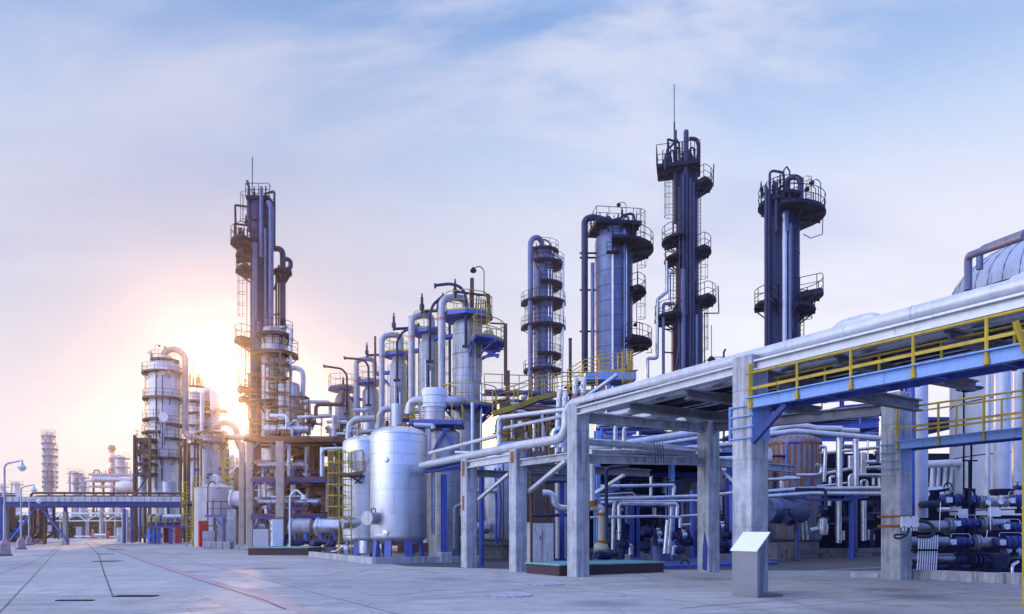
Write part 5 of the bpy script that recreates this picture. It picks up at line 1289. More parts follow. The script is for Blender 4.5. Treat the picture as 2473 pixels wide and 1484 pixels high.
# kerb basin round the tanks
P0, P1, P2, P3 = gp(905,1362), gp(750,1343.5), gp(1046,1352), None
bs = thing('bund_basin', 'raised concrete kerb basin under the twin silver tanks', 'basin', P0)
q = MB(); e = off(P0,.0,5.4); f_ = off(P1,0,5.4)
for a, b_ in ((P0,P1),(P0,e)): q.bar(a+UP*.15, b_+UP*.15, .22, .3)
build(q, 'kerb', m_conc, bs)
q = MB(); q.add([a+UP*.06 for a in (P0,e,f_,P1)], [(0,1,2,3)]); build(q, 'basin_floor', m_conc2, bs)
q = MB(); q.bbox(V(836,1322,37.2), (.22,.15,.2), 0, .02); q.tube([V(838,1327,37.2), V(840,1345,37.2)], .015, 5); q.tube([V(828,1318,37.2), V(812,1330,37.4), V(800,1332,37.6)], .03, 6, .1); solo(q, 'switch_box', m_pale, 'small pale blue switch box with a cable by the ladder foot', 'switch box')

# silver tank seen between columns C and D, with cabinet
k3 = vessel('silver_tank', 'pale silver tank standing behind the two short concrete columns', 'tank', (GX(1205,41),41), SZ(52,41), .75, ZY(1085,41), m_alum, .3, None, 48)
nozzle(k3, 1165, 1275, 39.4, .32, .5, 'manway', (-1,-.6,0))
q = MB(); q.tube([V(1196,1130,39.4), V(1199,1220,39.4), V(1198,1313,39.4)], .06, 8); q.tube([V(1206,1130,39.5), V(1210,1220,39.5), V(1206,1313,39.5)], .05, 8); build(q, 'drain_or_reflection', m_blue, k3)  # blue upright reflections on the tank, modelled as tubes
q = MB(); p = gp(1201,1353); q.lathe([(1.5,0),(1.5,.7),(1.6,.72),(1.6,.95),(.0,.95)], (GX(1205,41),41,0), 28, smooth=False); solo(q, 'brick_plinth', m_brick, 'round pale brick plinth under the silver tank behind the short columns', 'plinth')
cb = gp(1305,1352); cb = Vector((GX(1304,34.5),34.5,.05))
th = thing('control_cabinet', 'tall rust-blistered white control cabinet between two concrete columns', 'cabinet', cb)
w2, h2 = SZ(60,34.5), 1.85
q = MB(); q.bbox(cb+UP*h2/2, (w2,.7,h2), R(10), .02); build(q, 'body', m_cab, th)
q = MB(); ca, sa = math.cos(R(10)), math.sin(R(10))
for g in (-1,1): q.box(cb+Vector((ca*w2*.25*g+sa*.36, sa*w2*.25*g-ca*.36, h2/2)), (w2*.46,.02,h2*.93), R(10))
build(q, 'door', m_cab, th)
q = MB(); q.box(cb+UP*(h2+.03), (w2*1.08,.8,.05), R(10)); build(q, 'roof', m_brown, th)
q = MB(); q.box(cb+Vector((ca*-.06+sa*.38, sa*-.06-ca*.38, h2*.62)), (.04,.03,.16), R(10)); q.box(cb+Vector((-w2*.38+sa*.38, -ca*.38, h2*.8)), (.14,.02,.08), R(10)); build(q, 'handle', m_steel, th)

# ================================================================ tan insulated pipe and pipework of the dark bay (between elbow column and inner column)
def ee(a, b_): return 1388.6+a*.2035, 1086.8+b_*.2035
def EP(pts, d, r, mat, label, cat='pipe', **k): return pipe([V(*ee(a,b_), d+(e[0] if e else 0)) for a, b_, *e in pts], r, mat, label, cat, **k)
EP([(180,680),(260,680)], 28.5, .13, m_tan, 'short level tan pipe at the elbow column', seam=.4)
EP([(262,680),(318,690),(320,790)], 28.5, .14, m_white, 'silver elbow joining the level tan pipe to the upright one', bend=.25, seam=.1)
tn = EP([(320,790),(320,1075)], 28.5, .155, m_tan, 'upright tan insulated pipe just right of the elbow column', seam=0)
q = MB(); x, y = ee(320,760); q.lathe([(.22,-.06),(.22,.06)], V(x,y,28.5), 18); x, y = ee(320,1085); q.lathe([(.22,-.05),(.22,.05)], V(x,y,28.5), 18); x, y = ee(210,620); q.lathe([(.2,-.12),(.2,.12)], V(x,y,28.5), 16); solo(q, 'rusty_flange', m_rust, 'rusty flanges on the upright tan pipe', 'flange')
q = MB(); x, y = ee(310,1150); q.lathe([(.0,-.22),(.2,-.2),(.3,-.05),(.26,.1),(.16,.2),(.0,.2)], V(x,y,28.5), 18); solo(q, 'pump_casing', m_tan, 'rounded tan pump casing at the foot of the tan pipe', 'pump')
pump(Vector((GX(1475,29.5),29.5,.1)), R(15), 'dark pump at the foot of the tan pipe by the teal plinth', .8)
EP([(220,1290),(235,1225),(280,1210),(350,1212)], 27.6, .07, m_dkpipe, 'low grey pipe elbow bending onto the teal plinth', bend=.2, seam=.2)
EP([(480,1205),(520,1205),(540,1230),(540,1300)], 28, .05, m_dkpipe, 'small dark pipe bend right of the dark pump', bend=.12, seam=0)
EP([(205,140),(205,600)], 27, .1, m_rackp, 'white upright pipe close to the right of the elbow column', seam=.8)
EP([(640,190),(420,205),(372,230),(372,640),(378,1060)], 28, .07, m_dkpipe, 'dark grey pipe bending down beside the tan pipe', bend=.3, seam=0)
EP([(235,432),(1180,415),(1165,545)], 33, .08, m_alup, 'level silver pipe with a downturned right end, high in the dark bay', bend=.12)
EP([(235,580),(800,570),(1460,545),(1720,525),(1900,505)], 31, .078, m_alup, 'long silver pipe crossing the dark bay behind the inner column', bend=.2)
EP([(240,600),(830,610),(1450,600)], 32.5, .06, m_alup, 'slim silver pipe right below the long crossing pipe')
EP([(240,635),(420,620),(470,605),(455,800),(450,1180)], 31.6, .085, m_alup, 'left of the pair of silver pipes bending down in the dark bay', bend=.12)
EP([(1190,640),(520,640),(525,900),(530,1210)], 31.2, .085, m_alup, 'right of the pair of silver pipes bending down in the dark bay', bend=.12)
EP([(1070,645),(1215,635),(1210,780)], 30.6, .08, m_alup, 'short silver pipe turning down right of the dark bay', bend=.12)
EP([(1145,670),(1140,850),(1110,1225)], 31.4, .075, m_alup, 'leaning slim silver pipe on the right of the dark bay')
EP([(1100,830),(1065,1225)], 30.8, .1, m_alup, 'leaning thick silver pipe on the right of the dark bay')
EP([(180,800),(940,785),(1245,797),(1245,920)], 30.4, .06, m_alup, 'lowest level silver pipe in the dark bay with a tapered drop', bend=.08)
EP([(1250,785),(1460,772)], 31.5, .06, m_alup, 'short silver pipe reaching the inner column low down')
EP([(1265,890),(1370,880)], 30.4, .055, m_alup, 'stub of silver pipe pointing right low in the dark bay')
EP([(1275,580),(1275,1000)], 33.4, .06, m_shellb, 'grey upright pipe left of the inner column')
EP([(900,310),(900,545)], 34, .07, m_alup, 'silver upright pipe hanging under the mid cross beam')
EP([(260,530),(420,520),(690,505),(720,545)], 34, .03, m_alup, 'thin bent silver tube in the upper dark bay', bend=.15, seam=0)
EP([(660,1240),(665,1140),(640,1130)], 32, .1, m_alup, 'silver elbow stub standing on the blue floor', bend=.12, seam=.1)
EP([(1160,1240),(1165,1150),(1200,1150)], 31, .085, m_alup, 'silver elbow stub by the foot of the leaning pipes', bend=.1, seam=.1)
EP([(600,345),(605,350),(1300,350),(1460,345)], 36, .025, m_black, 'dark hose line strung across the upper dark bay', 'hose' , seam=0)
EP([(800,395),(1300,375),(1400,380),(1425,420),(1425,510)], 35.5, .03, m_black, 'dark hose looping down left of the inner column', 'hose', bend=.3, seam=0)
EP([(560,175),(1000,150),(1420,95),(1465,60)], 27, .02, m_black, 'dark cable sagging along the mid-height cross beam', 'cable', bend=.5, seam=0)
q = MB(); x, y = ee(1388,480); q.tube([V(x,y,34), V(x,1345,34)], .11, 12); solo(q, 'blue_standpipe', m_blue, 'upright bright blue standpipe left of the inner column', 'standpipe')
q = MB(); q.tube([V(1768,1172,33), V(1768,1340,33)], .12, 12); solo(q, 'blue_standpipe', m_blue, 'upright bright blue standpipe right of the inner column', 'standpipe')
for a, b_ in ((690,900),(735,880)):
    q = MB(); x, y = ee(a,b_); p = V(x,1345,33); q.bar(p, Vector((p.x,p.y,ZY(1215,33))), .24, .24); solo(q, 'blue_post', m_navy, 'stout blue steel post in the middle of the dark bay', 'post', 'blue posts in the dark bay')
for i, (a, b_) in enumerate(((860,960),(990,990),(1330,1080),(820,1150),(1000,1080),(1200,1020),(560,1120),(1290,1010),(1750,1120),(1780,1010),(1745,910))):
    x, y = ee(a,b_); valve(V(x,y,31+i%3), (1,.3,0), .12, 'dim valve low in the dark bay under the rack', group='dim valves in the dark bay', body=m_alup if i % 3 == 1 else None)
for i, (x, d) in enumerate(((1545,35),(1590,33.5),(1640,34.5),(1570,38.5),(1765,35))): pump(Vector((GX(x,d),d,.15)), R(20+30*i), 'dim motor pump on the floor of the dark bay', .9, 'pumps in the dark bay')
q = MB(); x, y = ee(1000,1150); q.lathe([(.0,-.7),(.35,-.68),(.35,.3),(.42,.3),(.42,.38),(.0,.45)], V(x,y,32.5), 20); solo(q, 'floor_drum', m_shellb, 'dim grey drum on the blue floor behind the leaning pipes', 'drum')

# white pipes in front of the corrugated house & labelled risers
def ps(x0, y0, x1, y1, d, r, txt, label, tl):
    a, b_ = V(x0,y0,d), V(x1,y1,d); th = thing('marked_pipe', label, 'pipe', a, 'marked upright pipes at the elbow column')
    q = MB(); q.tube([a, b_, b_+Vector((.0,.8,.15))], r, 16, r*1.6, True, 0); q.tube([Vector((a.x,a.y,.1)), a], r, 16); build(q, 'pipe_run', m_rackp, th)
    t_ = (b_-a).normalized(); L = (b_-a).length
    q = MB(); q.tube([a+t_*L*tl, a+t_*(L*tl+.24)], r*1.02, 16); build(q, 'red_band', m_pink, th)
    q = MB(); q.tube([a+t_*(L*tl+.42), a+t_*(L*tl+.72)], r*1.02, 16); build(q, 'label_band', m_pale, th)
    lettering(txt, .27, th, a+t_*(L*tl+.47)+Vector((0,-r*1.06,0))-ORG[th.name], (R(90),0,0), 'number')
ps(1347,1015,1352,945,38,.14,'17','shortest marked white pipe with a red band, left of the pair at the elbow column',.3)
ps(1362,1010,1366,950,37.5,.14,'17','second marked white pipe with a red band, leaning on its neighbour',.3)
ps(1352,946,1351,910,38.3,.15,'','white pipe cap standing above the two short marked pipes',.4) if False else None
ps(1386,1010,1390,915,38,.14,'17','tall marked white pipe with a red band, left of the two taller ones',.5)
ps(1404,1005,1410,915,38,.14,'51','tall marked white pipe with a red band, nearest to the wide tower',.5)

# corrugated plant house
d = 47.
hx0, hx1 = GX(1196,44), GX(1385,52)
hs = thing('plant_house', 'grey corrugated metal house behind the stepped white pipes', 'building', (GX(1290,48),48,0))
q = MB(); a, b_ = Vector((GX(1205,46),46,0)), Vector((GX(1392,46),46,0)); n = 70; h_ = ZY(968,46); vs = []
for k in range(n*4+1):
    p = a.lerp(b_, k/(n*4)); o = (.0,.05,.05,.0)[k % 4]; vs += [Vector((p.x,p.y-o,0)), Vector((p.x,p.y-o,h_))]
q.add(vs, [(2*k,2*k+2,2*k+3,2*k+1) for k in range(n*4)])
q.add([a, Vector((a.x-2,54,0)), Vector((a.x-2,54,h_)), Vector((a.x,a.y,h_))], [(0,1,2,3)]); q.add([b_, Vector((b_.x+1,54,0)), Vector((b_.x+1,54,h_)), Vector((b_.x,b_.y,h_))], [(3,2,1,0)]); build(q, 'wall', m_corr, hs)
q = MB(); q.add([Vector((a.x-.2,a.y-.3,h_)), Vector((b_.x+.2,b_.y-.3,h_)), Vector((b_.x+1,54,h_+.4)), Vector((a.x-2,54,h_+.4))], [(0,1,2,3)]); q.bar(Vector((a.x-.2,a.y-.3,h_-.05)), Vector((b_.x+.2,b_.y-.3,h_-.05)), .1, .14); build(q, 'roof', m_brown, hs)
q = MB(); x0_, x1_ = GX(1236,43.5), GX(1362,43.5); z_ = ZY(1006,43.5); q.add([Vector((x0_,42.7,z_)), Vector((x1_,42.7,z_-.2)), Vector((x1_,45.9,z_+.1)), Vector((x0_,45.9,z_+.2)),Vector((x0_,42.7,z_-.1)), Vector((x1_,42.7,z_-.3)), Vector((x1_,45.9,z_)), Vector((x0_,45.9,z_+.1))], [(0,1,2,3),(7,6,5,4),(0,4,5,1),(1,5,6,2),(2,6,7,3),(3,7,4,0)]); build(q, 'awning', m_brown, hs)
# yellow catwalk rising to the wide tower
cw = thing('catwalk', 'long yellow railed catwalk climbing right toward the wide blue-grey tower', 'catwalk', V(1330,960,42))
path = [V(1190,1000,40), V(1245,985,40.5), V(1300,962,42), V(1360,950,44), V(1440,948,46)]
q = MB()
for a, b_ in zip(path, path[1:]): q.bar(a, b_, .08, .18)
build(q, 'stringer', m_yel, cw)
q = MB()
for a, b_ in zip(path, path[1:]): q.bar(a+Vector((.1,.5,.0)), b_+Vector((.1,.5,.0)), .9, .05)
build(q, 'deck', m_steel, cw)
q = MB(); q.rail([p+UP*.1 for p in path], 1.15, 1.25, .035); build(q, 'railing', m_yel, cw)
q = MB(); q.rail([p+UP*.1+Vector((.2,1.0,0)) for p in path], 1.15, 1.25, .03); build(q, 'railing', m_yel, cw)
cw2 = thing('catwalk', 'upper yellow railed landing wrapped round the foot of the wide blue-grey tower', 'catwalk', V(1430,925,50))
path = [V(1370,935,52), V(1410,912,51), V(1455,900,50), V(1512,895,50), V(1524,890,52)]
q = MB()
for a, b_ in zip(path, path[1:]): q.bar(a, b_, .1, .2)
build(q, 'stringer', m_yel, cw2)
q = MB()
for a, b_ in zip(path, path[1:]): q.bar(a+Vector((.1,.6,.0)), b_+Vector((.1,.6,.0)), 1.0, .06)
build(q, 'deck', m_steel, cw2)
q = MB(); q.rail([p+UP*.08 for p in path], 1.15, 1.3, .035); build(q, 'railing', m_yel, cw2)
q = MB(); q.rail([p+UP*.08+Vector((.2,1.1,0)) for p in path], 1.15, 1.3, .03); build(q, 'railing', m_yel, cw2)
q = MB(); q.box(V(1470,915,50.6), (3.4,2.2,.5)); q.bar(V(1468,915,50), V(1468,1000,50), .25, .25); q.bar(V(1395,935,51), V(1395,1010,51), .25, .25); build(q, 'support', m_lblue, cw2)
q = MB(); q.ladder(V(1513,935,49), V(1513,850,49), (1,0,0), .5, (0,-1,0), .32, .03); build(q, 'ladder', m_yel, cw2)
fr = thing('catwalk', 'level yellow guard rails on a blue deck behind the brown post', 'catwalk', V(1260,940,45))
q = MB(); q.rail([V(1170,945,46), V(1240,948,46), V(1330,950,47)], 1.1, 1.2, .03); build(q, 'railing', m_yel, fr)
q = MB(); q.bar(V(1165,948,46.3), V(1335,952,47.3), 1.2, .2); build(q, 'deck', m_blue, fr)
for i, (pts, r, mt, lab) in enumerate(((((1232,990),(1290,1003),(1345,992),(1420,955),(1490,905)),.13,m_alup,'silver pipe snaking up along the yellow catwalk'),
     (((1232,975),(1300,978),(1390,985)),.11,m_alup,'level silver pipe behind the yellow catwalk'), (((1236,985),(1280,1000),(1345,1000)),.1,m_rackp,'short white pipe under the yellow catwalk rails'),
     (((1195,1058),(1200,1012),(1240,985)),.09,m_alup,'silver pipe rising by the curved end of the yellow catwalk'), (((1215,968),(1420,975)),.12,m_dkpipe,'dark level pipe behind the yellow catwalk'))):
    pipe([V(a,b_,42.8+.5*i) for a, b_ in pts], r, mt, lab, bend=.6, seam=.9)
th = thing('gauge_stand', 'small brown steel frame with gauges in front of the corrugated house', 'frame', V(1240,1080,40))
for x in (1226,1262,1281,1320): q = MB(); p = V(x,1075,40); q.tube([Vector((p.x,p.y,0)), V(x,1010 if x < 1300 else 1020,40)], .06, 8); build(q, 'post', m_brown, th)
q = MB(); 
for y in (1012,1040,1062): q.bar(V(1224,y,40), V(1283,y+2,40), .07)
build(q, 'beam', m_brown, th)
gauge(V(1256,1022,39.8), 'round white gauge in front of the corrugated house', .14)
for k, x in enumerate((1236,1246,1271,1290,1305,1312)): pipe([V(x,1090,41), V(x,1015+6*(k%3),41)], .06+.03*(k % 2), (m_alup, m_brown, m_rackp)[k % 3], 'upright pipe in the cluster in front of the corrugated house', group='pipe cluster before the corrugated house', seam=.7)
pipe([V(1337,1080,36), V(1337,1040,36), V(1352,1036,36)], .16, m_alup, 'fat silver pipe elbow left of the rising pipe elbow', bend=.3, seam=.3)
pipe([V(1356,1080,36.5), V(1356,1036,36.5)], .14, m_alup, 'fat silver upright pipe left of the rising pipe elbow', seam=.5)
pipe([V(1330,985,44.5), V(1330,1020,44.5)], .3, m_alup, 'short fat silver duct on the corrugated wall', seam=.5)
q = MB(); q.bar(V(1200,1078,37), V(1300,1070,37), .5, .35); solo(q, 'blue_beam', m_lblue, 'pale blue beam end behind the stepped white pipes', 'beam')
q = MB(); q.bar(V(1238,998,42.6), V(1238,998,42.6)+UP*.9, .06); q.lathe([(.0,.0),(.2,.05),(.22,.25),(.0,.3)], V(1265,965,42), 12); solo(q, 'work_lamp', m_alup, 'small lamp on the railing right of the nearest reactor column', 'lamp')
# ================================================================ multi-level steel and concrete process structure (left of the silver tanks)
D = 56.
ps_ = thing('process_structure', 'three-storey concrete and steel process structure left of the silver tanks', 'structure', (GX(680,D), D, 0))
def pst(x, y0, d, w_, mat=m_conct):
    q = MB(); p = Vector((GX(x,d), d, 0)); q.bbox(p+UP*ZY(y0,d)/2, (w_,w_,ZY(y0,d)), UANG*.3, .04); q.bbox(p+UP*.15, (w_*1.5,w_*1.5,.3), UANG*.3, .04); build(q, 'column', mat, ps_)
pst(604,1060,D,.5); pst(677,1066,D-1,.58); pst(585,1068,D+4,.45); pst(716,1072,D+9,.4); pst(800,1070,D+4,.4); pst(640,1075,D+10,.45)
def deck(y, x0, x1, d, dep, rail=True, th=ps_, rm=m_brown, mat=m_navy, yl=.24):
    a, b_ = V(x0,y,d), V(x1,y,d); z = a.z
    q = MB(); q.box(((a.x+b_.x)/2, d+dep/2, z-.05), (b_.x-a.x, dep, .08))
    for k in range(4): q.ibeam(Vector((a.x, d+dep*k/3, z-.09-yl/2)), Vector((b_.x, d+dep*k/3, z-.09-yl/2)), yl, .2)
    n = max(2, int((b_.x-a.x)/2.2))
    for k in range(n+1): xx = a.x+(b_.x-a.x)*k/n; q.bar(Vector((xx, d+.05, z-.09-yl/2)), Vector((xx, d+dep-.05, z-.09-yl/2)), .1, yl*.8)
    p = build(q, 'deck', mat, th)
    if rail:
        q = MB(); q.rail([Vector((a.x, d+dep, z)), Vector((a.x, d+.05, z)), Vector((b_.x, d+.05, z)), Vector((b_.x, d+dep, z))], 1.1, 1.3, .03); build(q, 'railing', rm, p)
    return p
deck(1056,588,838,D-.4,11, mat=m_brown); deck(1154,606,800,D-.6,10, mat=m_navy); deck(1243,606,786,D-.8,9, mat=m_navy)
for (x0,y0,x1,y1) in ((612,1086,625,1066),(664,1086,650,1066),(684,1084,697,1070),(612,1178,628,1160),(665,1176,650,1160),(684,1176,698,1160),(820,1090,805,1070),(806,1168,818,1182),(612,1275,632,1252)):
    q = MB(); q.bar(V(x0,y0,D-.2), V(x1,y1,D-.2), .14); build(q, 'brace', m_blue, ps_)
# equipment on the structure
def hvessel(x0, x1, y, d, r, label, mat=m_alup, saddles=True, zdrop=1.0, cat='vessel', cone=False):
    a, b_ = V(x0,y,d), V(x1,y,d); L = (b_-a).length
    th = thing('horizontal_vessel', label, cat, (a+b_)/2-UP*(r+zdrop*.5))
    q = MB(); q.lathe([(.001,-r*.35),(r*.5,-r*.28),(r*.85,-r*.12),(r,0),(r,L*.25),(r*1.03,L*.25),(r*1.03,L*.27),(r,L*.27),(r,L),(r*.85,L+r*.12),(r*.5,L+r*.28),(.001,L+r*.35)], a, 26, axis=(b_-a)); build(q, 'shell', mat, th)
    if saddles:
        for f in (.22,.78):
            q = MB(); p = a.lerp(b_, f); q.box(p-UP*(r*.6+zdrop/2), (.25,r*1.5,zdrop)); build(q, 'saddle', m_blue, th)
    q = MB(); q.lathe([(r*1.12,-.06),(r*1.12,.06)], a+(b_-a)*.08, 26, axis=(b_-a)); build(q, 'flange', mat, th)
    return th
hvessel(640,746,1037,D+2,.32,'silver horizontal vessel on the top deck below the sun tower',m_white,True,.5)
hvessel(617,735,1122,D+1,.36,'upper silver horizontal vessel on the middle deck of the process structure',m_alup,True,.7)
hvessel(617,771,1211,D+.6,.34,'long silver horizontal vessel on the lower deck of the process structure',m_alup,True,.7)
hvessel(703,752,1272,D-1,.62,'large dim exchanger drum at ground level under the lower deck',m_shell,True,.9)
hvessel(764,822,1272,D-3,.62,'shiny silver exchanger head at ground level left of the ladder cage',m_alup,True,.9)
hvessel(622,645,1268,D+1,.5,'small silver exchanger head at ground level between structure columns',m_alup,True,.9)
hvessel(560,598,1206,D+9,.75,'rounded white vessel end left of the structure columns',m_white,True,1.2)
for i, (x, y0, y1, d, r, mt, lab) in enumerate(((698,1070,1150,D,.13,m_pale,'white upright pipe between top and middle deck, right of the front column'),(739,1080,1152,D+1,.1,m_pale,'thin white upright pipe left of the big white one'),
      (778,1080,1150,D-1,.17,m_rackp,'thick white upright pipe near the ladder cage'),(626,1170,1200,D,.1,m_pale,'short white upright pipe on the lower deck, left'),(640,1165,1200,D,.12,m_pale,'short white upright pipe on the lower deck, second'),
      (708,1170,1200,D,.2,m_pale,'stubby white vertical drum on the lower deck'),(744,1075,1200,D+3,.12,m_pale,'long white upright pipe through two decks'),(790,1160,1235,D+1,.12,m_white,'white upright pipe behind the ladder cage'),
      (610,1070,1150,D+5,.14,m_pale,'pale upright pipe at the left end of the structure'),(620,1075,1150,D+6,.12,m_pale,'second pale upright pipe at the left end of the structure'),(638,1065,1150,D+6,.2,m_white,'wide pale upright pipe behind the left structure column'),
      (655,1090,1152,D+7,.25,m_brown,'brown upright duct behind the middle deck'),(722,1080,1235,D+6,.5,m_brown,'broad brown upright vessel behind the decks, left'),(760,1080,1235,D+6,.55,m_brown,'broad brown upright vessel behind the decks, right'),
      (688,1090,1235,D+8,.5,m_brown,'broad brown upright vessel behind the front column'))):
    pipe([V(x,y1,d), V(x,y0,d)], r, mt, lab, seam=.9, name='upright_pipe')
for i, (pts, d, r, mt, lab) in enumerate((([(600,1073),(836,1073)],D+1,.1,m_brown,'brown level pipe under the top deck'),([(690,1100),(740,1092),(742,1120)],D+2,.12,m_brown,'dark pipe bent over between the decks'),
      ([(706,1140),(775,1138)],D+1.5,.1,m_blue,'blue level pipe on the middle deck'),([(655,1200),(735,1198)],D-.2,.07,m_pale,'thin white level pipe on the lower deck'),([(648,1228),(740,1228)],D-.3,.09,m_blue,'blue level pipe on the lower deck'),
      ([(690,1172),(785,1178),(788,1200)],D+1,.09,m_brown,'brown level pipe under the middle deck'),([(838,1082),(780,1084),(776,1100)],D-2,.12,m_white,'white level pipe running behind the rear silver tank'),
      ([(720,1008),(800,1003)],D+2,.17,m_white,'white level pipe over the top deck near the last reactor column'),([(806,1003),(806,1060)],D+2,.16,m_white,'white upright pipe at the end of the top deck'),
      ([(700,1025),(720,1010),(722,1050)],D+2,.13,m_white,'white bent pipe on the top deck'),([(790,1020),(830,1018)],D+3,.09,m_white,'short white pipe near the last reactor column'),
      ([(812,1047),(880,1046)],D-3,.09,m_white,'thin white level pipe left of the silver tank domes'))):
    pipe([V(a,b_,d) for a, b_ in pts], r, mt, lab, bend=.3, seam=.9)
for i, (x, y, d) in enumerate(((668,1046,D+1),(620,1146,D),(650,1148,D),(720,1148,D+1),(760,1142,D),(628,1236,D-.4),(660,1236,D-.4),(735,1238,D-.4),(750,1025,D+2),(755,1018,D+2),(690,1145,D+2),(770,1190,D))):
    valve(V(x,y,d), (1,0,0), .13, 'small dim valve on the decks of the process structure', group='valves on the process structure', body=m_brown)
for i, (x, d) in enumerate(((690,54),(735,54.5),(775,51),(640,58),(800,50))): pump(Vector((GX(x,d),d,.1)), R(25*i), 'dim pump on the ground under the process structure', 1., 'pumps under the process structure')
# dark cladding wall closing the back of the structure
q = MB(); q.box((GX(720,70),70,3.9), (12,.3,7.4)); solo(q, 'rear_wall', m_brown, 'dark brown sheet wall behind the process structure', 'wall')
# teal plinth, kiosk, grey box, lamp
pl = gp(672,1342)
th = thing('plinth', 'low teal topped red plinth in front of the process structure', 'plinth', pl)
q = MB(); q.bbox((GX(690,47),47,.22), (SZ(148,46),2.6,.44), R(-3), .02); build(q, 'base', m_dkred, th)
q = MB(); q.bbox((GX(690,47),47,.465), (SZ(150,46),2.7,.05), R(-3), .01); build(q, 'top_slab', m_teal, th)
kk = Vector((GX(669,48.5),48.5,.0)); th = thing('kiosk', 'narrow pale metal kiosk with red markings and a small roof', 'kiosk', kk)
q = MB(); q.bbox(kk+UP*(.49+.9), (.7,.7,1.75), R(25), .02); build(q, 'body', m_pale, th)
q = MB(); q.add([kk+UP*2.22+Vector(v_) for v_ in ((-.5,-.42,.0),(.5,-.3,.16),(.42,.45,.16),(-.5,.4,.0),(-.5,-.42,.05),(.5,-.3,.21),(.42,.45,.21),(-.5,.4,.05))], [(3,2,1,0),(4,5,6,7),(0,1,5,4),(1,2,6,5),(2,3,7,6),(3,0,4,7)]); build(q, 'roof', m_brown, th)
q = MB(); v_ = Vector((-math.cos(R(25)), -math.sin(R(25)), 0))*.352; s_ = Vector((math.sin(R(25)), -math.cos(R(25)), 0))
for sg in (-.12,.12): q.bar(kk+v_+s_*sg+UP*1.75, kk+v_+s_*sg+UP*1.95, .1, .02, up=v_)
build(q, 'window', m_black, th)
q = MB()
for (sg, z_, h_) in ((-.1,1.2,.35),(.12,1.4,.2),(.1,.95,.2),(-.12,.75,.25)): q.bar(kk+v_*1.01+s_*sg+UP*z_, kk+v_*1.01+s_*sg+UP*(z_+h_), .14, .012, up=v_)
build(q, 'red_marking', m_red, th)
q = MB(); q.bbox((GX(634,49.5),49.5,1.05), (SZ(36,49.5),.9,1.15), R(6), .03); solo(q, 'grey_bin', m_corr, 'plain grey metal box standing on the teal plinth left of the kiosk', 'box')
def hooklamp(x, y, ytop, d, label, mat=m_pale, flip=1, group='hooked lamp posts'):
    p = Vector((GX(x,d),d,0)); th = thing('lamp_post', label, 'lamp post', p, group)
    q = MB(); q.bbox(p+UP*.2, (1.0,.7,.4), 0, .04); build(q, 'base', m_conc, th)
    zt_ = ZY(ytop,d); q = MB(); q.tube([p+UP*.4, p+UP*(zt_-.3), p+UP*zt_+Vector((.35*flip,0,.25)), p+UP*(zt_-.25)+Vector((.85*flip,0,0))], .06, 8, .5); build(q, 'pole', mat, th)
    q = MB(); q.lathe([(.06,.25),(.12,.15),(.26,-.05),(.2,-.12),(.0,-.2)], p+UP*(zt_-.4)+Vector((.9*flip,0,0)), 14); build(q, 'lamp_head', m_white, th)
    return th
hooklamp(700,1335,1188,46.5,'thin white hooked lamp post on the teal topped plinth')
hooklamp(587,1322,1128,60,'thick pale hooked lamp post left of the process structure columns', flip=-1)
hooklamp(502,1316,1165,68,'slender brown hooked lamp post in front of the white-roofed tank', mat=m_brown)
hooklamp(648,1240,1170,D-1,'short lamp on the railing of the middle deck', group=None) if False else None

# ================================================================ white-roofed tank with yellow ladder and platforms
d = 74.; rt = SZ(54,d); c = (GX(523,d), d)
tk = thing('storage_tank', 'pale grey tank with a low cone roof and yellow roof rails', 'tank', (c[0],c[1],0))
q = MB(); zt_ = ZY(1181,d); q.lathe([(rt,0),(rt,zt_),(rt+.04,zt_+.02),(rt*.5,zt_+.38),(.4,zt_+.6),(.01,zt_+.62)], (c[0],c[1],0), 48, smooth=False); build(q, 'shell', m_tankg, tk)
q = MB(); q.rail([Vector((c[0]+math.cos(R(a))*(rt-.05), c[1]+math.sin(R(a))*(rt-.05), zt_)) for a in range(-180,10,12)], 1.15, 1.3, .035); build(q, 'railing', m_yel, tk)
tp(tk, [V(527,1170,d), V(527,1155,d), V(515,1152,d)], .36, m_white, .4, 0, 'roof_vent', 16)
q = MB(); p = V(458,1320,71.5); p.z = 0; q.ladder(p, Vector((p.x,p.y,ZY(1164,71.5))), (1,0,0), .6, (-.8,-.6,0), .32, .05); q.bar(p+Vector((.35,0,0)), Vector((p.x+.35,p.y,ZY(1164,71.5))), .12); build(q, 'ladder', m_yel, tk)
tp(tk, [V(555,1190,71.5), V(560,1184,71.5), V(566,1188,71.5), V(566,1215,71.5)], .17, m_white, .3, 0)
sp = thing('access_platform', 'small brown-railed platform on blue legs in front of the white-roofed tank', 'platform', (GX(535,66),66,0))
q = MB(); za = ZY(1246,66); q.box((GX(532,66),66.5,za), (2.5,1.8,.16)); build(q, 'deck', m_blue, sp)
q = MB(); q.rail([V(500,1246,66.8), V(500,1246,65.7), V(562,1246,65.7), V(562,1246,67)], 1.3, .75, .04); build(q, 'railing', m_brown, sp)
q = MB(); q.rail([V(515,1246,65.6), V(515,1246,66.8)], 1.5, .4, .04); build(q, 'railing', m_brown, sp)
for x in (518,558,540): q = MB(); p = V(x,1250,66); q.bar(p, Vector((p.x,p.y,0)), .16); build(q, 'leg', m_brown if x == 518 else m_blue, sp)
q = MB(); q.bar(V(522,1252,65.9), V(534,1268,65.9), .1); q.bar(V(542,1252,65.9), V(556,1270,65.9), .1); build(q, 'brace', m_blue, sp)
q = MB(); q.bbox((GX(562,64.5),64.5,1.7), (.75,.75,3.4), R(10), .04); solo(q, 'concrete_pier', m_conc, 'stout concrete pier right of the small brown-railed platform', 'pier')
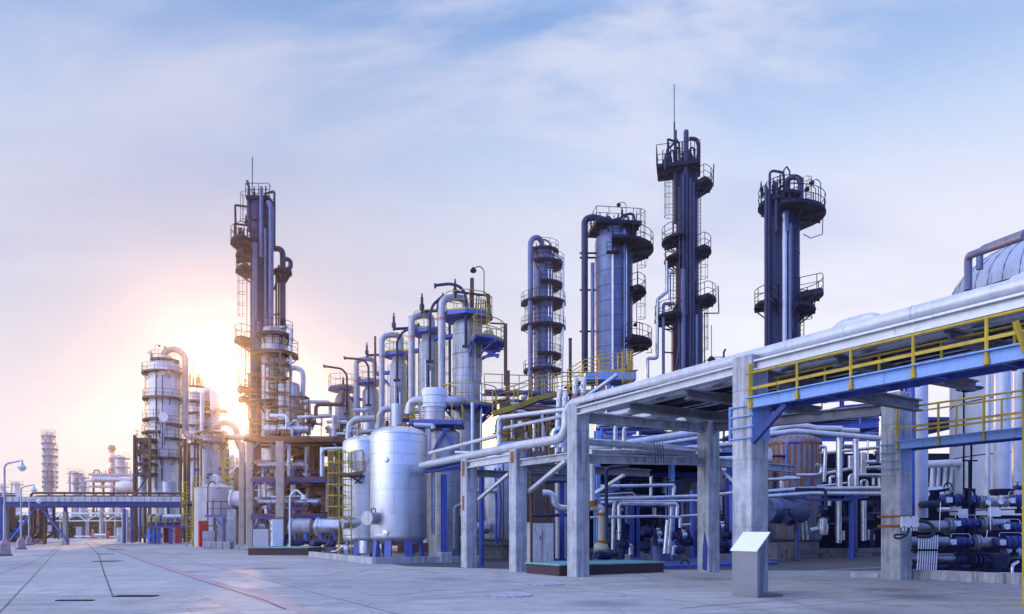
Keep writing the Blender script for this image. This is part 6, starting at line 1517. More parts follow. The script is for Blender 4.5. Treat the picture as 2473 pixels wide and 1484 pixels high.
q = MB(); q.bbox((GX(527,62),62,.3), (2.2,1.2,.6), R(8), .04); solo(q, 'concrete_block', m_conc, 'low concrete block at the foot of the brown-railed platform', 'block')
q = MB(); q.bbox((GX(507,64),64,.75), (1.0,.8,1.5), R(8), .04); solo(q, 'concrete_block', m_conc, 'waist-high concrete block right of the nearest red cabinet', 'block')
def redcab(x, y, h, d, label, w_=.55):
    p = Vector((GX(x,d),d,0)); th = thing('fire_cabinet', label, 'fire cabinet', p, 'red fire cabinets along the plant edge')
    q = MB(); q.bbox(p+UP*(h/2+.12), (w_,w_,h), R(28), .03); build(q, 'body', m_red, th)
    q = MB()
    for i in (-1,1):
        for j in (-1,1): q.box(p+Vector((i*w_*.3,j*w_*.3,.06)), (.1,.1,.12))
    build(q, 'foot', m_pale, th)
    q = MB(); n_ = Vector((math.sin(R(28)), -math.cos(R(28)), 0)); q.bar(p+n_*(w_/2+.01)+UP*.3, p+n_*(w_/2+.01)+UP*h, w_*.8, .02, up=n_); build(q, 'door', m_red, th)
    return th
redcab(491,1317,2.3,66,'red fire cabinet nearest the camera, in front of the white-roofed tank',.8)
redcab(429,1310,1.9,83,'tall red fire cabinet right of its near twin by the blue pipe bases')
redcab(401,1309,1.75,88,'slightly smaller red fire cabinet left of the tall one')
redcab(316,1304,1.6,105,'faded red fire cabinet beside the brown pipe rack tower')
redcab(260,1301,1.5,135,'small distant red fire cabinet right of the worker')
q = MB(); q.tube([V(502,1270,67), V(524,1268,67), V(524,1290,67)], .05, 6, .1); solo(q, 'bent_rail', m_brown, 'bent brown pipe rail behind the nearest red cabinet', 'rail')
q = MB()
for k in range(40): 
    p = V(494+rng.random()*8,1306+rng.random()*6,65.2); p.z = max(.15,p.z); a = rng.random()*6.28; v_ = Vector((math.cos(a),math.sin(a),.4))*.22; w_ = Vector((-math.sin(a),math.cos(a),.2))*.07
    q.add([p,p+v_*.5+w_,p+v_,p+v_*.5-w_],[(0,1,2,3)])
solo(q, 'potted_plant', m_green, 'small green weed tuft beside the nearest red cabinet', 'plant')

# ================================================================ round white tower with platforms and big pipe loop
d = 102.
t0, c = tower('white_tower', 'broad white tower with five railed ring platforms, left of the sun', 398, d, [(2.08,1310),(2.08,890),(2.0,880),(1.0,868),(.9,860),(.01,858)], m_shellw, seg=56)
zz = lambda y: ZY(y,d)
plat(t0, c, zz(903), 2.1, 2.95, 150, 390, m_brown, m_brown); plat(t0, c, zz(965), 2.1, 2.85, 150, 390, m_brown, m_brown)
plat(t0, c, zz(1016), 2.1, 2.85, 160, 275, m_brown, m_brown); plat(t0, c, zz(1047), 2.1, 2.9, 170, 280, m_brown, m_brown); plat(t0, c, zz(1109), 2.1, 2.95, 170, 395, m_brown, m_brown)
plat(t0, c, zz(1028), 2.1, 2.75, 300, 395, m_brown, m_brown); plat(t0, c, zz(1062), 2.1, 2.8, 295, 395, m_brown, m_brown)
plat(t0, c, zz(871), 1.0, 1.9, 160, 380, m_brown, m_brown)
lad(t0, c, 188, 2.5, zz(1047), zz(903), m_brown, False); lad(t0, c, -5, 2.6, zz(1109), zz(903), m_brown)
for y in (892,1008,1096):
    q = MB(); q.lathe([(.0,0),(.6,0),(.6,.25),(.66,.25),(.66,.4),(.0,.42)], V(397,y,d-1.95), 22, axis=(0,-1,0)); build(q, 'manway', m_shellw, t0)
tp(t0, [V(394,868,d), V(395,852,d), V(420,840,d), V(447,856,d), V(448,1048,d-1), V(462,1056,d-1.5), V(620,1056,d-6)], .42, m_loop, 1.7, 3, 'overhead_pipe', 18)
tp(t0, [V(515,1052,d-3), V(516,1034,d-3), V(545,1016,d-3), V(572,1034,d-3), V(573,1066,d-3), V(584,1086,d-3)], .42, m_loop, 1.7, 0, 'loop_pipe', 18)
tp(t0, [V(365,880,d-1), V(365,852,d-1), V(358,850,d-1)], .2, m_white, .3, 0); tp(t0, [V(398,860,d), V(399,836,d)], .18, m_brown, 0, 0)
for x in (377,392,432): tp(t0, [V(x,1185,d-2.15), V(x,905,d-2.15)], .06, m_brown, 0, 0)
bands(t0, c, 2.09, [zz(y) for y in (1080,1126,1175)], m_shellw, .2); tlamp(t0, V(374,860,d), m_brown, 1)
q = MB(); q.bar(V(378,1180,d-2.13), V(378,1130,d-2.13), 1.1, .02); q.bar(V(390,1160,d-2.15), V(390,1130,d-2.15), .15, .02); build(q, 'stain_panel', m_tan, t0)
# open brown frame left of the white tower
of = thing('pipe_rack_tower', 'open brown steel frame with a slim white column inside, left of the white tower', 'frame', (GX(343,100),100,0))
for x, dx_ in ((325,98),(362,98),(330,103),(360,103)): q = MB(); p = Vector((GX(x,dx_),dx_,0)); q.bar(p, Vector((p.x,p.y,ZY(1055,100))), .3, .3); build(q, 'post', m_brown, of)
for y in (1058,1083,1115,1140): deck(y, 323, 364, 98, 4.5, y == 1058, of, m_brown, m_brown, .4)
q = MB()
for (a, b_, e, f_) in ((330,1083,360,1060),(360,1110,330,1085),(330,1140,358,1117),(330,1190,362,1142)): q.bar(V(a,b_,97.9), V(e,f_,97.9), .16)
build(q, 'brace', m_brown, of)
q = MB(); q.lathe([(.55,ZY(1270,100)),(.55,ZY(1065,100)),(.4,ZY(1058,100))], (GX(344,100.5),100.5,0), 20); build(q, 'column', m_white, of)
for (x, y) in ((334,1070),(352,1074),(354,1095),(333,1100),(352,1125)): q = MB(); q.tube([V(x,y,98.5), V(x+5,y-6,98.5), V(x+5,y+14,98.5)], .15, 8, .3); build(q, 'pipe', m_brown, of)
# towers behind, close to the sun
d = 125.
tb, c = tower('white_tower', 'hazy slim tower right behind the big pipe loop of the white tower', 472, d, [(1.5,1310),(1.5,960),(1.4,950),(.5,945)], m_white)
for y, r1 in ((938,2.6),(972,2.6),(1000,2.4),(1030,2.4),(1075,2.5),(1110,2.6)): plat(tb, c, ZY(y,d), 1.52, r1, -180, 60, m_brown, m_brown)
for k in range(9): rods(tb, [(V(457+4*k,936,d-1), V(457+4*k+rng.uniform(-2,2),912-rng.random()*14,d-1))], .1, m_brown)
rods(tb, [(V(479,925,d), V(479,905,d)), (V(466,905,d), V(466,870,d))], .08, m_brown)
tp(tb, [V(488,1180,d-2), V(488,950,d-2), V(498,938,d-2), V(512,940,d-2), V(513,990,d-2)], .35, m_white, 1.2, 3)
tb2, c = tower('white_tower', 'hazy tower half hidden between pipe loop and sun', 506, d+3, [(1.7,1310),(1.7,955),(1.2,944),(.3,940)], m_white); plat(tb2, c, ZY(992,d+3), 1.72, 3.0, -120, 30, m_brown, m_brown)
d = 96.
tv, c = tower('brick_clad_tower', 'pale panelled drum tower under the smaller pipe loop', 507, d, [(1.25,1310),(1.25,1050),(1.1,1044),(.01,1040)], m_shell); plat(tv, c, ZY(1070,d), 1.3, 2.3, -180, 60, m_brown, m_brown); plat(tv, c, ZY(1046,d), .5, 1.7, -180, 60, m_brown, m_brown)
tv2, c = tower('brown_tower', 'brownish drum tower right of the pale panelled one', 531, d+2, [(1.1,1310),(1.1,1048),(.9,1040),(.01,1038)], m_tan)
rods(tv2, [(V(470+8*k,1180,d-2), V(470+8*k,1060,d-2)) for k in (0,1,2)], .12, m_brown)
for (x, y0, d, r, mt, lab) in ((446,1060,99,.2,m_brown,'brown upright pipe rack strip right of the white tower'),(455,1070,99,.25,m_brown,'second brown upright strip right of the white tower'),(437,1075,99,.18,m_brown,'thin brown upright strip hard by the white tower'),
                               (560,1100,84,.3,m_white,'pale upright pipe left of the process structure'),(572,1110,84,.25,m_pale,'second pale upright pipe left of the process structure'),(550,1085,88,.2,m_brown,'thin brown upright pipe left of the process structure')):
    q = MB(); q.tube([Vector((GX(x,d),d,0)), V(x,y0,d)], r, 10, 0, True, 1.5); solo(q, 'upright_pipe', mt, lab, 'pipe')
yf = thing('stair_tower', 'yellow railed stair frame between white-roofed tank and process structure', 'stair', (GX(560,80),80,0))
q = MB()
for x in (540,556,572): p = Vector((GX(x,80),80,0)); q.bar(p, Vector((p.x,p.y,ZY(1105,80))), .14)
build(q, 'post', m_yel, yf)
for y in (1130,1155,1180): 
    q = MB(); q.rail([V(536,y,80), V(578,y,80)], 1.1, .8, .05); build(q, 'railing', m_yel, yf)
    q = MB(); q.box(V(557,y+1,81), (1.9,2,.15)); build(q, 'deck', m_blue, yf)
# low equipment between white tower and tank (blue bases)
be = thing('pump_platform', 'blue steel platform with yellow rails below the bridge end', 'platform', (GX(390,86),86,0))
q = MB(); q.box((GX(405,86),87,ZY(1272,86)), (4.2,2.6,.2)); build(q, 'deck', m_blue, be)
q = MB(); q.rail([V(358,1272,85.8), V(440,1272,85.8)], 1.1, .9, .04); build(q, 'railing', m_yel, be)
for x in (360,372,384,412,434): q = MB(); p = V(x,1273,86); q.bar(p, Vector((p.x,p.y,0)), .28 if x != 372 else .4); build(q, 'leg', m_lblue if x in (360,) else m_blue, be)
q = MB(); q.bar(V(350,1293,86), V(392,1293,86), .2, .5); q.bar(V(412,1275,85.8), V(426,1288,85.8), .12); build(q, 'brace', m_blue, be)
hvessel(395,440,1248,87,.3,'white level vessel on the blue platform below the bridge end',m_white,True,.4)
for i, (x, w_, y0, mt) in enumerate(((300,.35,1228,m_shellb),(307,.3,1230,m_white),(318,.4,1225,m_shellb),(330,.3,1222,m_brown),(338,.3,1225,m_shellb),(350,.28,1222,m_brown),(394,.35,1230,m_white),(380,.2,1225,m_yel),(406,.25,1222,m_brown),(420,.3,1232,m_shell))):
    dd_ = 92+(i*7) % 11; q = MB(); q.tube([Vector((GX(x,dd_),dd_,0)), V(x,y0,dd_)], w_*.6, 10, 0, True, 1.2); solo(q, 'upright_pipe', mt, 'upright pipe in the crowded yard below the bridge end', 'pipe', 'upright pipes below the bridge end')
for i, (x, d) in enumerate(((296,110),(305,108),(312,106))): q = MB(); q.lathe([(.0,0),(.75,0),(.75,2.0),(.0,2.0)], (GX(x,d),d,0), 16); solo(q, 'concrete_footing', m_conc, 'round pale concrete footing left of the faded red cabinet', 'footing', 'round concrete footings')
q = MB(); q.lathe([(.0,0),(.85,.15),(1.0,.6),(1.0,1.2),(.7,1.6),(.0,1.7)], V(378,1268,90)-UP*.3, 20); solo(q, 'yellow_drum', m_tan, 'rounded ochre drum on the blue platform', 'drum')
for i, x in enumerate((365,388,399,415,428,441)): q = MB(); q.tube([V(x,1262,88), V(x,1246,88), V(x+8,1242,88)], .12, 8, .2); q.box(V(x,1265,88), (.6,.5,.5)); solo(q, 'pump_unit', m_navy if i % 2 else m_brown, 'small pump unit with a bent pipe on the blue platform', 'pump', 'small pump units on the blue platform')

# ================================================================ pipe bridge across the street
d = 80.
xb0, xb1 = GX(6,d), GX(446,d)
pb = thing('pipe_bridge', 'blue and white pipe bridge crossing the street on concrete columns', 'bridge', (GX(163,d),d,0))
za, zb, zc = ZY(1200,d), ZY(1212,d), ZY(1224,d)
q = MB(); q.box(((xb0+xb1)/2,d-1.0,(za+zb)/2), (xb1-xb0,.12,za-zb)); 
for k in range(28): x = xb0+(xb1-xb0)*(k+.5)/28; q.box((x,d-1.08,(za+zb)/2), (.06,.06,za-zb))
build(q, 'side_panel', m_rpipe, pb)
q = MB(); zb -= .003
for yy in (d-.9,d+2.2): q.ibeam(Vector((xb0,yy,(zb+zc)/2)), Vector((xb1,yy,(zb+zc)/2)), zb-zc, .4)
build(q, 'girder', m_navy, pb)
q = MB(); q.box(((xb0+xb1)/2,d+.65,zb+.1), (xb1-xb0,3.0,.14)); build(q, 'deck', m_conc2, pb)
for x, dx_, hh in ((163.6,80.5,1236),(20,80.5,1236)):
    q = MB(); p = Vector((GX(x,dx_),dx_-.4,0)); h_ = ZY(hh,dx_); q.bbox(p+UP*h_/2, (.44,.44,h_), 0, .04); q.bbox(p+UP*.35, (.56,.56,.7), 0, .04); build(q, 'column', m_conct, pb)
    q = MB(); q.ibeam(p+UP*h_, p+UP*zc, .4, .4); build(q, 'stub_post', m_blue, pb)
q = MB(); q.bar(V(24,1305,79.9), V(93,1218,79.9), .2); q.bar(V(163,1305,79.9), V(93,1218,79.9), .2); q.box(V(90,1218,79.9), (1.2,.25,.5)); build(q, 'brace', m_blue, pb)
for (y, r, x0, lab) in ((1190,.13,82,'upper brown pipe on the bridge'),(1197.5,.1,90,'lower brown pipe on the bridge')):
    q = MB(); q.tube([V(x0-8,1204,d+.2), V(x0-6,y+1,d+.2), V(x0+4,y,d+.2), V(446,y+1,d+.2)], r, 8, .4); solo(q, 'bridge_pipe', m_brown, lab, 'pipe', 'brown pipes on the bridge')
for x in range(118,440,38): q = MB(); q.bar(V(x,1205,d+.2), V(x,1188,d+.2), .12); solo(q, 'pipe_support', m_brown, 'short brown upright support for the bridge pipes', 'support', 'pipe supports on the bridge')
q = MB(); q.rail([V(6,1202,d+2), V(80,1202,d+2)], .75, 1.5, .04, toe=0); solo(q, 'guard_rail', m_pale, 'pale thin guard rail at the left end of the pipe bridge', 'railing')
for i, x in enumerate((76,84,97,103,112,130)): 
    q = MB(); dd_ = 82.+i*.4; q.tube([V(x,1208,dd_), V(x,1285,dd_), V(x-12,1296,dd_), V(x-34,1298,dd_)], .17 if i % 2 else .12, 8, .8); solo(q, 'bridge_downpipe', m_brown, 'brown pipe dropping from the left part of the bridge', 'pipe', 'brown downpipes at the bridge')
q = MB(); q.bar(V(108,1240,81), V(108,1314,81), .25); q.bar(V(40,1246,82), V(112,1246,82), .18); q.bar(V(60,1312,81), V(112,1312,81), .1); solo(q, 'downpipe_support', m_brown, 'brown steel support frame for the downpipes at the bridge', 'frame')
for i, (x, y, r) in enumerate(((35,1298,.3),(52,1300,.35),(45,1270,.2),(60,1285,.25),(70,1305,.3))): valve(V(x,y,84), (1,0,0), r*.6, 'dark valve in the tangle left under the bridge', group='valves under the bridge', body=m_dkpipe)
q = MB(); q.bar(V(3,1200,70), Vector((GX(3,70),70,0)), .3, .3); solo(q, 'blue_post', m_navy, 'dark blue steel post at the left edge of the photo', 'post')
q = MB(); q.box(V(0,1250,90), (3,1.2,6)); solo(q, 'dark_shed', m_brown, 'dark shed edge behind the post at the left edge of the photo', 'shed')

# ================================================================ street lamps
def slamp(x, y, ytop, d, label):
    p = Vector((GX(x,d),d,0)); H = ZY(ytop,d)
    th = thing('street_lamp', label, 'street lamp', p, 'white street lamps along the left kerb')
    q = MB(); q.tube([p+UP*.5, p+UP*(H-.08), p+UP*(H+.14)+Vector((1.05,0,0))], .055, 10, .3); q.tube([p+UP*.5, p+UP*(H*.55)], .085, 10); build(q, 'pole', m_rpipe, th)
    q = MB(); q.lathe([(.42,0),(.34,.75),(.16,.95),(.12,1.0)], p, 4, smooth=False); build(q, 'base', m_cabr, th)
    q = MB(); q.lathe([(.5,0),(.5,.12)], p, 4, smooth=False); build(q, 'plinth', m_conc2, th)
    hd = p+UP*(H-.28)+Vector((1.05,0,0)); q = MB(); q.lathe([(.04,.42),(.07,.4),(.09,.2),(.22,.04),(.28,-.02)], hd, 18); build(q, 'lamp_head', m_alup, th)
    q = MB(); q.lathe([(.22,-.03),(.2,-.12),(.13,-.2),(.0,-.25)], hd, 16); build(q, 'lamp_glass', m_glass, th)
    return th
m_cabr = M('faded_red_white_base', (.5,.32,.32), .7, 0, .3, (.25,.1,.1), .7, bump=.1)
slamp(11,1343,1117,44.5,'tallest white street lamp, nearest, at the left edge of the street')
slamp(51,1327,1174,60.5,'second white street lamp from the camera in front of the pipe bridge')
slamp(70,1316,1204,78,'third white street lamp from the camera just before the bridge')
slamp(85,1311,1230,95,'fourth white street lamp from the camera, thin and hazy under the bridge')
slamp(101,1306,1232,112,'farthest white street lamp, short and hazy with a red base')

# ================================================================ people
def person(p, ang, label, suit, lean=.0, helmet=m_pale):
    p = Vector(p); ca, sa = math.cos(ang), math.sin(ang)
    def P(x, y, z): return Vector((p.x+x*ca-y*sa, p.y+x*sa+y*ca, p.z+z))
    J = {'pel':(0,0,.95,.15),'spi':(0,.02+lean*.3,1.15,.14),'che':(0,.04+lean*.6,1.36,.165),'nec':(0,.05+lean,1.5,.06),'hea':(0,.08+lean*1.2,1.64,.1),'top':(0,.07+lean*1.2,1.74,.07),
         'sl':(-.19,.04+lean*.7,1.42,.075),'el':(-.27,.08+lean*.8,1.14,.055),'wl':(-.2,.28+lean,1.0,.04),'hl':(-.16,.36+lean,.98,.045),
         'sr':(.19,.04+lean*.7,1.42,.075),'er':(.27,.06+lean*.8,1.14,.055),'wr':(.22,.24+lean,.96,.04),'hr':(.18,.32+lean,.93,.045),
         'tl':(-.1,0,.88,.1),'kl':(-.12,.06,.5,.075),'al':(-.13,-.02,.1,.055),'fl':(-.14,.13,.04,.045),'tr':(.1,0,.88,.1),'kr':(.12,.1,.5,.075),'ar':(.14,.06,.1,.055),'fr':(.15,.21,.04,.045)}
    E = [('pel','spi'),('spi','che'),('che','nec'),('nec','hea'),('hea','top'),('che','sl'),('sl','el'),('el','wl'),('wl','hl'),('che','sr'),('sr','er'),('er','wr'),('wr','hr'),('pel','tl'),('tl','kl'),('kl','al'),('al','fl'),('pel','tr'),('tr','kr'),('kr','ar'),('ar','fr')]
    th = thing('person', label, 'person', p)
    def skin(keys, grow, nm, mat):
        ks = [k for k in J if k in keys]; ix = {k:i for i,k in enumerate(ks)}
        me = bpy.data.meshes.new(nm); me.from_pydata([P(*J[k][:3])-p for k in ks], [(ix[a],ix[b_]) for a,b_ in E if a in ix and b_ in ix], [])
        o = bpy.data.objects.new(nm, me); COL.objects.link(o); o.parent = th; me.materials.append(mat); ORG[o.name] = p
        sk = o.modifiers.new('skin','SKIN')
        for i,k in enumerate(ks):
            v_ = me.skin_vertices[0].data[i]; v_.radius = (J[k][3]+grow, J[k][3]+grow); v_.use_root = (i == 0)
        o.modifiers.new('sub','SUBSURF').levels = 1; o.modifiers['sub'].render_levels = 1
        return o
    skin(set(J), 0., 'body', m_skin)
    skin(set(J)-{'hea','top','hl','hr','fl','fr','nec'}, .022, 'coverall', suit)
    h_ = P(0,.07+lean*1.2,1.69); q = MB(); q.lathe([(.15,0),(.145,.03),(.12,.04),(.115,.08),(.07,.13),(.0,.14)], h_, 16); build(q, 'helmet', helmet, th)
    return th
person((GX(220,138),138,0), R(-70), 'worker in a red coverall and white helmet leaning at the far end of the street', m_red, .12)
person((GX(225.5,141),141,0), R(150), 'worker in khaki behind the red-suited one, partly hidden', m_tan, .05)

# ================================================================ far end: hedge bank, white pipe fence, pipes
q = MB()
hd = random.Random(5)
for k in range(9000):
    x = hd.uniform(-146,-52); dd_ = hd.uniform(157,162); zmx = 4.9+.7*math.sin(x*.13)+.6*math.sin(x*.41); z = hd.random()**.8*zmx
    p = Vector((x,dd_-z*.2,z)); a = hd.random()*6.28; b_ = hd.uniform(-.6,.9); s_ = hd.uniform(.25,.6)
    v_ = Vector((math.cos(a)*math.cos(b_),math.sin(a)*math.cos(b_),math.sin(b_)))*s_; w_ = v_.cross(UP+Vector((.2,.1,0))).normalized()*s_*.5
    q.add([p,p+v_*.5+w_,p+v_,p+v_*.5-w_],[(0,1,2,3)])
h = solo(q, 'hedge', m_green, 'long dark green hedge closing the far end of the street', 'hedge')
q = MB(); q.box((-100,164,2.3), (96,3,4.6)); hb = struct(q, 'bank', M('bank_soil', (.05,.05,.035), .9, 0, .4, None))
fb = thing('white_pipe_gantry', 'white trussed pipe gantry spanning the far end of the street', 'gantry', (GX(190,150),150,0))
q = MB(); q.bar(V(20,1239,150), V(320,1239,150), .4, .35); build(q, 'top_beam', m_pale, fb)
q = MB(); q.bar(V(20,1258,150), V(320,1257,150), .2, .2); build(q, 'lower_beam', m_pale, fb)
q = MB()
for x in range(60,310,50): q.bar(V(x,1257,150.3), V(x+24,1241,150.3), .18); q.bar(V(x+48,1257,150.3), V(x+24,1241,150.3), .18)
build(q, 'truss_bar', m_pale, fb)
for x in (142,205,210,252,275,292): q = MB(); p = Vector((GX(x,150),150.5,0)); q.bar(p, Vector((p.x,p.y,ZY(1242,150))), .22); build(q, 'post', m_shell, fb)
pipe([V(228,1292,146), V(262,1292,146)], .3, m_white, 'fat white level pipe just behind the two workers', seam=2)
pipe([V(180,1295,150), V(280,1296,150)], .15, m_pale, 'thin pale level pipe along the far end of the street', seam=3)
q = MB(); q.lathe([(.45,0),(.4,1.2),(.36,7),(.8,8.0)], (GX(245,148),148,0), 14); solo(q, 'pale_column', m_shell, 'pale flaring column standing behind the white level pipe', 'column')
for x, w_, h_ in ((193,.7,2.3),(120,.8,2.6),(286,.8,2.0)): q = MB(); q.bbox((GX(x,155),155,h_/2), (w_*1.6,1.2,h_), .1, .05); q.box((GX(x,155),155,h_+.06), (w_*1.7,1.3,.1), .1); solo(q, 'grey_cubicle', m_corr, 'grey equipment cubicle at the far end of the street', 'cubicle', 'grey cubicles at the street end')
q = MB(); q.box((GX(92,100),100,2.7), (1.9,.8,5.4)); q.box((GX(92,100),100,5.45), (2.1,1,.1)); solo(q, 'rust_panel', M('oxide_red', (.3,.1,.07), .7, 0, .2), 'oxide red upright panel under the left part of the bridge', 'panel')
q = MB(); q.box((GX(60,160),160,9.5), (22,6,3.2)); q.box((GX(60,160),157,11.3), (23,.5,.4)); q.box((GX(60,160),160,4), (20,5,8)); solo(q, 'long_shed', M('blue_roof_sheet', (.25,.35,.55), .6, .2, .2), 'blue-roofed shed seen under the left part of the bridge', 'shed') if False else None

# ================================================================ distant plant
d = 165.
ft, c = tower('distant_tower', 'tall pale distant tower with side platforms rising at the left', 117, d, [(1.0,1310),(1.0,1075),(.95,1066),(.85,1062),(.85,1052),(.3,1050)], m_white)
for y in (1052,1070): plat(ft, c, ZY(y,d), 1.0, 1.45, -180, 178, m_far, m_far, 1.3)
for k, y in enumerate((1084,1101,1120,1138,1151,1163,1175)): plat(ft, c, ZY(y,d), 1.0, 1.9, -100, 40, m_far, m_far, 1.2)
for x in (106,109,134): tp(ft, [V(x,1192,d-1), V(x,1060 if x < 120 else 1110,d-1)], .14, m_white, 0, 0)
q = MB(); q.bar(V(113,1125,d-1.7), V(124,1108,d-1.7), .2); q.bar(V(112,1100,d-1.7), V(119,1088,d-1.7), .2)
for k in range(6): q.bar(V(108+4*k,1050,d), V(108+4*k,1041+3*rng.random(),d), .12)
build(q, 'fittings', m_far, ft)
ch = thing('chimney', 'red and white banded distant chimney', 'chimney', (GX(270,230),230,0)); d = 230.
zs = [1310,1146,1131,1117,1104,1094,1080]
for k, (a, b_) in enumerate(zip(zs, zs[1:])):
    r0, r1 = 1.0-.05*k, .97-.05*k
    q = MB(); q.lathe([(r0, max(0,ZY(a,d))),(r1,ZY(b_,d))], (GX(270,d),d,0), 20); build(q, 'band', (m_red if k % 2 == 1 else m_white) if k else m_white, ch)
q = MB(); q.lathe([(1.2,ZY(1086,d)),(1.2,ZY(1084,d)),(1.0,ZY(1078,d)),(.75,ZY(1075,d))], (GX(270,d),d,0), 20); build(q, 'cap', m_brown, ch)
for (x, ytop, w_, d, lab) in ((291,1103,22,170,'pale distant drum tower right of the banded chimney'),(182,1140,18,190,'pair-like distant white tower left of the far plant block'),(198,1150,14,190,'shorter distant white tower beside the pair-like one'),(40,1166,16,260,'faint far tower over the left end of the bridge'),(6,1172,14,260,'faint far tower at the left edge of the photo')):
    r = SZ(w_/2,d); th, c = tower('distant_tower', lab, x, d, [(r,1310),(r,ytop+6),(r*.9,ytop),(r*.4,ytop-2)], m_white)
    for y in range(ytop+4, 1185, 22): plat(th, c, ZY(y,d), r, r+1.0, -150, 60, m_far, m_far, 1.2, brk=False, step=2.5)
    tp(th, [V(x-w_*.75,1190,d), V(x-w_*.75,ytop,d), V(x,ytop-3,d)], .2, m_far, .4, 0); tp(th, [V(x+w_*.7,1190,d), V(x+w_*.7,ytop+12,d)], .18, m_white, 0, 0)
fp = thing('distant_pipe_rack', 'distant two-level pipe rack with rows of drums left of the white tower', 'pipe rack', (GX(270,170),170,0)); d = 170.
for y, th_ in ((1146,.5),(1162,.4),(1175,.4)): q = MB(); q.bar(V(222,y,d), V(325,y,d), 2.5, th_); build(q, 'deck', m_shell, fp)
for x in (226,250,275,300,322): q = MB(); p = Vector((GX(x,d),d,0)); q.bar(p, Vector((p.x,p.y,ZY(1146,d))), .35); build(q, 'post', m_brown, fp)
for k in range(12): q = MB(); q.lathe([(.0,-.9),(.5,-.8),(.7,0),(.5,.8),(.0,.9)], V(230+8*k,1156,d-1), 12, axis=(0,1,0)); build(q, 'drum', m_white, fp)
q = MB(); q.tube([V(228,1145,d), V(228,1135,d), V(240,1135,d), V(240,1145,d)], .15, 6, .3); 
for k in range(10): q.tube([V(225+10*k,1145,d), V(225+10*k,1140-4*(k%2),d)], .1, 5)
build(q, 'pipe', m_brown, fp)
for k in range(30):
    x, y = 172+rng.random()*150, 1172+rng.random()*50; q = MB(); L = rng.uniform(8,30)
    stuffpipe([V(x,y,178+k%5), V(x+(L if k % 2 else 0),y-(0 if k % 2 else L*.5),178+k%5)], .18, m_white if k % 3 else m_far)
q = MB(); q.lathe([(.0,-2),(1.1,-1.6),(1.5,0),(1.1,1.6),(.0,2)], V(302,1175,160), 18, axis=(1,0,0)); solo(q, 'distant_drum', m_white, 'white rounded drum right of the distant pipe rack', 'drum')
q = MB(); q.lathe([(.0,0),(.8,0),(.8,1.3),(.86,1.3),(.86,1.4),(.0,1.5)], (GX(409,94),94,ZY(1190,94)), 30); q.tube([V(409,1164,94), V(409,1158,94)], .1, 8)
q.lathe([(.6,-6),(.6,0)], (GX(409,94),94,ZY(1190,94)), 16); solo(q, 'grey_drum', m_tankg, 'grey drum with a lid in front of the white tower foot', 'drum')

# ================================================================ deep plant behind the rack: decks, wall, steelwork
def girder(a, b_, h_, mat, label, group=None): 
    q = MB(); q.ibeam(a, b_, h_, h_*.6, .04, .04); return solo(q, 'steel_girder', mat, label, 'girder', group, org=a)
pd_ = thing('process_or_shade_deck', 'added dark steel deck shading the bay behind the elbow and inner columns', 'deck', (GX(1500,40),40,0))  # deck added as a roof to keep sky light out of the bay
q = MB(); a = Vector((GX(1395,35),35,0)); za = 5.15
q.bbox((6.4,43.5,za), (8.6,17,.16), 0, .02)
for k in range(7): q.ibeam(Vector((2.3+1.36*k,35,za-.26)), Vector((2.3+1.36*k,52,za-.26)), .3, .2)
build(q, 'deck', m_steel, pd_)
for x, y_ in ((-4.,35.4),(4.,35.4),(-4.,51),(4.,51),(0,51)): q = MB(); q.bar(Vector((6.4+x,y_,0)), Vector((6.4+x,y_,za-.08)), .22); build(q, 'post', m_navy, pd_)
pd2 = thing('process_or_shade_deck', 'tall blue steel deck structure behind the rust streaked vessel', 'deck', (GX(2000,52),52,0))
q = MB(); zd = ZY(1010,50)
q.bbox((GX(2060,54),56,zd), (15,12,.2), 0, .02); build(q, 'deck', m_navy, pd2)
for (x, y_) in ((1895,50.4),(2033,50.4),(2190,50.4),(1960,61),(2150,61)): q = MB(); q.ibeam(Vector((GX(x,y_),y_,0)), Vector((GX(x,y_),y_,zd+2.2)), .22, .22); build(q, 'post', m_navy, pd2)
q = MB()
for (a, b_, e, f_, h_) in ((1850,1046,2140,1020,.55),(1850,1002,2040,992,.3),(2040,1006,2145,1000,.5),(2030,985,2145,975,.3),(1850,1060,2145,1060,.3)): q.ibeam(V(a,b_,50), V(e,f_,50), h_, h_*.6)
for (a, b_, e, f_) in ((1860,1030,2030,984),(2060,1055,2140,1030)): q.bar(V(a,b_,50.3), V(e,f_,50.3), .2)
build(q, 'beam', m_blue, pd2)
q = MB(); q.rail([V(1850,985,51), V(2140,960,51)], 1.1, 1.5, .04); build(q, 'railing', m_blue, pd2)
q = MB(); q.box((GX(1760,66),66,4.2), (48,.4,8.4)); solo(q, 'rear_wall', m_gap, 'shade-coloured sheet wall at the back of the bays under the rack', 'wall')
q = MB(); q.box((GX(2250,45),47,3.0), (10,.3,5.2), R(10)); solo(q, 'rear_wall', m_gap, 'shade-coloured sheet wall behind the valve manifold', 'wall')
q = MB(); q.box((GX(2380,28.3),28.3,1.05), (5.4,.2,2.1)); solo(q, 'shade_panel', m_gap, 'added low shade-dark panel close behind the valve manifold', 'panel')  # dark panel added to stand for the shade behind the manifold
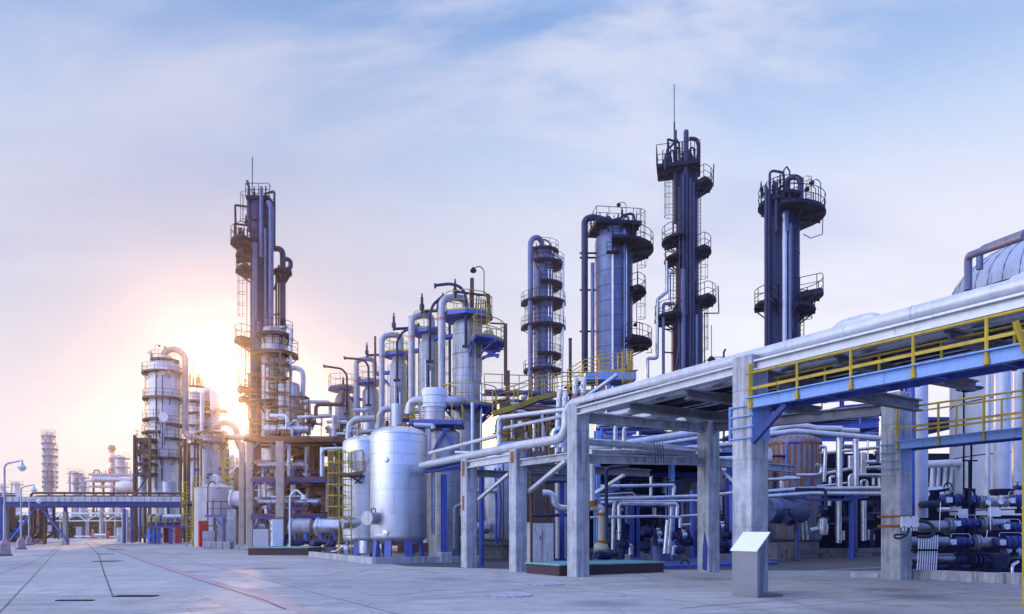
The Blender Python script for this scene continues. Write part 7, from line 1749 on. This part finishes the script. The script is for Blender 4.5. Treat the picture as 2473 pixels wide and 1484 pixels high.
# scattered deep pipework
prng = random.Random(23)
for k in range(46):
    x = prng.uniform(1395,2310); d = prng.uniform(42,58); y = prng.uniform(1115,1320); mt = prng.choice((m_dkpipe,m_shellb,m_navy,m_dkpipe,m_alup))
    if prng.random() < .5: pts = [V(x,y,d), V(x+prng.uniform(60,200),y+prng.uniform(-4,4),d)]
    else: p = V(x,1300,d); pts = [Vector((p.x,p.y,.1)), V(x,prng.uniform(1110,1230),d)]
    stuffpipe(pts, prng.uniform(.05,.16), mt, 1.2)
for k in range(12):
    x = prng.uniform(1060,1180); d = prng.uniform(38,50); y = prng.uniform(1140,1320)
    pts = [V(x,y,d), V(x+prng.uniform(30,80),y,d)] if k % 2 else [Vector((GX(x,d),d,.1)), V(x,prng.uniform(1130,1200),d)]
    stuffpipe(pts, prng.uniform(.05,.14), prng.choice((m_dkpipe,m_shell,m_alup)), 1.)
for k, (x, d) in enumerate(((1090,42),(1125,43),(1065,45))): pump(Vector((GX(x,d),d,.1)), R(40*k), 'dim pump in the gap right of the front silver tank', .9, 'pumps right of the silver tank')
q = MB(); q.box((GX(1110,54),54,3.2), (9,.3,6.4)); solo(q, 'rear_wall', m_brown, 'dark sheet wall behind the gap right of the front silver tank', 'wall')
pipe([V(1046,1290,37), V(1046,1130,37), V(1052,1120,37)], .1, m_alup, 'silver upright pipe hard by the right side of the front silver tank', seam=.8)
pipe([V(1098,1325,38), V(1098,1225,38), V(1120,1215,38)], .09, m_shell, 'grey hooked pipe left of the column with two rusty plates', seam=.8)
pipe([V(1050,1132,36.5), V(1112,1128,35.8)], .1, m_rackp, 'pale level pipe under the blue bracket frame', seam=.8)

# ================================================================ the crowded middle: small pipework, frames, ladders, guard rails
crng = random.Random(77)
def thicket(n, x0, x1, y0, y1, d0, d1, mats, label, group, rmin, rmax, vert=.5, lmin=25, lmax=120, ground=0.3, stuff=False):
    for k in range(n):
        d = crng.uniform(d0, d1); x = crng.uniform(x0, x1); y = crng.uniform(y0, y1); r = crng.uniform(rmin, rmax); mt = crng.choice(mats)
        if crng.random() < vert:
            yb = min(y1, y+crng.uniform(lmin, lmax)); a = V(x, y, d); b_ = V(x, yb, d)
            if crng.random() < ground: b_.z = .05
            pts = [b_, a]
            if crng.random() < .5: pts.append(a+Vector((crng.choice((-1,1))*crng.uniform(.4,1.4), crng.uniform(-.2,.2), 0)))
        else:
            L = crng.uniform(lmin, lmax); x2 = min(x1, x+L); a, b_ = V(x, y, d), V(x2, y, d); b_.z = a.z; pts = [a, b_]
            if crng.random() < .45: pts.append(b_+UP*crng.choice((-1,1))*crng.uniform(.3,1.2))
            if crng.random() < .3: pts.insert(0, a-UP*crng.uniform(.3,1.2))
        if stuff: stuffpipe(pts, r, mt, .9)
        else: pipe(pts, r, mt, label, group=group, seam=.9, seg=9)
thicket(34, 606, 800, 1072, 1245, 57, 64, (m_pale,m_brown,m_brown,m_white,m_rpipe,m_navy), 'pipe in the crowded decks of the process structure', 'pipes crowding the process structure', .05, .16, .5, 15, 70, .0)
thicket(16, 600, 800, 1250, 1325, 55, 62, (m_brown,m_dkpipe,m_rpipe,m_navy), 'low pipe on the ground under the process structure', 'low pipes under the process structure', .06, .15, .4, 20, 60, .3, stuff=True)
thicket(16, 690, 835, 965, 1055, 57, 64, (m_white,m_rpipe,m_pale,m_brown), 'pipe over the top deck between sun tower and reactor columns', 'pipes over the top deck', .07, .17, .45, 15, 70, .0)
thicket(24, 440, 600, 1075, 1310, 86, 100, (m_loop,m_brown,m_yel,m_white,m_brown,m_navy), 'pipe in the hazy yard between white tower and process structure', 'pipes in the hazy yard by the white tower', .08, .2, .6, 25, 110, .4, stuff=True)
thicket(20, 1190, 1395, 985, 1090, 39, 44, (m_brown,m_alup,m_yel,m_rackp,m_dkpipe), 'pipe in the tangle before the corrugated house', 'pipe tangle before the corrugated house', .03, .09, .55, 15, 90, .2)
thicket(30, 1430, 1690, 1000, 1088, 36, 50, (m_rackp,m_alup,m_navy,m_blue,m_dkpipe,m_alup), 'pipe seen between the rack beams right of the elbow column', 'pipes seen between the rack beams', .05, .15, .3, 40, 160, .2)
thicket(22, 1740, 2130, 985, 1180, 41, 49, (m_alup,m_navy,m_blue,m_dkpipe,m_shellb), 'pipe in the blue steelwork behind the rust streaked vessel', 'pipes behind the rust streaked vessel', .05, .14, .4, 30, 140, .2, stuff=True)
thicket(30, 1400, 2130, 1180, 1335, 36, 47, (m_dkpipe,m_dkpipe,m_navy,m_shellb,m_alup,m_dkpipe), 'dark pipe in the lower gloom of the bays under the rack', 'dark pipes low in the bays', .04, .13, .6, 20, 120, .5, stuff=True)
thicket(16, 1045, 1180, 1120, 1330, 37, 46, (m_dkpipe,m_shell,m_alup,m_navy,m_brown), 'pipe in the tangle right of the front silver tank', 'pipe tangle right of the silver tank', .04, .11, .6, 20, 100, .4, stuff=True)
thicket(12, 840, 1010, 990, 1060, 44, 52, (m_rpipe,m_white,m_dkpipe), 'pipe among the feet of the reactor columns', 'pipes at the reactor column feet', .06, .14, .5, 15, 60, .0)
thicket(14, 10, 150, 1225, 1300, 84, 100, (m_brown,m_dkpipe,m_navy), 'dark pipe in the tangle behind the left end of the bridge', 'dark pipes behind the bridge', .08, .16, .6, 15, 60, .5, stuff=True)
thicket(14, 160, 330, 1150, 1240, 175, 200, (m_far,m_white,m_far), 'thin hazy pipe of the far plant', 'thin hazy far pipes', .15, .3, .6, 10, 40, .3, stuff=True)
# scaffold-like frames at the foot of the sun tower
for i, (x0, x1, y0, y1, d, lab) in enumerate(((602,640,905,1050,60,'brown scaffold frame on the left foot of the sun tower'),(640,700,880,1050,58.5,'brown scaffold frame wrapped round the sun tower foot'),(700,745,960,1055,58,'brown scaffold frame right of the sun tower foot'))):
    th = thing('scaffold', lab, 'scaffold', V(x0,y1,d))
    for x in (x0, (x0+x1)/2, x1): q = MB(); q.tube([V(x,y1,d), V(x,y0,d)], .05, 6); build(q, 'post', m_brown, th)
    n = int((y1-y0)/30)
    for k in range(n+1):
        y = y0+(y1-y0)*k/n; q = MB(); q.bar(V(x0,y,d), V(x1,y,d), .12, .08); q.box(V((x0+x1)/2,y,d+.6), (SZ(x1-x0,d),1.1,.08)); lv = build(q, 'level', m_brown, th)
        if k: q = MB(); q.rail([V(x0,y,d), V(x1,y,d)], .9, .9, .028); build(q, 'railing', m_brown if k % 2 else m_yel, lv)
    q = MB(); q.ladder(V(x1-6,y1,d-.1), V(x1-6,y0,d-.1), (1,0,0), .45, None, .32, .03); build(q, 'ladder', m_brown, th)
# extra guard rails and blue beams seen through the rack
for i, (a, b_, d, mt, lab) in enumerate((((1585,1030),(1650,1022),44,m_yel,'short yellow guard rail seen between the rack beams'),((1600,1045),(1668,1046),46,m_yel,'second short yellow guard rail seen between the rack beams'),((1200,1062),(1300,1060),41,m_yel,'yellow guard rail low before the corrugated house'),((1868,1010),(1985,985),47,m_navy,'blue guard rail high behind the rust streaked vessel'))):
    q = MB(); p0, p1 = V(*a,d), V(*b_,d); q.rail([p0,p1], 1.0, .8, .04); q.bar(p0, p1, .12, .16); solo(q, 'guard_rail', mt, lab, 'railing')
for i, (a, b_, d, h_, mt, lab) in enumerate((((1395,1066),(1700,1052),37,.3,m_lblue,'pale blue girder behind the elbow column at rack height'),((1440,1040),(1700,1030),45,.25,m_navy,'dark blue girder high between elbow and inner columns'),((1420,1150),(1690,1146),39,.25,m_navy,'dark blue girder across the upper dark bay'),((1740,1092),(1860,1088),41,.3,m_lblue,'pale blue girder right of the inner column'),((1060,1112),(1180,1110),44,.25,m_blue,'blue girder behind the blue bracket frame'),((1430,1222),(1700,1220),41,.2,m_navy,'low dark blue girder deep in the dark bay'))):
    girder(V(*a,d), V(*b_,d), h_, mt, lab)
for i, (x, y0, d, w_, mt, lab) in enumerate(((1442,1040,31,.2,m_lblue,'pale blue steel column right behind the elbow column'),(1622,1118,36,.22,m_lblue,'pale blue steel column inside the dark bay'),(1505,1080,43,.25,m_navy,'navy steel column deep in the dark bay'),(1163,1128,31.5,.16,m_blue,'bright blue post behind the column with two rusty plates'),(1283,1125,29.5,.12,m_brown,'thin brown post beside the white control cabinet'),(2062,1190,42,.2,m_navy,'navy post deep in the right bay'),(1240,985,44,.14,m_alup,'slim silver standpipe before the corrugated house'))):
    q = MB(); p = Vector((GX(x,d),d,0)); q.ibeam(p, Vector((p.x,p.y,ZY(y0,d))), w_, w_) if mt not in (m_alup,m_brown) else q.tube([p, Vector((p.x,p.y,ZY(y0,d)))], w_*.5, 10)
    solo(q, 'steel_column', mt, lab, 'column', org=p)
# brown ladder rack behind the control cabinet
th = thing('ladder_rack', 'brown steel rack of rungs behind the white control cabinet', 'rack', V(1325,1340,37))
for x in (1290,1332): q = MB(); p = V(x,1340,37); q.bar(p, V(x,1130,37), .08); build(q, 'post', m_brown, th)
q = MB()
for y in range(1140,1260,22): q.bar(V(1290,y,37), V(1332,y,37), .05)
build(q, 'rung', m_brown, th)
# silver bend pair high left of the tall street column
EP([(130,780),(130,560),(70,530)], 30, .13, m_alup, 'silver elbow pipe just left of the elbow column, low', bend=.25, seam=.3) if False else None
pipe([V(1310,1190,31), V(1335,1192,31), V(1342,1225,31), V(1370,1228,31)], .15, m_alup, 'fat silver zig-zag pipe between the cabinet and the elbow column', bend=.3, seam=.35)
pipe([V(1280,1165,35), V(1372,1160,35)], .09, m_dkpipe, 'dark level pipe above the white control cabinet', seam=.8)
pipe([V(1280,1245,36), V(1372,1243,36)], .08, m_dkpipe, 'lower dark level pipe behind the cabinet roof', seam=.8)
# slender extras on the reactor row: ladders, stand pipes
for i, (x, y0, y1, d, r, mt, lab) in enumerate(((1012,800,1000,50,.06,m_dkpipe,'thin dark standpipe between second and third reactor columns'),(985,860,1010,54,.07,m_dkpipe,'thin dark standpipe beside the third reactor column'),(936,880,1020,57,.07,m_alup,'thin silver standpipe left of the third reactor column'),(1086,760,1000,45.5,.09,m_dkpipe,'dark standpipe between the two nearest reactor columns'),(906,812,935,58,.09,m_brown,'brown whip post above the fourth reactor column'),(867,930,1040,64,.1,m_rpipe,'grey standpipe between the two farthest reactor columns'),(1162,930,1090,42,.07,m_alup,'silver standpipe at the right of the nearest reactor column'),(745,975,1050,60,.2,m_white,'short pale stub tower between sun tower and reactor row'))):
    pipe([V(x,y1,d), V(x,y0,d)], r, mt, lab, seam=1., name='standpipe')
# ================================================================ the smallest and dimmest pipes, one tangle
me = bpy.data.meshes.new('pipework'); vs = []; fs = []; mi = []; sm = []
for k, (mt, q) in enumerate(STUFF.values()):
    b0 = len(vs); vs += q.v; fs += [tuple(i+b0 for i in f) for f in q.f]; mi += [k]*len(q.f); sm += q.sm; me.materials.append(mt)
me.from_pydata(vs, [], fs); me.polygons.foreach_set('material_index', mi); me.polygons.foreach_set('use_smooth', sm); me.set_sharp_from_angle(angle=R(38)); me.update()
o = bpy.data.objects.new('pipework', me); COL.objects.link(o)
tag(o, 'tangle of thin dim pipes far back in the plant and deep under the racks', 'pipework', kind='stuff')
# ================================================================ air: hazy morning light
hz = MB(); hz.box((-50,115,22.), (570,336,46)); 
m = bpy.data.materials.new('haze'); m.use_nodes = True
t = NT(m.node_tree)
for n in list(t.N):
    if n.type != 'OUTPUT_MATERIAL': t.N.remove(n)
pv = t.n('ShaderNodeVolumePrincipled', inp={'Color': (.95,.93,.95,1), 'Density': .00042, 'Anisotropy': .9})
out = [n for n in t.N if n.type == 'OUTPUT_MATERIAL'][0]; t.L.new(pv.outputs[0], out.inputs['Volume'])
ho = solo(hz, 'haze', m, None, None); ho['kind'] = 'stuff'
